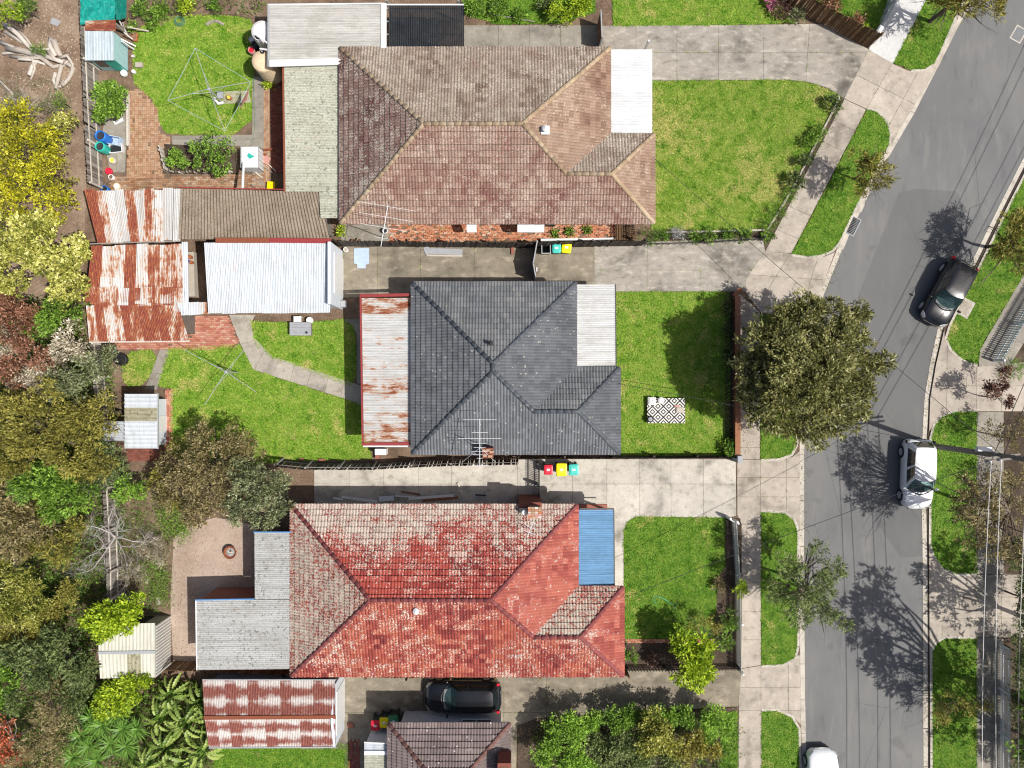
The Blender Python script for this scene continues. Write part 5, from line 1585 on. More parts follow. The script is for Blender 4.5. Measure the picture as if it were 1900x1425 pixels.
ru = [.62, .42, .75, .45, .82, .55, .42, .78, .5, .45, .8, .55]
q = Q([ze, ze, zr, zr], (376, 1262), (622, 1262), (380, 1332), (622, 1330))
sheets(o, q[0], q[1], q[2], q[3], 'iron_blocks', rust=lambda i: ru[i % 12], tone=pick(.9), width=.62)
q = Q([zr, zr, ze, ze], (380, 1333), (622, 1331), (388, 1386), (623, 1385))
sheets(o, q[0], q[1], q[2], q[3], 'iron_blocks', rust=lambda i: ru[(i + 2) % 12] - .1, tone=pick(.9), width=.62)
MB().bar(P(378, 1332, zr + .03), P(623, 1330.5, zr + .03), .2, .03).build('ridge_cap', 'rust_metal', o)
MB().bar(P(376, 1261, ze), P(624, 1261, ze), .06, .1).build('fascia', 'grey_metal', o)
MB().bar(P(388, 1387, ze), P(624, 1386, ze), .06, .1).build('fascia', 'grey_metal', o)
a, b, r_ = P(638, 1240, 0), P(640, 1352, 0), P(0, 1298, 0).y
gx = P(639, 0, 0).x
MB().prism([(P(414, 0, 0).x, P(0, 1243, 0).y), (gx - .12, P(0, 1243, 0).y), (gx - .12, P(0, 1349, 0).y), (P(414, 0, 0).x, P(0, 1349, 0).y)], -.05, 2.12).build('wall', 'white_wall', o)
MB().add([(gx, P(0, 1241, 0).y, -.02), (gx, P(0, 1352, 0).y, -.02), (gx, P(0, 1352, 0).y, 2.22), (gx, r_, 2.85), (gx, P(0, 1241, 0).y, 2.22),
          (gx - .12, P(0, 1241, 0).y, -.02), (gx - .12, P(0, 1352, 0).y, -.02), (gx - .12, P(0, 1352, 0).y, 2.22), (gx - .12, r_, 2.85), (gx - .12, P(0, 1241, 0).y, 2.22)],
         [(0, 4, 3, 2, 1), (5, 6, 7, 8, 9), (0, 1, 6, 5), (1, 2, 7, 6), (2, 3, 8, 7), (3, 4, 9, 8), (4, 0, 5, 9)]).build('gable', 'white_wall', o)
MB().box(gx, gx + .03, P(0, 1335, 0).y, P(0, 1258, 0).y, 0, 2.0).build('door', 'white_paint', o)

# pale teal board shed with rusty strip and tarpaulin-covered frame, top corner
o = empty('teal_board_shed', P(205, 100), 'pale teal weatherboard shed with light grey roof', 'garden shed')
z = 1.75
q = Q([z + .05, z + .05, z, z], (158, 56), (211, 58), (158, 112), (212, 112))
sheets(o, q[0], q[1], q[2], q[3], 'iron_shed', pitch=.16, amp=.008, tone=pick(1.0, .92))
wp = [XY(186, 68), XY(237, 80), XY(238, 130), XY(186, 130)]
wp = [(P(191, 0, 0).x, P(0, 82, 0).y), (P(237, 0, 0).x, P(0, 82, 0).y), (P(237, 0, 0).x, P(0, 131, 0).y), (P(191, 0, 0).x, P(0, 131, 0).y)]
MB().prism(wp, -.02, 1.7).build('wall', 'teal_board', o)
for k in range(10):
    zz = .08 + .165 * k
    MB().add([(wp[1][0], wp[1][1], zz), (wp[2][0], wp[2][1], zz), (wp[2][0], wp[2][1], zz + .16), (wp[1][0], wp[1][1], zz + .16), (wp[1][0] + .025, wp[1][1], zz), (wp[2][0] + .025, wp[2][1], zz)],
             [(4, 3, 2, 5), (0, 4, 5, 1), (0, 3, 4), (1, 5, 2)]).build('weatherboard', 'teal_board', o)
yy = wp[2][1]
MB().box(wp[0][0] + .2, wp[0][0] + .7, yy - .03, yy, .6, 1.5).build('window', 'window_glass', o)
MB().box(wp[0][0] + .8, wp[0][0] + 1.45, yy - .03, yy, .05, 1.6).build('door', 'teal_plastic', o)
o = empty('tarpaulin_shelter', P(200, 30), 'shelter covered by a bright teal tarpaulin in the top corner', 'shelter')
def cloth(corners, nx, ny, amp, mat, name, parent):
    A_, B_, C_, D_ = [Vector(c_) for c_ in corners]
    mb = MB()
    for j in range(ny + 1):
        for i in range(nx + 1):
            p_ = A_.lerp(B_, i / nx).lerp(D_.lerp(C_, i / nx), j / ny)
            w = amp * (math.sin(i * 1.7 + j * .6) + math.sin(j * 1.3 - i * .9 + 1.0) + rnd.uniform(-.8, .8))
            mb.v.append((p_.x, p_.y, p_.z + w))
    for j in range(ny):
        for i in range(nx):
            a_ = j * (nx + 1) + i
            mb.f.append((a_, a_ + 1, a_ + nx + 2, a_ + nx + 1))
    return mb.build(name, mat, parent, smooth=True)
cloth([P(149, -20, 1.8), P(214, -20, 1.9), P(214, 38, 1.85), P(149, 46, 1.75)], 14, 16, .02, 'teal_tarp', 'tarpaulin', o)
cloth([P(214, -20, 1.88), P(236, -20, .5), P(234, 34, .5), P(215, 37, 1.83)], 6, 10, .02, 'teal_tarp', 'tarpaulin', o)
q = Q(1.86, (158, 39), (215, 37), (158, 57), (215, 58))
sheets(o, q[0], q[2], q[1], q[3], 'iron_x', rust=pick(.55), tone=pick(1.0))
posts(o, [XY(190, 20), XY(232, 20), XY(190, 60), XY(234, 62)], 1.7, 'timber_grey')
for k, (a, b) in enumerate([((216, 30), (236, 62)), ((228, 42), (232, 64)), ((224, 72), (252, 86)), ((226, 76), (249, 92)), ((236, 50), (276, 58)), ((230, 60), (250, 76))]):
    t = MB().bar(P(*a, 1.2 - .2 * (k % 3)), P(*b, .1), .07, .05).build('leaning_board', 'white_paint' if k in (0, 2, 3) else 'timber_pale')
    tag(t, ['pale board with frame leaning beside the tarpaulin', 'short pale board beside the rusty strip', 'upper white board leaning on the teal shed', 'lower white board leaning on the teal shed',
            'long grey stick lying across the garden edge', 'thin pale stake by the terracotta pots'][k], 'board')

# ------------------------------------------------------------------ fences
def fence(name, label, line, h, mat, pw=0.10, gap=0.012, th=0.018, rails=2, rail_side=1, rail_mat=None, post_every=2.4, lean=0.0, jit=1.0, pick_top=False, paling='paling', rail_w=0.04, post_h=None, tilt=0.0, hvar=0.04):
    """line: ground pixel points; lean pushes the top sideways (metres, to the left of travel when positive)"""
    pts = [Vector((*XY(*p), 0)) for p in line]
    o = empty(name, pts[0], label, 'fence')
    me = MB()
    if pick_top:
        w = pw / 2
        me.add([(-w, -th, 0), (w, -th, 0), (w, -th, .94), (0, -th, 1), (-w, -th, .94), (-w, th, 0), (w, th, 0), (w, th, .94), (0, th, 1), (-w, th, .94)],
               [(0, 1, 2, 3, 4), (9, 8, 7, 6, 5), (0, 5, 6, 1), (1, 6, 7, 2), (2, 7, 8, 3), (3, 8, 9, 4), (4, 9, 5, 0)])
    else:
        me.box(-pw / 2, pw / 2, -th / 2, th / 2, 0, 1)
    pm = me.mesh(paling, mat)
    n = 0
    for a, b in zip(pts, pts[1:]):
        d = (b - a); L = d.length; d.normalize()
        nrm = Vector((-d.y, d.x, 0))
        ang = math.atan2(d.y, d.x)
        k = int(L / (pw + gap))
        for i in range(k):
            n += 1
            if n > 300: break
            t = (i + .5) / k
            lz = lean(t) if callable(lean) else lean
            hh = h * (1 + rnd.uniform(-hvar, hvar * .4))
            p = link(paling, pm, o)
            up = Vector((0, 0, 1)) * math.sqrt(max(.2, 1 - (lz / h) ** 2)) + nrm * (lz / h)
            up = (up + d * (tilt + rnd.gauss(0, .012 * jit))).normalized()
            x = (d - up * d.dot(up)).normalized(); y = up.cross(x)
            mw = Matrix.Identity(4)
            for ax, vv in enumerate((x, y, up * hh)):
                for r_ in range(3): mw[r_][ax] = vv[r_]
            mw.translation = a + d * (L * t) + nrm * rnd.gauss(0, .004 * jit)
            p.matrix_basis = mw
        ns = max(1, round(L / post_every))
        lf = lean if callable(lean) else (lambda t: lean)
        for r_ in range(rails):
            f = (r_ + .6) / rails * .95 if rails > 1 else .5
            for s_ in range(ns):
                t0, t1 = s_ / ns, (s_ + 1) / ns
                off = rail_side * (th / 2 + rail_w / 2 + .002)
                p0 = a + d * (L * t0 + .002) + nrm * (off + lf(t0) * f) + Vector((0, 0, h * f)); p1 = a + d * (L * t1 - .002) + nrm * (off + lf(t1) * f) + Vector((0, 0, h * f))
                MB().bar(p0, p1, rail_w, .08).build('rail', rail_mat or mat, o)
        for s_ in range(ns + 1):
            t0 = s_ / ns
            off = rail_side * (th / 2 + rail_w + .055)
            p0 = a + d * (L * t0) + nrm * off
            MB().bar(p0, p0 + nrm * lf(t0) + Vector((0, 0, post_h or h * .97)), .1, .1).build('post', rail_mat or mat, o)
    return o

fence('paling_fence', 'weathered grey paling back fence beside the citrus bush', [(176, -40), (178, 60), (184, 200), (192, 352)], 1.65, 'timber_grey', .11, .008, rail_side=1, rail_mat='timber_pale', jit=1.5)
fence('paling_fence', 'dark twisted paling fence above the middle driveway', [(628, 457), (760, 458), (1000, 460), (1190, 456)], 1.55, 'timber_black', .125, .012, th=.022, rail_side=1, jit=2.5, tilt=.10, post_every=3.0, hvar=.06)
fence('wire_fence', 'low dark rail fence between front lawn and middle driveway', [(1190, 456), (1300, 453), (1413, 446)], .75, 'timber_black', .04, .30, rails=1, rail_side=1, jit=.5, rail_w=.03)
fence('paling_fence', 'sagging dark paling fence south of the charcoal house', [(526, 853), (580, 858), (700, 858), (770, 854), (840, 851), (960, 849)], 1.6, 'timber_black', .105, .01, rail_side=1, rail_mat='timber_grey',
      lean=-0.25, jit=1.4)
fence('paling_fence', 'dark paling fence from charcoal house to the front corner', [(962, 849), (1130, 848), (1366, 847)], .95, 'timber_black', .11, .012, rail_side=1, jit=1.2)
fence('paling_fence', 'reddish brown paling fence slanting at the top right corner', [(1350, -45), (1443, 4), (1610, 89)], 1.75, 'timber_brown', .12, .014, th=.02, rail_side=1, jit=1.6)
fence('picket_fence', 'short white picket fence beside the bright white footpath', [(1612, 88), (1650, 15), (1680, -40)], 1.0, 'white_paint', .07, .05, pick_top=True, rail_side=1, th=.012)
fence('picket_fence', 'white picket fence in front of the red roofed house', [(1346, 960), (1358, 966), (1364, 1060), (1367, 1240)], 1.0, 'white_paint', .07, .045, pick_top=True, rail_side=1, th=.012)
fence('picket_fence', 'white picket fence casting striped shadow at the right edge', [(1840, 668), (1960, 462)], 1.1, 'white_wall', .07, .05, pick_top=True, rail_side=-1, th=.012)
fence('picket_fence', 'tall white picket fence beside the far hedge in the lower corner', [(1856, 1195), (1856, 1520)], 1.0, 'white_paint', .07, .075, pick_top=True, rail_side=-1, th=.012)
fence('paling_fence', 'plain grey paling fence hidden under the back trees', [(195, 640), (205, 760), (218, 900), (225, 1050), (225, 1100)], 1.6, 'timber_grey', .11, .01, rail_side=1, rail_mat='timber_pale')
fence('paling_fence', 'dark boundary paling fence between red house and lowest driveway', [(325, 1226), (540, 1234), (760, 1240), (1160, 1236)], 1.5, 'timber_brown', .13, .012, th=.02, rail_side=-1, jit=1.2)
fence('rail_fence', 'low dark fence under the yellow green shrub', [(1162, 1238), (1366, 1236)], .7, 'timber_black', .05, .12, rails=2, rail_side=1, rail_w=.03)
# timber front fence of the charcoal house: a low wall of stacked sleepers with a wide capping
o = empty('timber_front_fence', P(1362, 700), 'low red brown timber front fence beside the big street tree', 'fence')
for k in range(8):
    a, b = P(1361, 552 + k * 36.5, 0), P(1362, 552 + (k + 1) * 36.5 - .4, 0)
    MB().box(a.x - .03, a.x + .03, b.y, a.y, 0, .78).build('board', 'timber_rust', o)
    MB().box(a.x - .14, a.x + .16, b.y, a.y, .78, .83).build('capping', 'timber_rust', o)
    MB().box(a.x - .10, a.x - .03, a.y - .1, a.y, 0, .77).build('post', 'timber_brown', o)
p, q = P(1362, 549, .8), P(1375, 536, .8)
MB().bar(p, q, .26, .05).build('capping', 'timber_rust', o)
MB().bar(P(1362, 549, .4), P(1374, 537, .4), .06, .78).build('board', 'timber_rust', o)
p = P(1363, 849, 0)
o = MB().box(p.x - .14, p.x + .14, p.y - .2, p.y + .2, 0, 1.1).build('letterbox', 'grey_box')
tag(o, 'grey letterbox pillar at the corner of the timber front fence', 'letterbox')
p = P(1617, 70, 0)
o = empty('letterbox', (p.x, p.y, 0), 'white rounded letterbox at the end of the brown paling fence', 'letterbox', rz=R(58))
MB().box(-.05, .05, -.05, .05, 0, .85).build('post', 'timber_grey', o, local=True)
MB().box(-.22, .22, -.13, .13, .85, 1.05, ).box(-.20, .20, -.11, .11, 1.05, 1.12, .7).build('box', 'white_paint', o, local=True)
fence('slat_gate', 'open slatted side gate beside the red yellow and teal bins', [(1000, 857), (1000, 897)], 1.35, 'dark_metal', .045, .055, th=.012, rail_side=-1, post_every=1.3, jit=.2, hvar=.0, paling='slat')
fence('slat_gate', 'closed slatted side gate against the red roofed house', [(1000, 898), (1000, 940)], 1.35, 'dark_metal', .045, .03, th=.012, rail_side=-1, post_every=1.4, jit=.2, hvar=.0, paling='slat')
def gate(label, a, b, h, mat):
    A_, B_ = P(*a), P(*b)
    o_ = empty('driveway_gate', A_, label, 'gate')
    d = (B_ - A_); L = d.length; d.normalize()
    n = max(3, int(L / .16))
    for k in range(n):
        c0 = A_ + d * (L * (k + .5) / n)
        MB().bar(c0 + Vector((0, 0, .06)), c0 + Vector((0, 0, h - .05)), .012, L / n - .006, up=d).build('board', mat, o_)
    MB().bar(A_ + Vector((0, 0, h)), B_ + Vector((0, 0, h)), .06, .06).build('top_rail', 'grey_metal', o_)
    MB().bar(A_ + Vector((0, 0, .05)), B_ + Vector((0, 0, .05)), .05, .05).build('bottom_rail', 'grey_metal', o_)
    for e in (A_, B_):
        MB().bar(e, e + Vector((0, 0, h + .08)), .07, .07).build('post', 'grey_metal', o_)
gate('upper leaf of the dark driveway gate beside the open bin', (995, 458), (988, 497), 1.75, 'timber_black')
gate('lower leaf of the dark driveway gate by the charcoal eave', (988, 498), (992, 520), 1.75, 'timber_black')
gate('boarded gate at the top end of the old concrete strip', (1109, 46), (1111, 92), 1.6, 'timber_rust')
o = MB().prism(poly((1003, 445), (1140, 443), (1140, 446), (1003, 449)), 0, .35).build('fallen_cladding', 'white_paint')
tag(o, 'long white fallen panel along the dark paling fence', 'panel')
# garden gate of dark pickets at the end of the rubble path
fence('side_gate', 'dark louvred side gate at the end of the brick rubble path', [(1170, 420), (1172, 447)], 1.4, 'timber_brown', .06, .05, rail_side=-1, paling='slat', post_every=1.2)
o = empty('slat_screen', P(1155, 432), 'dark slatted screen lying over the end of the rubble path', 'screen')
for k in range(10):
    a = P(1143 + k * 3.0, 416, .5)
    b = P(1143 + k * 3.0, 446, .5)
    MB().bar(a, b, .05, .03).build('slat', 'timber_brown', o)
for yy in (420, 442):
    MB().bar(P(1141, yy, .47), P(1174, yy, .47), .05, .03).build('rail', 'dark_metal', o)
posts(o, [XY(1146, 421), XY(1170, 421), XY(1146, 442), XY(1170, 442)], .44, 'timber_brown', .03)

# ------------------------------------------------------------------ cars
def superring(prof, n=4):
    return prof
def car(name, label, px, py, heading, paint, L=4.05, W_=1.70, Hh=1.48, hatch=True, screen='screen_clear', cowl=None, roof_back=None):
    """built nose along +x, then turned; body lofted from cross sections"""
    o = empty(name, P(px, py), label, 'car')
    o.rotation_euler = (0, 0, heading)
    o.location.z = -0.1 if name == 'parked_car' else 0.01
    hw = W_ / 2
    st = []   # x, half width, z bottom, shoulder z, top z
    prof = [(-.500, .60, .36, .60, .66), (-.494, .76, .28, .70, .82), (-.475, .87, .22, .76, .90), (-.42, .955, .20, .82, .95), (-.33, .995, .19, .84, .96), (-.18, 1.0, .18, .84, .95), (0.0, 1.0, .18, .83, .94),
            (.15, 1.0, .18, .82, .93), (.26, .99, .18, .80, .93), (.34, .975, .19, .76, .88), (.40, .935, .20, .70, .82), (.445, .86, .22, .63, .74), (.476, .72, .26, .55, .64), (.494, .52, .32, .47, .53), (.500, .30, .36, .44, .47)]
    mb = MB()
    nr = 11
    for x, w, zb, zs, zt in prof:
        w *= hw
        half_ = [(w * .90, zb), (w * .98, zb + .10), (w, (zb + zs) / 2), (w * .985, zs - .05), (w * .93, zs + (zt - zs) * .45), (w * .80, zt - .012), (w * .42, zt + .012)]
        ring = [(x * L, y, z) for y, z in half_] + [(x * L, 0, zt + .022)] + [(x * L, -y, z) for y, z in reversed(half_)]
        mb.v += ring
    nr = 15
    for i in range(len(prof) - 1):
        for k in range(nr - 1):
            a = i * nr + k
            mb.f.append((a, a + 1, a + nr + 1, a + nr))
    mb.f.append(tuple(range(nr))); mb.f.append(tuple(reversed(range((len(prof) - 1) * nr, len(prof) * nr))))
    for i in range(len(prof) - 1):
        a, b = i * nr, (i + 1) * nr
        mb.f.append((a, b, b + nr - 1, a + nr - 1))
    body = mb.build('body', paint, o, local=True, smooth=True)
    # cabin rings: belt and roof outlines, listed clockwise from the nose centre
    xf0, xf1 = .27 * L, .085 * L                     # foot and head of the windscreen
    xr0, xr1 = (-.475 * L, -.40 * L) if hatch else (-.36 * L, -.22 * L)
    def ring(xf, xr, w, z, bow):
        ys = [1, .97, .72, .36, 0, -.36, -.72, -.97, -1]
        R_ = [(xf - bow * (abs(y) ** 2) - (.02 if abs(y) == 1 else 0), w * y, z) for y in ys[1:-1]]
        R_ += [(xf - bow - .10 * L * .5, -w, z), (xf - (xf - xr) * .45, -w * 1.01, z), (xf - (xf - xr) * .50, -w * 1.01, z), (xr + .16 * L * .4 + bow * .3, -w * .985, z), (xr + bow * .45, -w * .93, z)]
        R_ += [(xr + bow * .22 * (abs(y) ** 2), w * y, z) for y in (-.72, -.36, 0, .36, .72)]
        R_ += [(xr + bow * .45, w * .93, z), (xr + .16 * L * .4 + bow * .3, w * .985, z), (xf - (xf - xr) * .50, w * 1.01, z), (xf - (xf - xr) * .45, w * 1.01, z), (xf - bow - .10 * L * .5, w, z)]
        return R_
    zb, zr_ = .93, Hh - .05
    lo = ring(xf0, xr0, hw * .90, zb - .03, .17 * L * .55)
    hi = ring(xf1, xr1, hw * .70, zr_, .10 * L * .4)
    mid = [tuple(a * .5 + b * .5 + (0.03 * hw * (1 if b > 0 else -1) if i == 1 else 0) + (.03 if i == 2 else 0) for i, (a, b) in enumerate(zip(p_, q_))) for p_, q_ in zip(lo, hi)]
    N = len(lo)
    def panel(idx, grow=0.0):
        m_ = MB()
        for k in idx:
            k2 = (k + 1) % N
            vs = [lo[k], lo[k2], mid[k2], mid[k], hi[k2], hi[k]]
            m_.add(vs, [(0, 1, 2, 3), (3, 2, 4, 5)])
        return m_
    wind = [0, 1, 2, 3, 4, 5]
    rear = [11, 12, 13, 14, 15, 16] if True else []
    sideR = [7, 9]; sideL = [18, 20]
    pil = [i for i in range(N) if i not in wind + rear[1:-1] + sideR + sideL]
    panel(wind).build('windscreen', screen, o, local=True, smooth=True)
    panel(rear[1:-1]).build('rear_window', 'car_glass', o, local=True, smooth=True)
    for k in sideR + sideL:
        panel([k]).build('side_window', 'car_glass', o, local=True)
    runs = []
    for i in pil:
        if runs and runs[-1][-1] == i - 1: runs[-1].append(i)
        else: runs.append([i])
    for r_ in runs: panel(r_).build('pillar', paint, o, local=True, smooth=True)
    # crowned roof
    rm = MB()
    rings = [hi]
    for f, dz in ((.86, .028), (.55, .046), (.2, .052)):
        cx_ = sum(p_[0] for p_ in hi) / N
        rings.append([(cx_ + (x - cx_) * f, y * f, zr_ + dz) for x, y, _ in hi])
    for r_ in rings: rm.v += r_
    for i in range(len(rings) - 1):
        for k in range(N):
            k2 = (k + 1) % N
            rm.f.append((i * N + k, i * N + k2, (i + 1) * N + k2, (i + 1) * N + k))
    rm.f.append(tuple((len(rings) - 1) * N + k for k in range(N)))
    weld(rm)
    roof = rm.build('roof', paint, o, local=True, smooth=True)
    # dark cowl, seals
    MB().tube([(xf0 + .03 - .17 * L * .55 * (y ** 2), y * hw * .88, zb + .015) for y in (-.95, -.6, -.3, 0, .3, .6, .95)], .035, 5).build('cowl', 'black_plastic', o, local=True)
    for s_ in (-1, 1):
        MB().bar((.24 * L, s_ * hw * .30, zb + .05), (.17 * L, s_ * (hw * .30 - .34), zb + .19), .02, .012).build('wiper', 'black_plastic', o, local=True)
    MB().prism([(.235 * L, -hw * .62), (.25 * L, 0), (.235 * L, hw * .62), (.15 * L, hw * .70), (.15 * L, -hw * .70)], .90, 1.0).build('dashboard', 'dash_grey', o, local=True)
    for s_ in (-1, 1):
        MB().box(-.06 * L, .0, s_ * hw * .42 - .23, s_ * hw * .42 + .23, .9, 1.22, .9).build('seat', 'seat_cloth', o, local=True)
    MB().tube([(.115 * L, -hw * .42 + .17 * math.cos(t * .524), 1.0 + .17 * math.sin(t * .524)) for t in range(13)], .016, 5).build('steering_wheel', 'black_plastic', o, local=True)
    # wheels
    for sx in (.315, -.31):
        for s_ in (-1, 1):
            cx_, cy_ = sx * L, s_ * (hw - .085)
            ty = MB()
            for yy, rr in ((-.10, .22), (-.10, .29), (-.07, .315), (.07, .315), (.10, .29), (.10, .22)):
                for k in range(18):
                    t = 2 * math.pi * k / 18
                    ty.v.append((cx_ + rr * math.cos(t), cy_ + yy, .315 + rr * math.sin(t)))
            for i in range(5):
                for k in range(18):
                    ty.f.append((i * 18 + k, i * 18 + (k + 1) % 18, (i + 1) * 18 + (k + 1) % 18, (i + 1) * 18 + k))
            w_ = ty.build('wheel', 'rubber', o, local=True)
            rim = MB()
            for k in range(18):
                t = 2 * math.pi * k / 18
                rim.v.append((cx_ + .22 * math.cos(t), cy_ + s_ * .095, .315 + .22 * math.sin(t)))
            rim.v.append((cx_, cy_ + s_ * .07, .315))
            rim.f = [(k, (k + 1) % 18, 18) for k in range(18)]
            rim.build('rim', 'rim_metal', w_, local=True)
            ar = MB()
            for rr in (.32, .37):
                for k in range(13):
                    t = math.pi * k / 12
                    ar.v.append((cx_ + rr * math.cos(t), s_ * (hw + .004), .315 + rr * math.sin(t)))
            ar.f = [(k, k + 1, 14 + k, 13 + k) for k in range(12)]
            ar.build('wheel_arch', 'black_plastic', o, local=True)
    # lamps, mirrors, trim
    for s_ in (-1, 1):
        hl = MB()
        hl.add([(.40 * L, s_ * hw * .965, .72), (.455 * L, s_ * hw * .90, .60), (.49 * L, s_ * hw * .60, .55), (.470 * L, s_ * hw * .56, .68), (.425 * L, s_ * hw * .82, .79),
                (.40 * L, s_ * hw * .80, .55), (.455 * L, s_ * hw * .74, .45), (.46 * L, s_ * hw * .5, .45)], [(0, 1, 2, 3, 4), (0, 5, 6, 1), (1, 6, 7, 2)])
        hl.build('headlight', 'head_light', o, local=True, smooth=True)
        tl = MB().box(-.488 * L, -.445 * L, min(s_ * hw * .80, s_ * hw * .95), max(s_ * hw * .80, s_ * hw * .95), .70, .925, .85)
        tl.build('taillight', 'tail_light' if paint == 'car_black' else 'black_plastic', o, local=True)
        mr = MB().lathe([(.02, -.07), (.085, -.05), (.10, 0), (.085, .05), (.02, .07)], (0, 0, 0), 10, True)
        mr.v = [(x * .75 + .20 * L, y * 1.25 + s_ * (hw + .06), z + .98) for x, y, z in mr.v]
        mr.build('mirror', paint, o, local=True, smooth=True)
    MB().bar((-.5 * L - .01, -hw * .55, .5), (-.5 * L - .01, hw * .55, .5), .05, .12).build('bumper_strip', 'black_plastic', o, local=True)
    MB().bar((.498 * L, -hw * .5, .42), (.498 * L, hw * .5, .42), .05, .14).build('grille', 'black_plastic', o, local=True)
    MB().tube([(xr1 + .5, 0, zr_ + .04), (xr1 + .1, 0, zr_ + .28)], .006, 4).build('aerial', 'black_plastic', o, local=True)
    return o

car('parked_car', 'black hatchback with red tail lamps parked at the far kerb', 1749, 545, math.atan2(-58, -30) - 0.02, 'car_black', 3.95, 1.72, 1.52)
car('parked_car', 'white hatchback parked facing down the page beside the power pole', 1694, 878, R(-92), 'car_white', 4.0, 1.72, 1.5)
car('driveway_car', 'black car parked tight between red roof and white wall', 860, 1284, R(180), 'car_black', 4.35, 1.78, 1.46, hatch=True)
car('parked_car', 'white car cut off by the bottom edge of the street', 1520, 1450, R(91), 'car_white', 4.3, 1.8, 1.6)

# ------------------------------------------------------------------ wheelie bins
def bin_(label, px, py, lid, rz=0.0, w=.54, d=.62, h=1.0, mark=True, open_=False):
    o = empty('wheelie_bin', P(px, py), label, 'bin', 'wheelie bins', rz)
    b = MB()
    b.add([(-w * .36, -d * .34, .04), (w * .36, -d * .34, .04), (w * .36, d * .34, .04), (-w * .36, d * .34, .04), (-w / 2 + .02, -d / 2 + .02, h - .1), (w / 2 - .02, -d / 2 + .02, h - .1), (w / 2 - .02, d / 2 - .02, h - .1), (-w / 2 + .02, d / 2 - .02, h - .1)],
          [(3, 2, 1, 0), (0, 1, 5, 4), (1, 2, 6, 5), (2, 3, 7, 6), (3, 0, 4, 7)])
    body = b.build('body', 'green_bin', o, local=True)
    rim_ = MB()
    for x0, x1, y0, y1 in ((-w / 2, w / 2, -d / 2, -d / 2 + .05), (-w / 2, w / 2, d / 2 - .05, d / 2), (-w / 2, -w / 2 + .05, -d / 2 + .05, d / 2 - .05), (w / 2 - .05, w / 2, -d / 2 + .05, d / 2 - .05)):
        rim_.box(x0, x1, y0, y1, h - .12, h - .06)
    rim_.build('collar', 'grey_box' if open_ else 'green_bin', body, local=True)
    if not open_:
        l = MB()
        a, c = w / 2 + .01, d / 2 + .01
        prof = [(1.0, -.06), (1.0, -.02), (.94, .015), (.72, .03), (.66, .05), (0.0, .06)]
        n = 20
        for f, z in prof[:-1]:
            for k in range(n):
                t = 2 * math.pi * k / n
                ct, st_ = math.cos(t), math.sin(t)
                e = .28
                l.v.append((math.copysign(abs(ct) ** e, ct) * a * f, math.copysign(abs(st_) ** e, st_) * c * f, h + z))
        for i in range(len(prof) - 2):
            for k in range(n):
                l.f.append((i * n + k, i * n + (k + 1) % n, (i + 1) * n + (k + 1) % n, (i + 1) * n + k))
        l.f.append(tuple((len(prof) - 2) * n + k for k in range(n)))
        ld = l.build('lid', lid, o, local=True)
        if mark:
            MB().box(-.09, .09, -.06, .06, h + .0505, h + .054).build('emblem', 'white_paint', ld, local=True)
    MB().tube([(-w * .4, d / 2 + .02, h - .08), (-w * .38, d / 2 + .07, h - .06), (w * .38, d / 2 + .07, h - .06), (w * .4, d / 2 + .02, h - .08)], .016, 6).build('handle', 'green_bin', o, local=True)
    for s_ in (-1, 1):
        wh = MB()
        for xx in (-.025, .025):
            for k in range(12):
                t = 2 * math.pi * k / 12
                wh.v.append((s_ * w * .40 + xx, d * .40 + .1 * math.cos(t), .1 + .1 * math.sin(t)))
        wh.f = [(k, (k + 1) % 12, 12 + (k + 1) % 12, 12 + k) for k in range(12)] + [tuple(reversed(range(12))), tuple(range(12, 24))]
        wh.build('wheel', 'rubber', o, local=True)
    return o
bin_('open black bin without a lid beside the driveway gate', 1012, 466, None, 0.02, open_=True)
bin_('teal lidded bin next to the open black bin', 1031, 466, 'lid_teal', -.02, .48, .55)
bin_('yellow lidded bin at the right end of the upper bin row', 1049, 465, 'lid_yellow', -.1, .54, .62)
bin_('red lidded bin beside the slatted side gate', 1016, 868, 'lid_red', .02, .50, .55)
bin_('yellow lidded bin between a red and a teal bin', 1040, 868, 'lid_yellow', .0, .60, .72)
bin_('teal lidded bin at the right end of the driveway bins', 1062, 868, 'lid_teal', .05, .54, .62)
bin_('red lidded bin beside the rust striped garage', 702, 1332, 'lid_red', -.03, .50, .58)
bin_('dark yellow lidded bin beside the white rear porch', 718, 1327, 'yellow_plastic', .0, .50, .58)
bin_('green lidded bin against the lowest white wall', 735, 1324, 'lid_green', .1, .54, .62)

# ------------------------------------------------------------------ tanks, drums, pots
def tank(name, label, px, py, z, r, mat, hole=(0, 0)):
    p = P(px, py, z)
    o = empty(name, (p.x, p.y, 0), label, 'water tank', 'rainwater tanks')
    prof = [(r, 0)]
    for k in range(1, 9): prof += [(r, z * k / 9 - .05), (r * 1.015, z * k / 9 - .02), (r * 1.015, z * k / 9 + .02), (r, z * k / 9 + .05)]
    prof += [(r, z - .08), (r * .93, z), (r * .5, z + .07), (.02, z + .1)]
    MB().lathe(prof, (p.x, p.y, 0), 32, True).build('body', mat, o, smooth=True)
    hx, hy = p.x + hole[0], p.y + hole[1]
    rg = MB().lathe([(.17, z + .02), (.17, z + .10), (.14, z + .10), (.14, z + .04)], (hx, hy, 0), 18, False, False).build('inlet_ring', mat, o)
    MB().lathe([(.14, z + .06), (.02, z + .065)], (hx, hy, 0), 18, True, False).build('strainer', 'black_plastic', rg, local=True)
    return o, (hx, hy)
t1_, hA = tank('water_tank', 'white rainwater tank at the carport corner', 485, 57, 2.1, .60, 'tank_white', (-.18, -.38))
t2_, hB = tank('water_tank', 'cream rainwater tank below the white tank', 486, 112, 2.0, .60, 'tank_cream', (.05, .45))
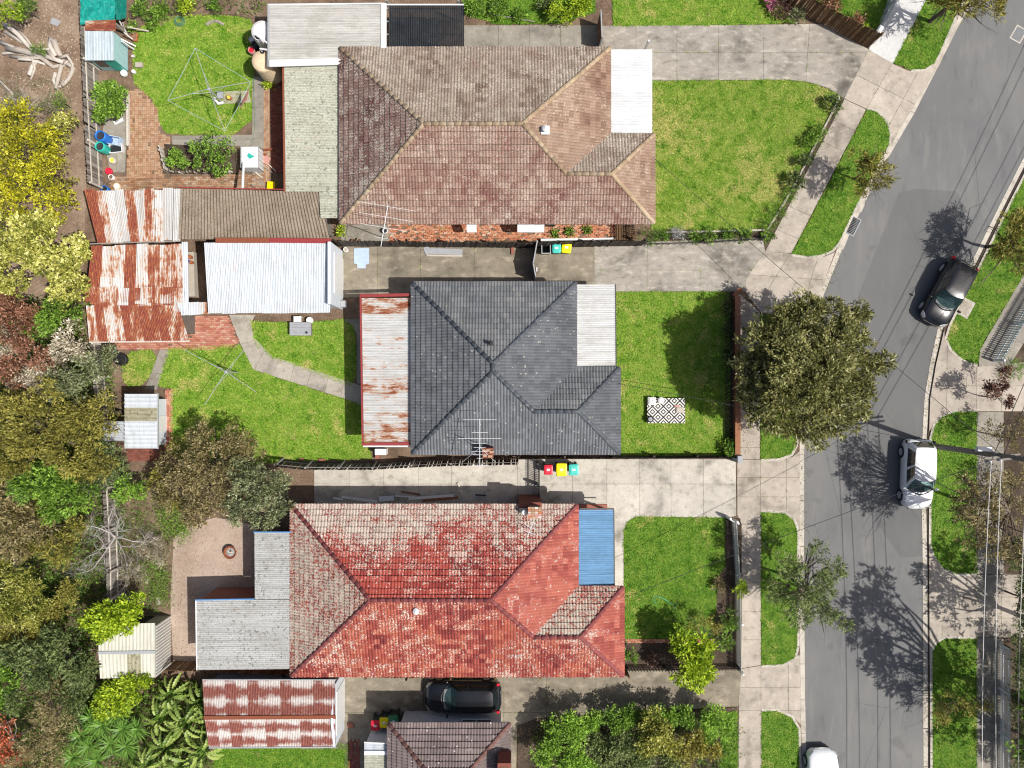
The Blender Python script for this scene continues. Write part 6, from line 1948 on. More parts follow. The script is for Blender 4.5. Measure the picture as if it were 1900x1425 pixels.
for nm, h_, to, lab in (('a', hA, P(499, 82, 2.5), 'white downpipe into the white tank'), ('b', hB, P(500, 93, 2.5), 'white downpipe into the cream tank')):
    tag(MB().tube([to, Vector((h_[0], h_[1], 2.45)), Vector((h_[0], h_[1], 2.12))], .05, 8).build('downpipe', 'white_paint'), lab, 'pipe')
def drum(name, label, px, py, z, r, mat, cat='drum', open_=True, inner='dark_metal', group=None):
    p = P(px, py, z)
    o = empty(name, (p.x, p.y, 0), label, cat, group)
    b = MB().lathe([(r * .92, 0), (r, z * .3), (r * 1.02, z * .5), (r, z * .8), (r * .98, z), (r * .82, z), (r * .80, z * .85)], (p.x, p.y, 0), 22, False).build('body', mat, o, smooth=True)
    MB().lathe([(r * .80, z * .87), (.01, z * .86)], (p.x, p.y, 0), 18, True, False).build('contents' if open_ else 'lid', inner, o)
    return o
drum('plastic_drum', 'open blue drum by the weathered back fence', 185, 251, .95, .30, 'blue_plastic')
drum('plastic_drum', 'open teal drum below the blue drum', 184, 271, .9, .28, 'teal_plastic')
drum('plastic_drum', 'small lidded grey drum between the rainwater tanks', 466, 72, .7, .17, 'grey_box', open_=False, inner='white_wall')
drum('plastic_drum', 'dark open drum beside the white tank', 472, 82, .7, .18, 'black_plastic')
drum('plastic_drum', 'pink tub with red inside near the tanks', 466, 92, .5, .2, 'pink_board', 'tub', inner='red_plastic')
for lab, x, y, r_, h_, mt, inn in [('cream bucket of yellow water on the paving slabs', 207, 297, .17, .3, 'timber_pale', 'lime_pot'), ('red bowl beside the back fence', 201, 317, .20, .18, 'red_plastic', 'red_plastic'),
                                   ('white bucket of soil below the red bowl', 205, 328, .15, .32, 'tank_white', 'soil'), ('cream bucket above the rust patched shed', 216, 345, .19, .25, 'tank_cream', 'tank_white'),
                                   ('blue bucket tucked behind the rust patched shed', 193, 350, .2, .4, 'blue_plastic', 'black_plastic'), ('terracotta pot beside the teal board shed', 248, 70, .15, .28, 'terracotta', 'soil'),
                                   ('smaller terracotta pot behind its twin at the teal shed', 250, 63, .13, .24, 'terracotta', 'soil'), ('white basin beside the teal board shed', 229, 135, .19, .2, 'white_paint', 'tank_white'),
                                   ('white enamel jug by the lawn corner', 247, 132, .11, .22, 'white_paint', 'tank_white'), ('white bucket at the top of the middle driveway', 641, 463, .14, .3, 'white_paint', 'stone'),
                                   ('white round bucket beside the grey garden box', 574, 594, .19, .3, 'white_paint', 'tank_white'), ('black tub among the leaves beside the deep rust shed', 222, 667, .36, .4, 'black_plastic', 'black_plastic'),
                                   ('grey pot on the soil under the deep rust shed', 208, 648, .18, .3, 'grey_box', 'soil'), ('grey pot at the foot of the first antenna', 714, 428, .15, .4, 'aluminium', 'black_plastic'),
                                   ('terracotta pot on the pad under the first antenna', 666, 446, .15, .3, 'stone', 'soil'), ('brown pot next to bricks on the antenna pad', 655, 447, .13, .25, 'rust_metal', 'soil')]:
    drum('bucket' if 'pot' not in lab else 'plant_pot', lab, x, y, h_, r_, mt, 'bucket' if 'pot' not in lab else 'pot', inner=inn)
def crate(name, label, px, py, z, w, d, rz, mat, cat, inner=None):
    p = P(px, py, z)
    o = empty(name, (p.x, p.y, 0), label, cat, rz=rz)
    b = MB()
    b.box(-w / 2, w / 2, -d / 2, d / 2, 0, .05)
    for x0, x1, y0, y1 in ((-w / 2, w / 2, -d / 2, -d / 2 + .04), (-w / 2, w / 2, d / 2 - .04, d / 2), (-w / 2, -w / 2 + .04, -d / 2 + .04, d / 2 - .04), (w / 2 - .04, w / 2, -d / 2 + .04, d / 2 - .04)): b.box(x0, x1, y0, y1, .05, z)
    b.build('body', mat, o, local=True)
    if inner: MB().box(-w / 2 + .05, w / 2 - .05, -d / 2 + .05, d / 2 - .05, .05, z * .6).build('contents', inner, o, local=True)
    return o
crate('plastic_tray', 'pale blue plastic tub beside the blue drum', 210, 260, .4, .75, .5, -.2, 'pale_blue', 'tub')
crate('plastic_tray', 'white tray with two dark pots beside the teal drum', 214, 275, .25, .75, .5, .1, 'white_paint', 'tray', 'black_plastic')

# caged water tote ---------------------------------------------------------------
p = P(463, 291, 1.05)
o = empty('water_tote', (p.x, p.y, 0), 'white caged water tote beside the raised garden bed', 'water tote')
a, b = .48, .58
MB().box(-a, a, -b, b, .12, 1.0).build('bottle', 'tank_white', o, local=True)
MB().box(-a + .03, a - .03, -b + .03, b - .03, 1.0, 1.05, .93).build('top', 'white_paint', o, local=True)
for s_ in (-1, 1):
    for k in range(6):
        t = -1 + 2 * k / 5
        MB().tube([(a * 1.03 * t, s_ * b * 1.03, .1), (a * 1.03 * t, s_ * b * 1.03, 1.04)], .016, 5).build('cage_bar', 'grey_metal', o, local=True)
        MB().tube([(s_ * a * 1.03, b * 1.03 * t, .1), (s_ * a * 1.03, b * 1.03 * t, 1.04)], .016, 5).build('cage_bar', 'grey_metal', o, local=True)
    for zz in (.3, .55, .8, 1.04):
        MB().tube([(-a * 1.05, s_ * b * 1.05, zz), (a * 1.05, s_ * b * 1.05, zz)], .016, 5).build('cage_bar', 'grey_metal', o, local=True)
        MB().tube([(s_ * a * 1.05, -b * 1.05, zz), (s_ * a * 1.05, b * 1.05, zz)], .016, 5).build('cage_bar', 'grey_metal', o, local=True)
MB().box(-a, a, -b, b, 0, .1).build('pallet', 'timber_grey', o, local=True)
MB().add([(-.05, .22, 1.056), (.30, .02, 1.056), (.0, -.12, 1.056), (-.14, .06, 1.056), (-.05, .22, 1.066), (.30, .02, 1.066), (.0, -.12, 1.066), (-.14, .06, 1.066)], [(4, 7, 6, 5), (0, 1, 5, 4), (1, 2, 6, 5), (2, 3, 7, 6), (3, 0, 4, 7)]).build('cloth', 'teal_plastic', o, local=True)
tag(MB().tube([P(452, 302, 1.1), P(451, 325, 1.5), P(450, 352, 1.9)], .075, 8).build('white_pipe', 'white_paint'), 'white pipe from the caged tote to the shed roof', 'pipe')
def boards(specs):
    for lab, pts, w, t, z, mat, nm, cat in specs:
        m_ = MB()
        a_, b_ = P(*pts[0], z), P(*pts[1], z if len(pts) < 3 else pts[2])
        m_.bar(a_ + Vector((0, 0, t / 2)), b_ + Vector((0, 0, t / 2)), w, t)
        tag(m_.build(nm, mat), lab, cat)
boards([
    ('pink board leaning beside the caged tote', ((486, 294), (500, 300)), .45, .04, .1, 'pink_board', 'board', 'board'),
    ('rusty steel offcut above the caged tote', ((483, 279), (508, 277)), .12, .06, .1, 'rust_metal', 'offcut', 'offcut'),
    ('dark rusty offcut behind the caged tote', ((482, 284), (494, 288)), .14, .05, .1, 'rust_metal', 'offcut', 'offcut'),
    ('pale stick below the caged tote', ((472, 318), (487, 330)), .09, .04, .1, 'timber_pale', 'stick', 'stick'),
    ('thin grey rod beside the pink board', ((490, 310), (508, 322)), .05, .04, .1, 'timber_grey', 'rod', 'rod'),
    ('pale rod crossing the pink board', ((497, 304), (512, 318)), .05, .04, .12, 'timber_pale', 'rod', 'rod'),
    ('yellow box at the end of the brick strip', ((499, 346), (513, 347)), .42, .35, .0, 'yellow_plastic', 'toolbox', 'box'),
    ('upper grey board on the driveway by the dark fence', ((788, 467), (798, 463)), .45, .05, .02, 'grey_box', 'board', 'board'),
    ('long grey board on the driveway by the dark fence', ((796, 466), (858, 468)), .34, .06, .02, 'grey_box', 'board', 'board'),
    ('thin pale batten under the long grey board', ((792, 474), (858, 475)), .10, .04, .02, 'timber_pale', 'batten', 'board'),
    ('single red brick on the stained driveway', ((951, 458), (951, 472)), .16, .1, .02, 'brick_wall_red', 'loose_brick', 'brick'),
    ('white pipe offcut beside the driveway gate', ((996, 496), (996, 504)), .06, .06, .02, 'white_paint', 'pipe_offcut', 'pipe'),
    ('white plank at the start of the timber pile', ((618, 924), (636, 926)), .13, .04, .05, 'white_paint', 'plank', 'plank'),
    ('longest white plank of the pile beside the red roof', ((634, 922), (700, 930)), .14, .04, .10, 'white_paint', 'plank', 'plank'),
    ('lower white plank beside the red roof', ((650, 925), (702, 934)), .10, .04, .05, 'white_paint', 'plank', 'plank'),
    ('grey sheet offcut in the timber pile', ((703, 926), (731, 924)), .30, .04, .12, 'white_wall', 'sheet_offcut', 'offcut'),
    ('thin white batten right of the grey sheet offcut', ((733, 920), (770, 922)), .08, .04, .1, 'white_wall', 'batten', 'board'),
    ('broad white plank right of the grey sheet offcut', ((758, 925), (842, 919)), .16, .04, .08, 'white_paint', 'plank', 'plank'),
    ('orange brown plank under the white planks', ((784, 929), (850, 923)), .14, .04, .03, 'timber_rust', 'plank', 'plank'),
    ('reddish plank lying apart on the shaded driveway', ((744, 912), (780, 918)), .12, .04, .02, 'timber_brown', 'plank', 'plank'),
    ('short pale block beside the timber pile', ((819, 911), (819, 918)), .1, .1, .02, 'timber_pale', 'block', 'block'),
    ('brown edged white offcut standing in the sunlight', ((850, 896), (853, 905)), .1, .1, .02, 'timber_pale', 'block', 'block'),
    ('small grey peg beside the round base', ((866, 912), (874, 910)), .07, .05, .02, 'grey_box', 'peg', 'peg'),
    ('dark grey bracket on the shaded driveway', ((880, 922), (904, 926)), .14, .08, .02, 'grey_metal', 'bracket', 'bracket'),
    ('dark grey bar above the bracket on the shaded driveway', ((882, 918), (902, 919)), .08, .06, .02, 'dark_metal', 'bar', 'bar'),
    ('red brick at the end of the sagging fence', ((592, 853), (603, 853)), .13, .1, .02, 'brick_wall_red', 'loose_brick', 'brick'),
    ('second red brick beside the sagging fence', ((556, 852), (564, 852)), .12, .1, .02, 'brick_wall_red', 'loose_brick', 'brick'),
    ('cracked slab lying in the weeds below the dead tree', ((294, 1107), (295, 1122)), .2, .06, .02, 'stone', 'loose_slab', 'slab'),
    ('red brick pair beside the lowest bins', ((646, 1345), (656, 1345)), .25, .12, .02, 'brick_wall_red', 'loose_brick', 'brick'),
    ('pale plank edging along the citrus bush bed', ((239, 176), (240, 272)), .13, .22, .0, 'timber_pale', 'edging_plank', 'edging'),
    ('metal trough beside the citrus bush', ((213, 230), (230, 222)), .2, .12, .1, 'white_paint', 'trough', 'trough'),
    ('concrete block beside the teal board shed', ((253, 122), (266, 122)), .26, .16, .0, 'stone', 'loose_block', 'block'),
    ('pale stone by the teal board shed', ((245, 105), (251, 105)), .14, .1, .0, 'timber_pale', 'loose_stone', 'stone'),
    ('weathered flat sheet on the bark ground', ((95, 38), (110, 44)), .35, .03, .0, 'grey_metal', 'flat_sheet', 'sheet'),
    ('upper edging timber of the front lawn border', ((1557, 180), (1545, 206)), .10, .12, .0, 'timber_pale', 'edging_timber', 'edging'),
    ('middle edging timber of the front lawn border', ((1544, 208), (1470, 350)), .10, .10, .0, 'timber_pale', 'edging_timber', 'edging'),
    ('lower edging timber of the front lawn border', ((1469, 352), (1424, 426)), .10, .10, .0, 'timber_pale', 'edging_timber', 'edging'),
    ('edging timber along the bottom of the front lawn', ((1214, 432), (1424, 427)), .10, .08, .0, 'timber_pale', 'edging_timber', 'edging'),
    ('long pole across the weeds above the concrete strip', ((896, 24), (992, 41)), .06, .06, .05, 'timber_grey', 'pole', 'pole'),
])
# blue grey cut-out panel lying on the driveway
tag(MB().prism(poly((657, 461), (685, 460), (685, 490), (679, 491), (679, 498), (663, 498), (663, 490), (657, 489)), .01, .05).build('plastic_sheet', 'pale_blue'), 'pale blue notched panel lying on the stained driveway', 'panel')
# round umbrella base on driveway
p = P(855, 913)
o = empty('umbrella_base', (p.x, p.y, 0), 'round pale umbrella base on the shaded driveway', 'umbrella base')
MB().lathe([(.15, .0), (.15, .05), (.06, .08), (.05, .22), (.03, .22), (.03, .1)], (p.x, p.y, 0), 18, False).build('body', 'timber_pale', o)
# fire pit
p = P(430, 1023)
o = empty('fire_pit', (p.x, p.y, 0), 'round rusty fire pit full of ash in the sandy yard', 'fire pit')
MB().lathe([(.26, .03), (.36, .28), (.38, .32), (.33, .32), (.30, .24), (.02, .17)], (p.x, p.y, 0), 24, True).build('bowl', 'rust_metal', o, smooth=True)
MB().lathe([(.28, .22), (.15, .25), (.02, .24)], (p.x, p.y, 0), 14, True, False).build('ash', 'ash', o)
for k in range(5):
    a = k * 1.3
    MB().bar((p.x + .16 * math.cos(a), p.y + .16 * math.sin(a), .26), (p.x - .1 * math.cos(a + .4), p.y - .1 * math.sin(a + .4), .29), .05, .05).build('charred_log', 'timber_black' if k % 2 else 'timber_pale', o)
for k in range(3):
    a = k * 2.1
    MB().bar((p.x + .28 * math.cos(a), p.y + .28 * math.sin(a), 0), (p.x + .22 * math.cos(a), p.y + .22 * math.sin(a), .1), .05, .05).build('foot', 'rust_metal', o)
# grey slatted garden box and white chair beside the small lawn
p = P(557, 610, .45)
o = empty('garden_box', (p.x, p.y, 0), 'grey weathered garden box on the small back lawn', 'garden box')
MB().box(-.58, .58, -.36, .36, 0, .40).build('body', 'timber_grey', o, local=True)
for k in range(5):
    MB().box(-.61, .61, -.38 + k * .153, -.38 + k * .153 + .145, .40, .44).build('plank', 'grey_box', o, local=True)
MB().lathe([(.05, .44), (.07, .5)], (.38, -.22, 0), 10, True).build('knob', 'black_plastic', o, local=True)
p = P(552, 592, .4)
o = empty('plastic_chair', (p.x, p.y, 0), 'white plastic stool tucked above the grey garden box', 'stool')
MB().box(-.22, .22, -.16, .16, .38, .42).build('seat', 'white_paint', o, local=True)
for sx in (-1, 1):
    for sy in (-1, 1):
        MB().box(sx * .18 - .025, sx * .18 + .025, sy * .12 - .025, sy * .12 + .025, 0, .38).build('leg', 'white_paint', o, local=True)
# patterned picnic platform
p = P(1236, 762, .28)
o = empty('picnic_rug_platform', (p.x, p.y, 0), 'low platform covered by a black and white diamond rug', 'rug')
MB().box(-1.05, 1.05, -.68, .68, .0, .25).build('platform', 'timber_pale', o, local=True)
MB().box(-1.09, 1.09, -.72, .72, .25, .28).build('rug', 'diamond_rug', o, local=True)
p = P(1227, 743, .4)
o = empty('round_cushion', (p.x, p.y, .282), 'round white cushion on the diamond rug', 'cushion')
MB().lathe([(.16, 0), (.20, .05), (.19, .10), (.08, .125), (.01, .12)], (0, 0, 0), 22, True).build('cover', 'white_paint', o, local=True, smooth=True)
MB().lathe([(.025, .12), (.02, .135)], (0, 0, 0), 10, True).build('button', 'grey_box', o, local=True)
p = P(1210, 744, .45)
o = empty('square_cushion', (p.x, p.y, .282), 'square white cushion at the corner of the diamond rug', 'cushion')
MB().box(-.22, .22, -.22, .22, 0, .07).box(-.20, .20, -.20, .20, .07, .14, .72).build('cover', 'white_paint', o, local=True)
MB().lathe([(.03, .14), (.03, .16)], (0.03, .02, 0), 10, True).build('button', 'grey_box', o, local=True)
p = P(1207, 778, .45)
o = empty('speaker_pot', (p.x, p.y, .282), 'round black lantern at the corner of the diamond rug', 'lantern')
MB().lathe([(.15, 0), (.18, .06), (.18, .16), (.13, .2), (.12, .17)], (0, 0, 0), 22, False).build('body', 'black_plastic', o, local=True, smooth=True)
MB().lathe([(.12, .17), (.07, .18), (.06, .2), (.01, .2)], (0, 0, 0), 18, True, False).build('cone', 'grey_box', o, local=True)
p = P(1262, 761, .4)
o = empty('folded_blanket', (p.x, p.y, .282), 'folded pale blanket on the right side of the diamond rug', 'blanket')
MB().box(-.24, .24, -.16, .18, 0, .05).box(-.22, .24, -.15, .17, .05, .1, .92).build('fold', 'timber_pale', o, local=True)
MB().box(-.30, -.02, .14, .28, 0, .04).build('corner', 'pink_board', o, local=True)

# ------------------------------------------------------------------ clotheslines, antennas
def hoist(label, c, ends, z, rope, mast_mat='grey_metal'):
    C_ = P(*c, z)
    o_ = empty('rotary_clothesline', (C_.x, C_.y, 0), label, 'clothesline')
    MB().tube([(C_.x, C_.y, 0), (C_.x, C_.y, z)], .035, 8).build('mast', mast_mat, o_)
    hub = MB().lathe([(.09, z - .06), (.09, z + .04), (.04, z + .08)], (C_.x, C_.y, 0), 12, True).build('hub', mast_mat, o_)
    E_ = [P(*e, z + .12) for e in ends]
    for e in E_:
        MB().tube([(C_.x, C_.y, z), e], .016, 6).build('arm', mast_mat, o_)
        m_ = Vector((C_.x, C_.y, z - .5)); t_ = Vector((C_.x, C_.y, z)).lerp(e, .45)
        MB().tube([m_, t_], .014, 5).build('brace', mast_mat, o_)
    if rope:
        for f in (1.0, ):
            for a_, b_ in zip(E_, E_[1:] + E_[:1]):
                m_ = a_.lerp(b_, .5) - Vector((0, 0, .05))
                MB().tube([Vector((C_.x, C_.y, z + .1)).lerp(a_, f), m_, Vector((C_.x, C_.y, z + .1)).lerp(b_, f)], .009, 4).build('rope', 'pale_blue', o_)
    return o_
hoist('rotary clothesline strung with pale rope over the back lawn', (387, 165), [(362, 89), (465, 152), (417, 243), (311, 186)], 2.0, True)
hoist('bare metal rotary clothesline without rope', (419, 690), [(340, 648), (452, 650), (475, 727), (380, 751)], 1.85, False)
p = P(432, 181)
tag(MB().prism(poly((413, 170), (462, 168), (466, 190), (414, 193)), -.03, .015).build('stone_pad', 'concrete_warm'), 'pale paving pad under the rope clothesline', 'paving')
drum('ornament_pot', 'orange pot on the pad under the clothesline', 424, 180, .25, .13, 'terracotta', 'pot', inner='lime_pot')
o = empty('fallen_sign', P(403, 180), 'white and grey bracket at the foot of the rope clothesline', 'bracket')
MB().tube([P(397, 182, .1), P(405, 192, .1), P(415, 190, .1)], .09, 7).build('frame', 'white_paint', o)
MB().box(*sorted((P(404, 0, 0).x, P(415, 0, 0).x)), *sorted((P(0, 184, 0).y, P(0, 171, 0).y)), .0, .14).build('block', 'grey_box', o)
o = empty('hanging_cloth', P(455, 187), 'pink and white towel hanging from the rope clothesline', 'towel')
cloth([P(463, 160, 2.0), P(450, 186, 1.95), P(444, 202, 1.2), P(458, 186, 1.2)], 5, 6, .02, 'pink_board', 'cloth', o)
cloth([P(451, 186, 1.95), P(447, 196, 1.95), P(442, 206, 1.3), P(446, 198, 1.3)], 4, 5, .02, 'white_paint', 'cloth', o)

def antenna(label, base, top_z, foot_z, bdir, blen, els, guys=(), mat='aluminium', boom_back=.4):
    Bp = P(*base, top_z)
    o_ = empty('tv_antenna', (Bp.x, Bp.y, foot_z), label, 'antenna')
    MB().tube([(Bp.x, Bp.y, foot_z), (Bp.x, Bp.y, top_z)], .022, 6).build('mast', mat, o_)
    d = Vector((bdir[0], bdir[1], 0)).normalized(); n_ = Vector((-d.y, d.x, 0))
    c0 = Vector((Bp.x, Bp.y, top_z - .05))
    MB().tube([c0 - d * blen * boom_back, c0 + d * blen * (1 - boom_back)], .018, 6).build('boom', mat, o_)
    for f, l in els:
        q_ = c0 + d * blen * (f - boom_back) + Vector((0, 0, .02))
        MB().tube([q_ - n_ * l / 2, q_ + n_ * l / 2], .011, 5).build('element', mat, o_)
    for gx_, gy_, gz_ in guys:
        MB().tube([(Bp.x, Bp.y, top_z - .6), P(gx_, gy_, gz_)], .012, 4).build('stay', mat, o_)
    return o_
antenna('tall television antenna at the lower edge of the charcoal roof', (890, 832), 5.6, 2.7, (0, 1), 2.5, [(.98, 1.7), (.72, .8), (.60, 2.2), (.5, .7), (.42, .6), (.34, .9), (.27, .7), (.2, .3), (.06, .9)], [(857, 858, 2.7), (920, 858, 2.7)])
antenna('television antenna beside the brown tiled eave', (713, 418), 5.0, 0.0, (.17, 1), 2.2, [(.95, 3.0), (.7, 2.8), (.45, 2.4), (.2, .8)], boom_back=.5)
antenna('small antenna on the red tiled roof by the chimney', (983, 985), 4.2, 3.4, (.4, 1), .9, [(.9, .5), (.6, .6), (.3, .7)])
p = P(906, 838, 3.2)
o = empty('brick_chimney', (p.x, p.y, 2.6), 'small broken brick chimney on the charcoal roof edge', 'chimney')
MB().box(p.x - .3, p.x + .28, p.y - .28, p.y + .25, 2.6, 3.9).build('stack', 'brick_dark', o)
for k, (dx, dy) in enumerate(((-.2, .12), (.02, .14), (.2, .05), (-.15, -.15), (.12, -.18))):
    MB().box(p.x + dx - .11, p.x + dx + .11, p.y + dy - .06, p.y + dy + .06, 3.9, 3.96 + .03 * (k % 3)).build('brick', 'brick_orange', o)

# ------------------------------------------------------------------ power pole and wires
pb = P(1736, 828)
o = empty('power_pole', pb, 'timber power pole with street lamp beside the white hatchback', 'power pole')
PT = 8.2
MB().tube([pb, pb + Vector((0, 0, PT))], [.17, .12], 12).build('pole', 'pole_grey', o)
cz = 7.0
ca = Vector((pb.x - .1, pb.y, cz))
dA = Vector((1, .12, 0)).normalized()
MB().bar(ca - dA * 1.35, ca + dA * 1.35, .1, .12).build('crossarm', 'timber_grey', o)
MB().bar(ca - dA * .9 - Vector((0, 0, .9)), ca + dA * .9 - Vector((0, 0, .9)), .09, .1).build('crossarm', 'timber_grey', o)
wo = (-1.25, -.75, .55, 1.2)
for w in wo:
    q = ca + dA * w
    MB().lathe([(.03, .06), (.06, .1), (.05, .16), (.06, .2), (.03, .24)], tuple(q), 10, True).build('insulator', 'white_paint', o)
lp = P(1833, 833, 6.0)
MB().tube([(pb.x, pb.y, 5.7), (pb.x + .5, pb.y, 6.05), (lp.x - .35, lp.y, 6.05)] if lp.x > pb.x else [(pb.x, pb.y, 5.7), (lp.x, lp.y, 6.0)], .035, 6).build('lamp_arm', 'grey_metal', o)
MB().box(lp.x - .62, lp.x + .18, lp.y - .12, lp.y + .12, 5.98, 6.14, .85).build('lamp_head', 'white_paint', o)
def wire(label, a, b, sag, mat='wire_pale', r=.018):
    pts = []
    for k in range(13):
        t = k / 12
        p_ = Vector(a).lerp(Vector(b), t)
        p_.z -= sag * 4 * t * (1 - t)
        pts.append(p_)
    return tag(MB().tube(pts, r, 5).build('overhead_wire', mat), label, 'wire', 'street power wires')
names = ['outer', 'second', 'third', 'fourth']
for k, w in enumerate(wo):
    q = ca + dA * w + Vector((0, 0, .22))
    low = P(1698 + (0, 26, 58, 82)[k], 1620, 0); low.z = 6.6
    wire(f'{["leftmost", "second from left", "third from left", "rightmost"][k]} of the pale power wires running down from the pole', q, low, .5)
    up_ = Vector((q.x + 14.5 + (.0, .1, .25, .4)[k] * 1.5, q.y + 30 - w * .3, 6.9))
    wire(f'{["leftmost", "second", "third", "rightmost"][k]} power wire running from the pole to the top corner', q, up_, .6, 'wire_dark')
top = Vector((pb.x, pb.y, 6.1))
for lab, e in [('service wire from the pole to the brown tiled house', P(1212, 292, 3.0)), ('service wire from the pole to the charcoal house', P(1149, 712, 3.0)), ('service wire from the pole to the red tiled house', P(1156, 1110, 3.0))]:
    wire(lab, top, e, .35, 'wire_dark', .014)

# ------------------------------------------------------------------ trees and shrubs
# street trees
ring = [(1492 + 98 * math.cos(a * .524) * rnd.uniform(.92, 1.06), 689 + 100 * math.sin(a * .524) * rnd.uniform(.92, 1.06), 3.9 + rnd.uniform(-.3, .3), 50) for a in range(12)]
tree('street_tree', 'big dense olive green tree overhanging the street', 'tree', ring + [(1494, 690, 5.2, 92), (1440, 650, 5.0, 60), (1540, 655, 5.0, 60), (1445, 735, 5.0, 58), (1540, 735, 4.9, 58), (1640, 672, 3.6, 24), (1590, 580, 3.5, 26)],
     'leaf_olive', base=XY(1438, 690), trunk=.24, dens=30, per=9, L=.20, W_=.065, spread=1.0, sub=.26, fill=.4, jit=.07, nsub=30, tone=-.02)
def sparse(name, label, lobes, mat, base, trunk=.07, dens=8, per=9, L=.2, W_=.05, bark='bark', flat=.7, twig=True, cat='tree', **kw):
    o_ = tree(name, label, cat, lobes, mat, base=base, trunk=trunk, dens=dens, per=per, L=L, W_=W_, bark=bark, flat=flat, sub=kw.pop('sub', .30), **kw)
    if twig:
        mb = MB()
        for l in lobes:
            b_ = B(*l, flat)
            c_ = Vector((base[0], base[1], b_[2] * .45)).lerp(Vector(b_[:3]), .35)
            for _ in range(5):
                d_ = Vector(b_[:3]) - c_ + Vector((rnd.gauss(0, .6), rnd.gauss(0, .6), rnd.gauss(0, .3))) * b_[3]
                branch(mb, c_, d_, d_.length * .9, trunk * .45, 2, .3, (2, 3), .6)
        mb.build('branch', bark, o_)
    return o_
sparse('street_tree', 'small sparse olive tree on the slanting verge', [(1620, 315, 2.7, 38), (1600, 295, 2.5, 26), (1640, 330, 2.4, 26), (1600, 345, 2.4, 26)], 'leaf_mustard', XY(1585, 332), .06, dens=12, per=10, L=.26, W_=.045)
sparse('street_tree', 'leafy tree at the top of the street', [(1795, 5, 4.0, 42), (1755, 15, 3.6, 30), (1835, 15, 3.6, 32), (1800, -35, 4.4, 48)], 'leaf_mustard', XY(1725, 40), .1, dens=20, per=10, L=.24, W_=.05)
sparse('street_tree', 'olive tree at the right edge above the black car', [(1880, 440, 2.9, 48), (1850, 470, 2.6, 28), (1895, 490, 2.6, 36), (1900, 420, 3.0, 40)], 'leaf_mustard', XY(1832, 458), .08, dens=24, per=9, L=.22, W_=.05)
sparse('street_tree', 'open wispy tree leaning over the lower street', [(1500, 1085, 3.8, 48), (1465, 1050, 3.6, 34), (1545, 1060, 3.6, 30), (1530, 1130, 3.4, 34), (1480, 1140, 3.3, 32), (1515, 1020, 3.2, 22), (1565, 1155, 3.2, 16), (1440, 1100, 3.2, 28)], 'leaf_dark', XY(1462, 1068), .08, dens=34, per=9, L=.17, W_=.05, tone=.26, sub=.34)
sparse('street_tree', 'brown thinning tree crossed by the power wires', [(1815, 945, 5.6, 52), (1795, 900, 5.4, 34), (1845, 890, 5.8, 34), (1800, 995, 5.2, 36), (1840, 1010, 5.6, 40), (1775, 950, 5.0, 24), (1885, 1020, 5.8, 34)], 'leaf_brown', XY(1775, 925), .09, dens=17, per=9, L=.19, W_=.055, tone=.14)
sparse('street_tree', 'tall tree over the right edge shading the lower street', [(1960, 1330, 7.6, 100), (1920, 1270, 7.2, 66), (1990, 1420, 7.2, 80), (1960, 1240, 7.6, 70), (1925, 1390, 6.6, 60)], 'leaf_green', XY(1885, 1290), .2, dens=11, per=9, L=.26, W_=.09, twig=False, sub=.26)
sparse('street_tree', 'tree beyond the right edge shading the far driveway', [(2010, 1170, 5.6, 80), (1985, 1215, 5.0, 60), (1990, 1120, 5.2, 56), (1950, 1160, 4.8, 40)], 'leaf_green', XY(1935, 1160), .14, dens=10, per=9, L=.24, W_=.08, twig=False, sub=.26)
sparse('street_tree', 'tree beyond the right edge shading the far footpath', [(2010, 1400, 5.4, 84), (1985, 1330, 5.0, 60), (2000, 1470, 5.2, 60), (1960, 1400, 4.6, 40)], 'leaf_green', XY(1945, 1380), .14, dens=11, per=9, L=.24, W_=.08, twig=False, sub=.26)
sparse('verge_sapling', 'low wispy yellow green tree on the lower far verge', [(1735, 1310, 1.4, 22), (1765, 1300, 1.8, 26), (1800, 1305, 2.0, 24), (1745, 1330, 1.2, 16), (1825, 1300, 2.2, 20)], 'leaf_mustard', XY(1762, 1296), .04, dens=12, per=8, L=.2, W_=.035, tone=.2)
sparse('verge_sapling', 'thin red leaved sapling on the far driveway edge', [(1840, 730, 2.2, 18), (1855, 715, 2.0, 14), (1868, 745, 2.2, 12), (1830, 715, 1.8, 12), (1862, 690, 1.6, 14)], 'leaf_purple', XY(1822, 735), .03, dens=7, per=7, L=.16, W_=.07)
sparse('verge_sapling', 'dry brown shrub under the thinning tree at the wires', [(1860, 900, 1.5, 30), (1885, 950, 1.6, 32), (1855, 970, 1.3, 26), (1890, 880, 1.6, 28), (1870, 1020, 1.4, 26)], 'leaf_brown', XY(1850, 930), .04, dens=22, per=8, L=.16, W_=.05, tone=.16)
sparse('verge_sapling', 'scrubby shrub under the wires right of the pole', [(1840, 800, 2.0, 24), (1870, 815, 2.2, 26), (1890, 790, 2.2, 22)], 'leaf_brown', XY(1838, 806), .04, dens=12, per=8, L=.16, W_=.05)

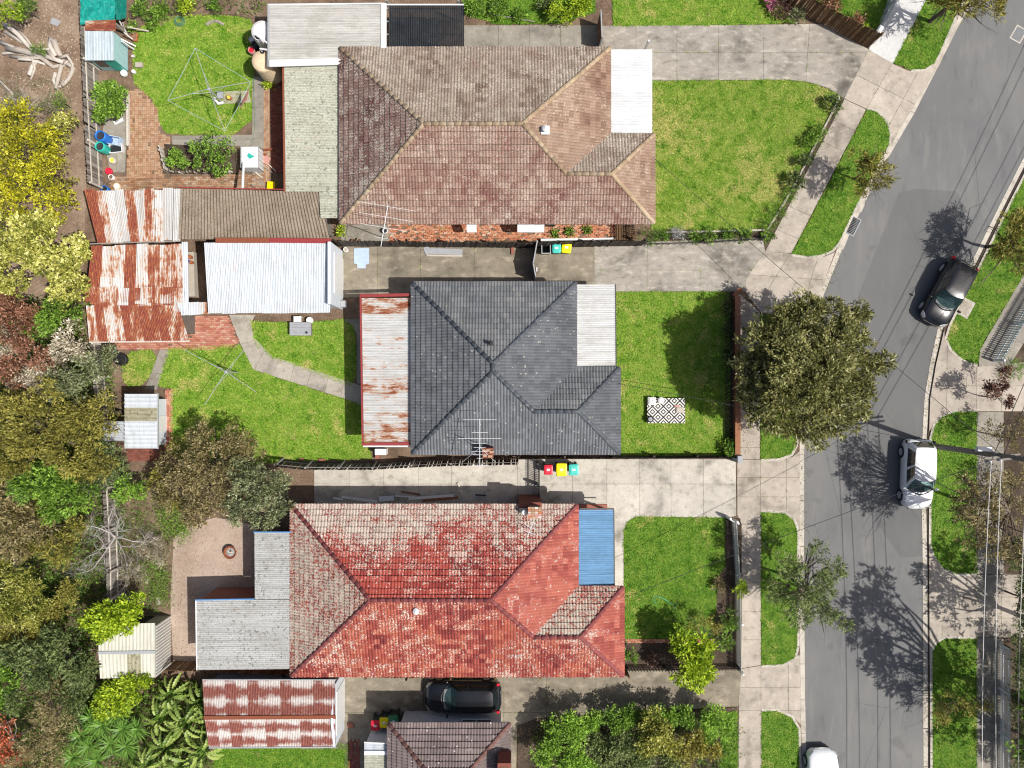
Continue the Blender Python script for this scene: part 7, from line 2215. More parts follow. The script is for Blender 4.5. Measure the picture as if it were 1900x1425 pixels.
# the wild strip behind the back fences --------------------------------------------
tree('wattle_tree', 'brilliant yellow flowering wattle behind the back fence', 'tree', [(60, 280, 4.0, 70), (20, 330, 4.0, 58), (95, 330, 3.8, 56), (40, 230, 3.6, 50), (100, 265, 3.6, 40), (110, 380, 3.4, 40), (50, 380, 3.6, 50), (-10, 270, 4, 60)],
     'leaf_yellow', trunk=.14, dens=30, per=8, L=.13, W_=.08, sub=.22, nsub=24, tone=-.08)
tree('wattle_tree', 'greener wattle growing through the yellow wattle', 'tree', [(40, 300, 3.6, 60), (100, 300, 3.2, 44), (110, 350, 3.0, 40), (20, 380, 3.2, 50)], 'leaf_mustard', trunk=.08, dens=16, per=8, L=.15, W_=.07, tone=.15)
tree('wattle_tree', 'pale cream green wattle below the yellow wattle', 'tree', [(60, 460, 3.8, 70), (120, 490, 3.6, 52), (20, 510, 3.6, 55), (130, 535, 3.0, 40), (80, 420, 3.4, 40), (155, 455, 3.0, 26), (-10, 440, 3.6, 60)],
     'leaf_wattle', trunk=.14, dens=34, per=9, L=.14, W_=.10, sub=.25, nsub=26)
tree('pale_bush', 'pale flowering bush above the yellow wattle', 'bush', [(20, 235, 2.2, 34), (115, 240, 2.0, 30), (130, 225, 1.6, 20)], 'leaf_wattle', dens=30, per=7, L=.14, W_=.08, trunk=.05)
tree('russet_bush', 'russet brown bush at the left edge', 'bush', [(30, 600, 3.0, 55), (60, 660, 2.8, 40), (10, 680, 3.0, 45), (20, 560, 2.8, 34), (40, 730, 2.6, 34)], 'leaf_russet', trunk=.08, dens=28, per=8, L=.14, W_=.06)
tree('green_bush', 'dark green bush between cream and russet bushes', 'bush', [(100, 585, 2.8, 40), (135, 575, 2.6, 30), (70, 610, 2.6, 26)], 'leaf_green', trunk=.06, dens=30, per=7, L=.15, W_=.07)
tree('cream_bush', 'cream flowering bush beside the deep rust shed', 'bush', [(135, 625, 2.8, 34), (115, 650, 2.6, 30), (160, 650, 2.4, 26), (85, 710, 2.6, 34), (70, 690, 2.5, 26)], 'leaf_cream', trunk=.06, dens=28, per=8, L=.13, W_=.06)
tree('olive_bush', 'grey green bush against the back of the small white shed', 'bush', [(195, 680, 2.2, 38), (150, 690, 2.6, 40), (120, 720, 2.8, 44), (210, 655, 1.8, 20)], 'leaf_greygreen', trunk=.07, dens=30, per=8, L=.14, W_=.055)
tree('mustard_tree', 'mustard green tree behind the small white shed', 'tree', [(195, 750, 2.8, 34), (150, 770, 3.2, 48), (200, 790, 2.6, 26)], 'leaf_mustard', trunk=.1, dens=32, per=8, L=.15, W_=.06)
tree('mustard_tree', 'broad olive brown tree filling the left edge', 'tree', [(70, 800, 3.8, 74), (140, 830, 3.6, 58), (20, 850, 3.8, 60), (90, 740, 3.4, 44), (180, 860, 3.2, 44), (20, 770, 3.4, 50)], 'leaf_mustard', trunk=.16, dens=34, per=9, L=.16, W_=.06, sub=.25, nsub=26)
tree('dark_bush', 'dark grey green bush below the small white shed', 'bush', [(205, 850, 2.6, 38), (170, 890, 2.8, 40), (225, 880, 2.0, 22)], 'leaf_dark', trunk=.07, dens=32, per=8, L=.14, W_=.055, tone=.15)
tree('green_tree', 'lush green tree beside the bare dead tree', 'tree', [(90, 900, 3.4, 54), (140, 915, 3.2, 46), (50, 890, 3.2, 40), (150, 880, 2.8, 34), (100, 945, 2.8, 34)], 'leaf_green', trunk=.1, dens=30, per=8, L=.17, W_=.07)
tree('mustard_tree', 'yellow tipped dry bush at the left edge below the green tree', 'tree', [(40, 960, 3.2, 50), (20, 1010, 3.0, 44), (85, 985, 2.8, 34), (10, 920, 3.0, 40)], 'leaf_brown', trunk=.1, dens=26, per=8, L=.16, W_=.07, tone=.12)
tree('green_bush', 'bright green bush at the foot of the sagging fence', 'bush', [(240, 900, 1.6, 26), (225, 915, 1.4, 20), (262, 908, 1.4, 20)], 'leaf_green', trunk=.05, dens=34, per=8, L=.15, W_=.08, tone=.1)
tree('brown_tree', 'brown green tree beside the back lawn', 'tree', [(400, 850, 2.9, 62), (350, 880, 2.7, 50), (440, 820, 2.6, 44), (380, 810, 2.4, 38), (330, 860, 2.3, 40), (400, 920, 2.5, 54), (310, 915, 2.0, 36), (365, 945, 2.0, 40), (470, 850, 2.4, 30)],
     'leaf_brown', trunk=.12, dens=40, per=8, L=.13, W_=.055, sub=.26, nsub=22)
tree('greygreen_tree', 'grey green tree touching the red roof corner', 'tree', [(475, 905, 3.2, 52), (510, 925, 3.0, 38), (450, 940, 2.8, 42), (490, 955, 2.8, 34), (455, 870, 2.8, 32), (520, 890, 2.4, 22)],
     'leaf_greygreen', trunk=.1, dens=44, per=8, L=.13, W_=.06, sub=.26, nsub=24, tone=-.06)
tree('yellow_bush', 'yellow green bush left of the brown green tree', 'bush', [(300, 890, 1.6, 30), (318, 930, 1.4, 24), (330, 830, 1.4, 22)], 'leaf_mustard', trunk=.05, dens=34, per=8, L=.14, W_=.06, tone=.12)
tree('silver_bush', 'wispy silver shrub beside the sandy yard', 'bush', [(275, 1010, .9, 26), (300, 1030, .8, 22), (250, 1065, 1.0, 30), (295, 1010, .6, 20)], 'leaf_cream', trunk=.03, dens=26, per=9, L=.22, W_=.018, tone=-.1)
tree('silver_bush', 'greyish scrub along the left edge below the dead tree', 'bush', [(50, 1080, 2.2, 48), (30, 1130, 2.4, 46), (80, 1140, 2.2, 38), (10, 1060, 2.2, 34)], 'leaf_wattle', trunk=.07, dens=30, per=9, L=.15, W_=.05, tone=-.2)
tree('dark_tree', 'deep green thicket left of the cream shed', 'tree', [(120, 1190, 2.6, 46), (80, 1230, 2.8, 48), (150, 1240, 2.4, 36), (40, 1210, 2.8, 40), (140, 1290, 2.2, 34)], 'leaf_dark', trunk=.09, dens=30, per=8, L=.17, W_=.07, tone=.10)
tree('green_bush', 'grass green bush at the left edge above the red flowers', 'bush', [(15, 1255, 2.2, 30), (10, 1290, 2.0, 26)], 'leaf_green', trunk=.05, dens=30, per=8, L=.16, W_=.07, tone=.1)
tree('citrus_tree', 'bright lime citrus tree over the cream shed', 'tree', [(210, 1140, 2.4, 40), (180, 1155, 2.3, 30), (245, 1128, 2.2, 30), (230, 1155, 2.5, 26), (195, 1170, 2.0, 22)], 'leaf_lime', trunk=.08, dens=46, per=7, L=.17, W_=.10, sub=.38)
tree('yellow_bush', 'golden green bush below the cream shed', 'bush', [(215, 1290, 1.8, 40), (255, 1275, 1.8, 34), (195, 1315, 1.6, 26), (270, 1255, 1.7, 22)], 'leaf_lime', trunk=.06, dens=40, per=7, L=.14, W_=.08, sub=.38, tone=-.02)
tree('twiggy_bush', 'dry brown twiggy bush near the lower left corner', 'bush', [(100, 1310, 2.6, 46), (120, 1360, 2.6, 40), (70, 1380, 2.6, 44), (90, 1270, 2.4, 30)], 'leaf_brown', trunk=.08, dens=24, per=9, L=.13, W_=.035, tone=.18)
tree('flowering_shrub', 'red orange flowering shrub in the lower left corner', 'shrub', [(15, 1345, 2.4, 34), (35, 1390, 2.4, 32), (5, 1400, 2.4, 30)], 'leaf_red', trunk=.06, dens=14, per=8, L=.14, W_=.06, bark='bark_pale')
tree('russet_bush', 'pinkish brown dry bush between russet and olive trees', 'bush', [(55, 705, 2.4, 40), (20, 640, 2.6, 40), (95, 670, 2.2, 30)], 'leaf_cream', trunk=.06, dens=24, per=8, L=.13, W_=.05, tone=-.12)
tree('olive_bush', 'olive bush at the left edge above the grey scrub', 'bush', [(20, 960, 2.4, 44), (60, 1010, 2.2, 40), (110, 1020, 2.0, 36), (90, 950, 2.2, 34), (140, 980, 1.8, 28)], 'leaf_mustard', trunk=.06, dens=28, per=8, L=.15, W_=.06)
tree('olive_bush', 'grey olive bush around the leafless left shrub', 'bush', [(20, 1180, 2.0, 44), (70, 1180, 2.0, 36), (110, 1130, 1.8, 34), (130, 1090, 1.6, 28)], 'leaf_mustard', trunk=.06, dens=34, per=8, L=.14, W_=.05, tone=.15)
tree('green_bush', 'shaded green bush between cream shed and golden bush', 'bush', [(160, 1260, 1.8, 28), (130, 1330, 1.8, 28), (30, 1300, 2.0, 30)], 'leaf_dark', trunk=.05, dens=34, per=8, L=.15, W_=.07, tone=.2)
tree('twiggy_bush', 'pale dry bush at the bottom of the left edge', 'bush', [(50, 1420, 2.4, 44), (100, 1410, 2.2, 34), (20, 1440, 2.2, 40)], 'leaf_brown', trunk=.06, dens=28, per=8, L=.14, W_=.04, tone=.2)
tree('green_bush', 'leafy green bush in the top left corner', 'bush', [(15, 20, 1.8, 30), (-5, 45, 1.6, 26)], 'leaf_lime', trunk=.05, dens=30, per=7, L=.14, W_=.07, tone=-.1)
tree('green_bush', 'small green bush beside the tarpaulin corner', 'bush', [(55, 10, 1.2, 24), (45, 25, 1.0, 16)], 'leaf_green', trunk=.04, dens=34, per=7, L=.13, W_=.06)
for k, (x, y, r_, lab) in enumerate([(30, 190, 34, 'grey twiggy scrub above the yellow wattle'), (90, 200, 26, 'dry scrub right of the grey twiggy scrub'), (70, 95, 14, 'small weed tuft beside the fallen tree'), (115, 190, 18, 'small green weed by the back fence')]):
    tree('dry_scrub', lab, 'scrub', [(x, y, .8, r_)], 'leaf_greygreen' if k < 2 else 'leaf_green', trunk=.03, dens=16, per=9, L=.22, W_=.022, flat=.6)

def undergrowth(label, pts, mat, dens, L=.2, W_=.06, h=.45, tone=0.0):
    x, y = scatter(pts, dens / 8)
    c = np.repeat(np.stack([x, y, rng.uniform(0.03, h, len(x))], 1), 8, 0)
    n = len(c)
    c += rng.normal(0, .16, (n, 3)); c[:, 2] = np.abs(c[:, 2]) + .02
    d = unit(rng.normal(0, 1, (n, 3)) + np.array([[0, 0, .8]]))
    tn = np.repeat(rng.uniform(.1, .6, len(x)), 8) + rng.normal(0, .15, n) + tone
    tag(leaf_cloud(c, d, L * rng.uniform(.6, 1.4, n), W_ * rng.uniform(.7, 1.3, n), tn, mat, None, 'undergrowth'), label, 'undergrowth', kind='stuff')
WILD = poly((-60, 555), (150, 555), (165, 640), (205, 650), (225, 860), (235, 980), (200, 1100), (180, 1260), (390, 1262), (398, 1500), (-60, 1500))
undergrowth('low scrub under the trees along the left edge', WILD, 'leaf_green', 170, tone=.0)
undergrowth('dry brown weeds under the left edge trees', WILD, 'leaf_brown', 90, L=.18, W_=.03, tone=.1)
undergrowth('green weeds in the sunny gaps of the left edge', WILD, 'leaf_green', 80, L=.18, W_=.05)
undergrowth('weeds round the dead tree and sandy yard', poly((225, 870), (300, 880), (345, 960), (330, 1000), (310, 1040), (325, 1120), (280, 1140), (225, 1100)), 'leaf_green', 150, L=.16, W_=.03, h=.2, tone=.1)
undergrowth('grey weeds round the dead tree', poly((225, 960), (310, 970), (325, 1060), (300, 1130), (225, 1110)), 'leaf_greygreen', 120, L=.2, W_=.02, h=.3, tone=.15)
undergrowth('garden weeds at the top edge of the back lawn', poly((240, -40), (500, -40), (490, 35), (430, 24), (300, 30), (262, 40)), 'leaf_green', 70, L=.16, W_=.05, h=.3)
undergrowth('weeds in the bark ground behind the fence', poly((-60, 130), (140, 150), (140, 230), (-60, 240)), 'leaf_greygreen', 90, L=.2, W_=.02, h=.3, tone=.1)
undergrowth('low planting of the lower shrubbery', poly((985, 1345), (1366, 1322), (1366, 1500), (985, 1500)), 'leaf_green', 120, L=.15, W_=.06, h=.5)
undergrowth('border weeds beside the slanting footpath', poly((1425, 428), (1470, 352), (1546, 200), (1557, 182), (1566, 186), (1420, 463)), 'leaf_green', 170, L=.14, W_=.04, h=.15)
undergrowth('border weeds along the bottom of the big front lawn', poly((1200, 432), (1424, 428), (1413, 442), (1196, 446)), 'leaf_green', 200, L=.14, W_=.04, h=.2)
for k, (lab, pp) in enumerate([('bright weeds under the brown green tree', [(296, 930), (335, 925), (350, 975), (320, 1000), (300, 985)]), ('bright weeds below the dead tree', [(262, 1045), (300, 1035), (318, 1070), (312, 1120), (280, 1110)]), ('weeds spilling onto the sandy yard', [(330, 985), (350, 960), (365, 975), (340, 1010)])]):
    undergrowth(lab, poly(*pp), 'leaf_green', 520, L=.13, W_=.03, h=.12, tone=.25)
# bare trees
def bare(name, label, cat, base, n, ln, r, depth, mat, tilt=.8, z0=.3, height=1.5, **kw):
    b_ = Vector((*XY(*base), 0))
    o_ = empty(name, b_, label, cat)
    t_ = b_ + Vector((rnd.uniform(-.1, .1), rnd.uniform(-.1, .1), height))
    MB().tube([b_, b_.lerp(t_, .5), t_], [r * 1.6, r * 1.3, r * 1.1], 8).build('trunk', mat, o_)
    for k in range(n):
        a_ = 2 * math.pi * k / n + rnd.uniform(-.3, .3)
        mb = MB()
        branch(mb, b_.lerp(t_, rnd.uniform(.7, 1)), (math.cos(a_), math.sin(a_), rnd.uniform(.2, tilt)), ln * rnd.uniform(.7, 1.2), r, depth, **kw)
        mb.build('branch', mat, o_)
    return o_
bare('dead_tree', 'bare pale dead tree with spreading branches behind the fence', 'tree', (232, 992), 7, 1.9, .045, 4, 'deadwood', .9, height=1.3, kids=(3, 5), shrink=.62, wig=.6)
bare('dead_shrub', 'grey leafless shrub at the left edge', 'shrub', (60, 1050), 7, .9, .035, 3, 'deadwood', .6, height=1.5, kids=(2, 4))
bare('dead_shrub', 'pale leafless branches below the left edge scrub', 'shrub', (50, 1150), 6, .9, .035, 3, 'deadwood', .6, height=1.6, kids=(2, 4))
bare('dead_shrub', 'bleached branch stems in the lower left corner', 'shrub', (30, 1330), 6, 1.0, .045, 3, 'bark_pale', .6, height=2.2, kids=(2, 3))
bare('dead_shrub', 'thin grey twigs above the yellow wattle', 'shrub', (60, 205), 7, .9, .022, 4, 'deadwood', .5, height=.3, kids=(2, 4))
o = empty('fallen_tree', P(70, 100), 'bleached fallen tree lying on bark ground behind the fence', 'fallen tree')
for k, (pts, r_) in enumerate([([(15, 90), (45, 95), (75, 105), (100, 125), (125, 120)], .13), ([(10, 45), (35, 65), (55, 88), (78, 108)], .10), ([(100, 75), (108, 95), (118, 112), (112, 135), (104, 165)], .12),
                               ([(125, 118), (138, 128), (128, 148), (116, 160)], .10), ([(75, 105), (60, 125), (55, 140)], .09), ([(20, 105), (45, 108), (75, 108)], .07), ([(0, 78), (25, 88), (50, 98)], .07),
                               ([(90, 95), (104, 112), (120, 118), (134, 112)], .08), ([(35, 110), (60, 112), (85, 120)], .06), ([(0, 150), (25, 175), (30, 215)], .045), ([(12, 60), (40, 78), (66, 92), (92, 92)], .07), ([(28, 50), (50, 72), (68, 98)], .055), ([(96, 72), (94, 88), (104, 104)], .10), ([(112, 108), (126, 104), (136, 120), (132, 140)], .07), ([(104, 135), (100, 150), (108, 168)], .07), ([(60, 108), (66, 128), (58, 148)], .05), ([(5, 100), (30, 98), (58, 104)], .06), ([(120, 150), (112, 162), (102, 160)], .06), ([(70, 100), (95, 108), (118, 116)], .10)]):
    q = [P(x, y, .12 + .18 * math.sin(i * 1.3 + k)) for i, (x, y) in enumerate(pts)]
    q = [v + Vector((0, 0, .05)) for v in q]
    MB().tube(q, [r_ * 1.5 * (1 - .12 * i) for i in range(len(q))], 8).build('limb', 'driftwood', o, smooth=True)

# yard plants --------------------------------------------------------------------
tree('citrus_bush', 'dense glossy green citrus bush by the back fence', 'bush', [(205, 190, 1.3, 30), (190, 175, 1.2, 20), (222, 178, 1.2, 20), (195, 212, 1.2, 20), (220, 208, 1.2, 20), (205, 165, 1.1, 18)], 'leaf_green', trunk=.06, dens=60, per=6, L=.15, W_=.085, sub=.4, tone=.12)
tree('citrus_bush', 'round bright green bush in the raised garden bed', 'bush', [(330, 293, .8, 19), (320, 300, .7, 12), (340, 302, .7, 12)], 'leaf_green', trunk=.03, dens=70, per=6, L=.12, W_=.075, tone=.2)
tree('fruit_tree', 'open leafy fruit tree in the raised garden bed', 'tree', [(400, 285, 1.5, 26), (375, 300, 1.3, 22), (415, 305, 1.4, 20), (395, 262, 1.4, 18), (365, 275, 1.2, 16), (425, 270, 1.3, 14), (405, 318, 1.0, 14)], 'leaf_green', trunk=.05, dens=26, per=6, L=.14, W_=.07, tone=.05)
# raised bed edging
o = empty('raised_bed', P(370, 300), 'raised garden bed with leaning picket edging', 'garden bed')
MB().prism(poly((306, 268), (437, 280), (440, 322), (316, 322)), -.05, .12).build('bed_soil', 'dark_soil', o)
for k in range(12):
    a = P(302 + k * .9, 276 + k * 3.6, .0)
    MB().bar(a, a + Vector((rnd.uniform(-.05, .05), 0, .55)), .12, .03).build('picket', 'timber_pale', o)
for k in range(24):
    a = P(314 + k * 5.2, 320 + rnd.uniform(-1.5, 1.5), .0)
    MB().bar(a, a + Vector((rnd.uniform(-.12, .12), -.05, .42)), .09, .025).build('picket', 'timber_pale' if k % 3 else 'timber_grey', o)
for (x, y, r_, h_, m_, lab) in [
        (263, 22, 22, .7, 'leaf_green', 'leafy vegetable clump beside the tarpaulin'), (300, 18, 22, .8, 'leaf_green', 'vegetable clump second from the tarpaulin'), (345, 10, 24, 1.0, 'leaf_lime', 'dense bright bush at the top edge of the back garden'),
        (285, 45, 14, .5, 'leaf_green', 'small plant on the border above the clothesline lawn'), (400, 8, 16, .8, 'leaf_green', 'round plant at the top edge by the stone border'), (250, 50, 12, .5, 'leaf_green', 'weed clump by the leaning boards'),
        (880, 12, 24, .7, 'leaf_green', 'weedy clump right of the dark carport'), (925, 18, 26, .6, 'leaf_green', 'broad weeds above the old concrete strip'), (965, 30, 18, .5, 'leaf_green', 'low weeds mid way along the concrete strip'),
        (1040, 20, 26, 1.2, 'leaf_lime', 'bright lime leafed bush near the boarded gate'), (1080, 12, 24, 1.2, 'leaf_lime', 'second lime leafed bush nearest the boarded gate'), (1015, 8, 18, 1.0, 'leaf_dark', 'dark bush at the top edge above the concrete strip'),
        (1545, 197, 18, .9, 'leaf_dark', 'dark clipped bush at the top of the lawn border'), (1518, 248, 16, .7, 'leaf_green', 'loose shrub in the upper lawn border'), (1503, 262, 16, .7, 'leaf_green', 'leafy shrub below the loose border shrub'),
        (1490, 300, 16, .8, 'leaf_dark', 'dark leafy rose bush in the lawn border'), (1475, 335, 20, .9, 'leaf_dark', 'widest dark shrub beside the slanting footpath'), (1460, 362, 16, .4, 'leaf_green', 'strappy green clump low in the border'),
        (1445, 390, 16, .4, 'leaf_green', 'second strappy clump low in the border'), (1428, 415, 16, .4, 'leaf_green', 'strappy clump at the footpath corner'), (1425, 442, 14, .35, 'leaf_green', 'low clump at the corner of the middle driveway'),
        (1205, 436, 16, .5, 'leaf_green', 'strappy green plant under the brown house corner'), (1230, 438, 12, .4, 'leaf_green', 'green clump left of the silver lavender'), (1290, 438, 14, .4, 'leaf_green', 'green clump right of the silver lavender'),
        (1320, 438, 15, .45, 'leaf_green', 'second clump right of the silver lavender'), (1350, 436, 15, .45, 'leaf_green', 'third clump along the bottom lawn border'), (1382, 436, 14, .4, 'leaf_green', 'fourth clump along the bottom lawn border'),
        (1356, 832, 17, .9, 'leaf_green', 'glossy green shrub in the corner by the letterbox'), (1368, 1090, 20, 1.2, 'leaf_lime', 'yellow green shrub against the white picket fence'), (1352, 1150, 22, 1.0, 'leaf_green', 'leafy shrub inside the white picket fence'),
        (1345, 1190, 18, .8, 'leaf_green', 'lower shrub inside the white picket fence'), (1168, 1215, 16, .9, 'leaf_green', 'bright plant at the red house corner'), (1212, 1218, 14, .5, 'leaf_purple', 'dark plant in the bed under the red house corner'),
        (1335, 1085, 14, .5, 'leaf_brown', 'dry plant at the edge of the lush front lawn'), (1352, 570, 12, .4, 'leaf_dark', 'upper small plant behind the timber front fence'), (1352, 610, 12, .4, 'leaf_dark', 'second small plant behind the timber front fence'),
        (1352, 655, 12, .4, 'leaf_dark', 'third small plant behind the timber front fence'), (1880, 690, 24, .5, 'leaf_green', 'strappy green plant below the striped picket shadow'), (635, 428, 10, .6, 'leaf_lime', 'potted plant beside the white workshop'),
        (499, 157, 9, .5, 'leaf_lime', 'yellow green potted plant beside the cream tank'), (1058, 430, 8, .3, 'leaf_green', 'small palm weed in the brick rubble'), (1090, 428, 7, .25, 'leaf_green', 'second small weed in the brick rubble'), (1030, 436, 7, .2, 'leaf_green', 'tiny weed in the brick rubble by the bins'),
        (1450, 15, 24, .6, 'leaf_purple', 'purple shrub beside the brown paling fence'), (1478, 28, 18, .6, 'leaf_greygreen', 'grey green shrub beside the brown paling fence'), (1430, 5, 14, .5, 'leaf_pink', 'pink flowering shrub at the top edge'),
        (1545, 10, 24, .6, 'leaf_russet', 'russet ground cover behind the brown paling fence'), (1585, 45, 20, .6, 'leaf_russet', 'pale russet plant at the paling fence end'), (1602, 58, 14, .6, 'leaf_lime', 'lime plant near the white letterbox')]:
    strappy = 'strappy' in lab
    shrub('garden_plant' if h_ < .8 else 'garden_shrub', lab, x, y, r_, h_, m_, 'plant' if h_ < .8 else 'shrub', dens=30 if strappy else 46, per=7, L=.3 if strappy else .13, W_=.022 if strappy else .06, spread=.8)
shrub('lavender', 'round silver lavender bush in the bottom lawn border', 1258, 434, 15, .5, 'leaf_silver', 'shrub', dens=70, per=8, L=.13, W_=.02)
tree('flowering_citrus', 'yellow green citrus tree overhanging the lowest driveway', 'tree', [(1280, 1225, 2.3, 40), (1265, 1190, 2.2, 28), (1300, 1195, 2.1, 28), (1310, 1245, 2.0, 22), (1262, 1250, 2.0, 24), (1290, 1262, 1.9, 22), (1255, 1175, 1.9, 16)], 'leaf_lime', trunk=.07, dens=46, per=7, L=.16, W_=.085, sub=.38, base=XY(1275, 1210))
sparse('wispy_shrub', 'thin wispy shrub above the yellow green citrus', [(1285, 1160, 1.6, 18), (1310, 1150, 1.6, 16), (1330, 1165, 1.4, 14)], 'leaf_mustard', XY(1300, 1180), .03, dens=14, per=7, L=.12, W_=.05, cat='shrub', tone=.1)
# shrubbery beside the lowest driveway
for lab, lobes, m_, tn in [('feathery green bush at the top of the lower shrubbery', [(1060, 1345, 1.8, 34), (1095, 1340, 1.6, 26), (1030, 1350, 1.6, 22)], 'leaf_green', .1),
                           ('brownish bush left in the lower shrubbery', [(1020, 1380, 1.8, 30), (1005, 1400, 1.6, 22)], 'leaf_green', .05),
                           ('leafy bush at the lower edge of the shrubbery', [(1060, 1405, 1.8, 36), (1090, 1420, 1.6, 30)], 'leaf_green', .1),
                           ('deep green hedge along the lowest driveway', [(1140, 1335, 1.4, 26), (1170, 1325, 1.4, 24), (1205, 1325, 1.4, 24), (1240, 1325, 1.4, 24), (1275, 1325, 1.4, 24)], 'leaf_green', -.08),
                           ('pale domed bush in the lower shrubbery', [(1220, 1350, 2.2, 36), (1195, 1375, 2.0, 28), (1240, 1380, 2.0, 28)], 'leaf_wattle', -.34),
                           ('bright green hedge end at the footpath', [(1325, 1330, 1.6, 28), (1310, 1360, 1.6, 24), (1345, 1350, 1.5, 22)], 'leaf_green', .15),
                           ('brown tipped bush right of the domed bush', [(1290, 1375, 1.8, 30), (1270, 1400, 1.7, 26), (1320, 1395, 1.6, 24)], 'leaf_mustard', .0),
                           ('shadowed dark bush low in the shrubbery', [(1150, 1375, 1.6, 32), (1130, 1415, 1.5, 30), (1180, 1415, 1.6, 30), (1240, 1418, 1.6, 34), (1110, 1380, 1.4, 28)], 'leaf_dark', .15)]:
    tree('garden_bush', lab, 'bush', lobes, m_, trunk=.05, dens=52, per=8, L=.14, W_=.07, sub=.40, tone=tn + .16, group='shrubbery beside the lowest driveway')
lawn('u', poly((1340, 1322), (1368, 1320), (1368, 1500), (1335, 1500)), 'grass_lush', 'grass strip between shrubbery and footpath', 420, sm=0, z=.02)
for k, (y, lab) in enumerate([(1110, 'upper dark hedge at the right edge'), (1215, 'hedge behind the tall white pickets'), (1310, 'middle hedge behind the tall white pickets'), (1400, 'lowest hedge behind the tall white pickets'), (1040, 'clipped hedge near the brown tree at the right edge')]):
    tree('clipped_hedge', lab, 'hedge', [(1892, y - 30, 1.4, 22), (1890, y, 1.5, 24), (1892, y + 35, 1.4, 22), (1915, y, 1.6, 34)], 'leaf_dark', trunk=.05, dens=44, per=8, L=.12, W_=.06, tone=.08, group='hedges along the right edge')

# spiky rosettes and banana-like clump in the lower corner ----------------------------
def rosette(name, label, px, py, z, r, mat, n=58, w=.06, group=None):
    p_ = P(px, py, z)
    o_ = empty(name, (p_.x, p_.y, 0), label, 'palm lily', group)
    MB().tube([(p_.x, p_.y, 0), (p_.x, p_.y, z)], [.06, .045], 7).build('trunk', 'bark', o_)
    for k in range(n):
        a_ = rnd.uniform(0, 6.283); e_ = rnd.uniform(.1, 1.2); L_ = r / S * rnd.uniform(.8, 1.15)
        d_ = Vector((math.cos(a_), math.sin(a_), 0)); s_ = Vector((-d_.y, d_.x, 0)) * w * .5
        m_ = MB()
        c = [Vector((p_.x, p_.y, z))]
        for t in (.35, .7, 1.0):
            c.append(Vector((p_.x, p_.y, z)) + d_ * L_ * t * math.cos(e_ * (1 - .35 * t)) + Vector((0, 0, L_ * t * (math.sin(e_) - .35 * t))))
        for q, f in zip(c, (.5, 1, .7, .05)):
            m_.v += [tuple(q - s_ * f), tuple(q + s_ * f)]
        m_.f = [(0, 1, 3, 2), (2, 3, 5, 4), (4, 5, 7, 6)]
        b_ = m_.build('leaf', mat, o_)
    return o_
def frond_mat(name, c1, c2):
    t = NT(name)
    r_ = t.orand(); n_ = t.noise(30, 2, vec=t.vec((1, .3, 1), .6))
    cc = t.mix(r_, c1, c2)
    cc = t.mix(t.math('MULTIPLY', t.step(n_, .5, .65), .35), cc, sc(c2, 1.35))
    M[name] = t.out(cc, .45, None, spec=.4, trans=.15)
frond_mat('leaf_yucca', (.07, .17, .02), (.20, .36, .06))
frond_mat('leaf_banana', (.12, .20, .03), (.34, .42, .10))
spots = [(170, 1330, 1.7), (218, 1325, 1.8), (150, 1365, 1.9), (170, 1352, 1.5), (205, 1378, 1.6), (135, 1405, 2.0), (180, 1410, 1.8), (235, 1385, 1.5), (255, 1352, 1.4), (190, 1345, 1.9), (228, 1352, 1.9), (165, 1385, 2.0)]
wh = ['top left', 'top centre', 'left', 'inner left', 'inner', 'lower left corner', 'lowest', 'inner right', 'right', 'tall upper', 'tall right', 'tall left']
for (x, y, z), w in zip(spots, wh):
    rosette('palm_lily', f'{w} spiky rosette of the palm lily cluster', x, y, z, 27, 'leaf_yucca', group='palm lilies in the lower left corner')
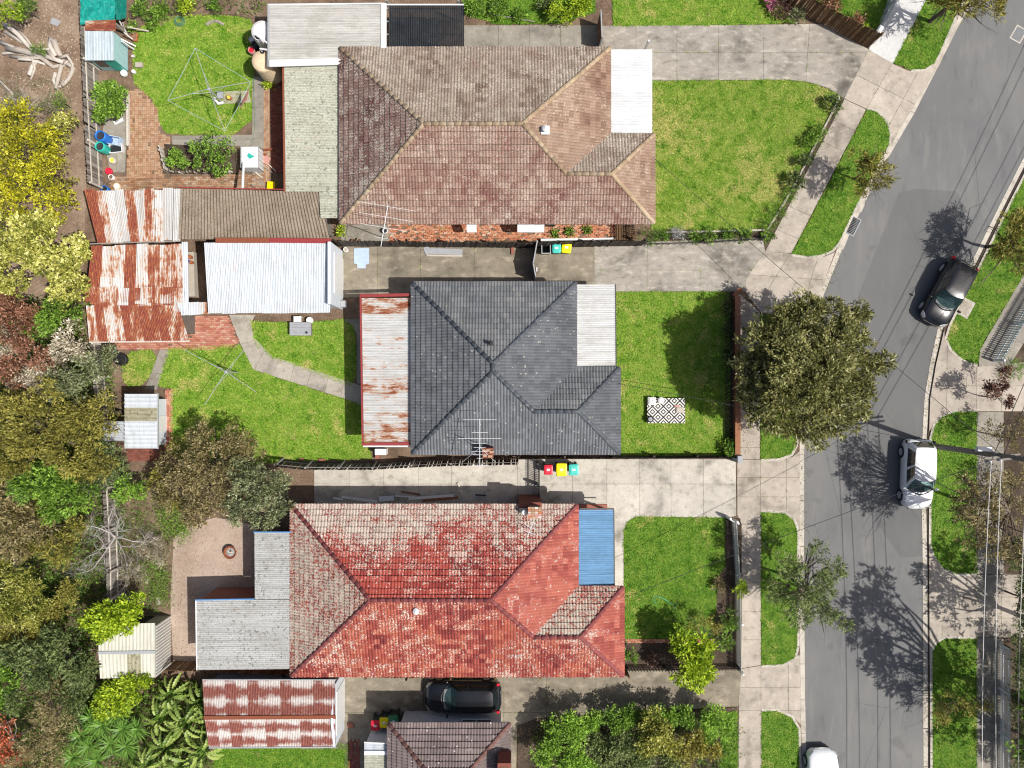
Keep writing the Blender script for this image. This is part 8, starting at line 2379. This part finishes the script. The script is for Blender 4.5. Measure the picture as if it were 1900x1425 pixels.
def banana(label, px, py, z, n, r):
    p_ = P(px, py, z * .6)
    o_ = empty('bird_of_paradise', (p_.x, p_.y, 0), label, 'plant', 'giant strelitzia clump')
    for k in range(n):
        a_ = 6.283 * k / n + rnd.uniform(-.4, .4); L_ = r / S * rnd.uniform(.75, 1.2)
        d_ = Vector((math.cos(a_), math.sin(a_), 0)); s_ = Vector((-d_.y, d_.x, 0))
        b0 = Vector((p_.x, p_.y, 0)); b1 = b0 + d_ * L_ * .35 + Vector((0, 0, z * rnd.uniform(.6, .95)))
        MB().tube([b0, b0.lerp(b1, .5) + Vector((0, 0, .2)), b1], [.05, .035, .02], 5).build('stem', 'leaf_yucca', o_)
        m_ = MB()
        ns = 13
        W0 = rnd.uniform(.09, .15)
        for i in range(ns + 1):
            t = i / ns
            c = b1 + d_ * L_ * t + Vector((0, 0, .25 * t - .75 * t * t))
            w_ = W0 * (math.sin(math.pi * min(1, t * .93 + .07)) ** .6) * (1.0 if i % 2 else rnd.uniform(.25, .9))
            m_.v += [tuple(c - s_ * w_ + Vector((0, 0, .05))), tuple(c), tuple(c + s_ * w_ + Vector((0, 0, .05)))]
        for i in range(ns):
            a0 = 3 * i
            m_.f += [(a0, a0 + 1, a0 + 4, a0 + 3), (a0 + 1, a0 + 2, a0 + 5, a0 + 4)]
        m_.build('leaf', 'leaf_banana', o_)
for (x, y, z, n, r_), w in zip([(320, 1285, 2.0, 16, 26), (300, 1330, 2.2, 16, 26), (352, 1335, 2.3, 18, 30), (310, 1385, 2.2, 16, 28), (380, 1390, 2.2, 17, 30), (275, 1415, 2.2, 16, 26), (335, 1420, 2.0, 16, 26), (376, 1300, 2.0, 13, 24)],
                               ['uppermost', 'left upper', 'middle', 'left lower', 'right lower', 'lowest left', 'lowest middle', 'right upper']):
    banana(f'{w} plant of the broad leaved clump beside the rust striped garage', x, y, z, n, r_)
# stone border and hose in the top garden
for k in range(12):
    a = 2.2 + k * .16
    p = P(395 + k * 2.6 - 10, 42 - 6 * math.sin(k / 3.6) + 4)
    o = MB().box(p.x - .07, p.x + .07, p.y - .06, p.y + .06, 0, .12, .8).build('border_stone', 'stone')
    tag(o, 'pale stone of the curved border above the clothesline lawn', 'stone', 'curved border stones')
p = P(334, 40)
o = MB()
for k in range(5):
    o.tube([(p.x + (.32 - .04 * k) * math.cos(t * .35), p.y + (.3 - .03 * k) * math.sin(t * .35), .05 + .03 * k) for t in range(19)], .016, 5)
tag(o.build('hose_coil', 'cable_green'), 'coiled green hose at the lawn edge', 'hose')
o = MB().tube([P(470, 135, .1), P(472, 200, .02), P(473, 235, .02), P(470, 252, .02), P(466, 268, .02)], .014, 5).build('garden_hose', 'cable_green')
tag(o, 'thin hose lying along the old concrete path', 'hose')
o = MB().tube([P(1218, 1120, .03), P(1212, 1115, .03), P(1216, 1106, .03), P(1230, 1110, .03), P(1248, 1122, .03), P(1256, 1120, .03), P(1250, 1130, .03)], .014, 5).build('garden_hose', 'lid_teal')
tag(o, 'pale green hose curled on the lush front lawn', 'hose')
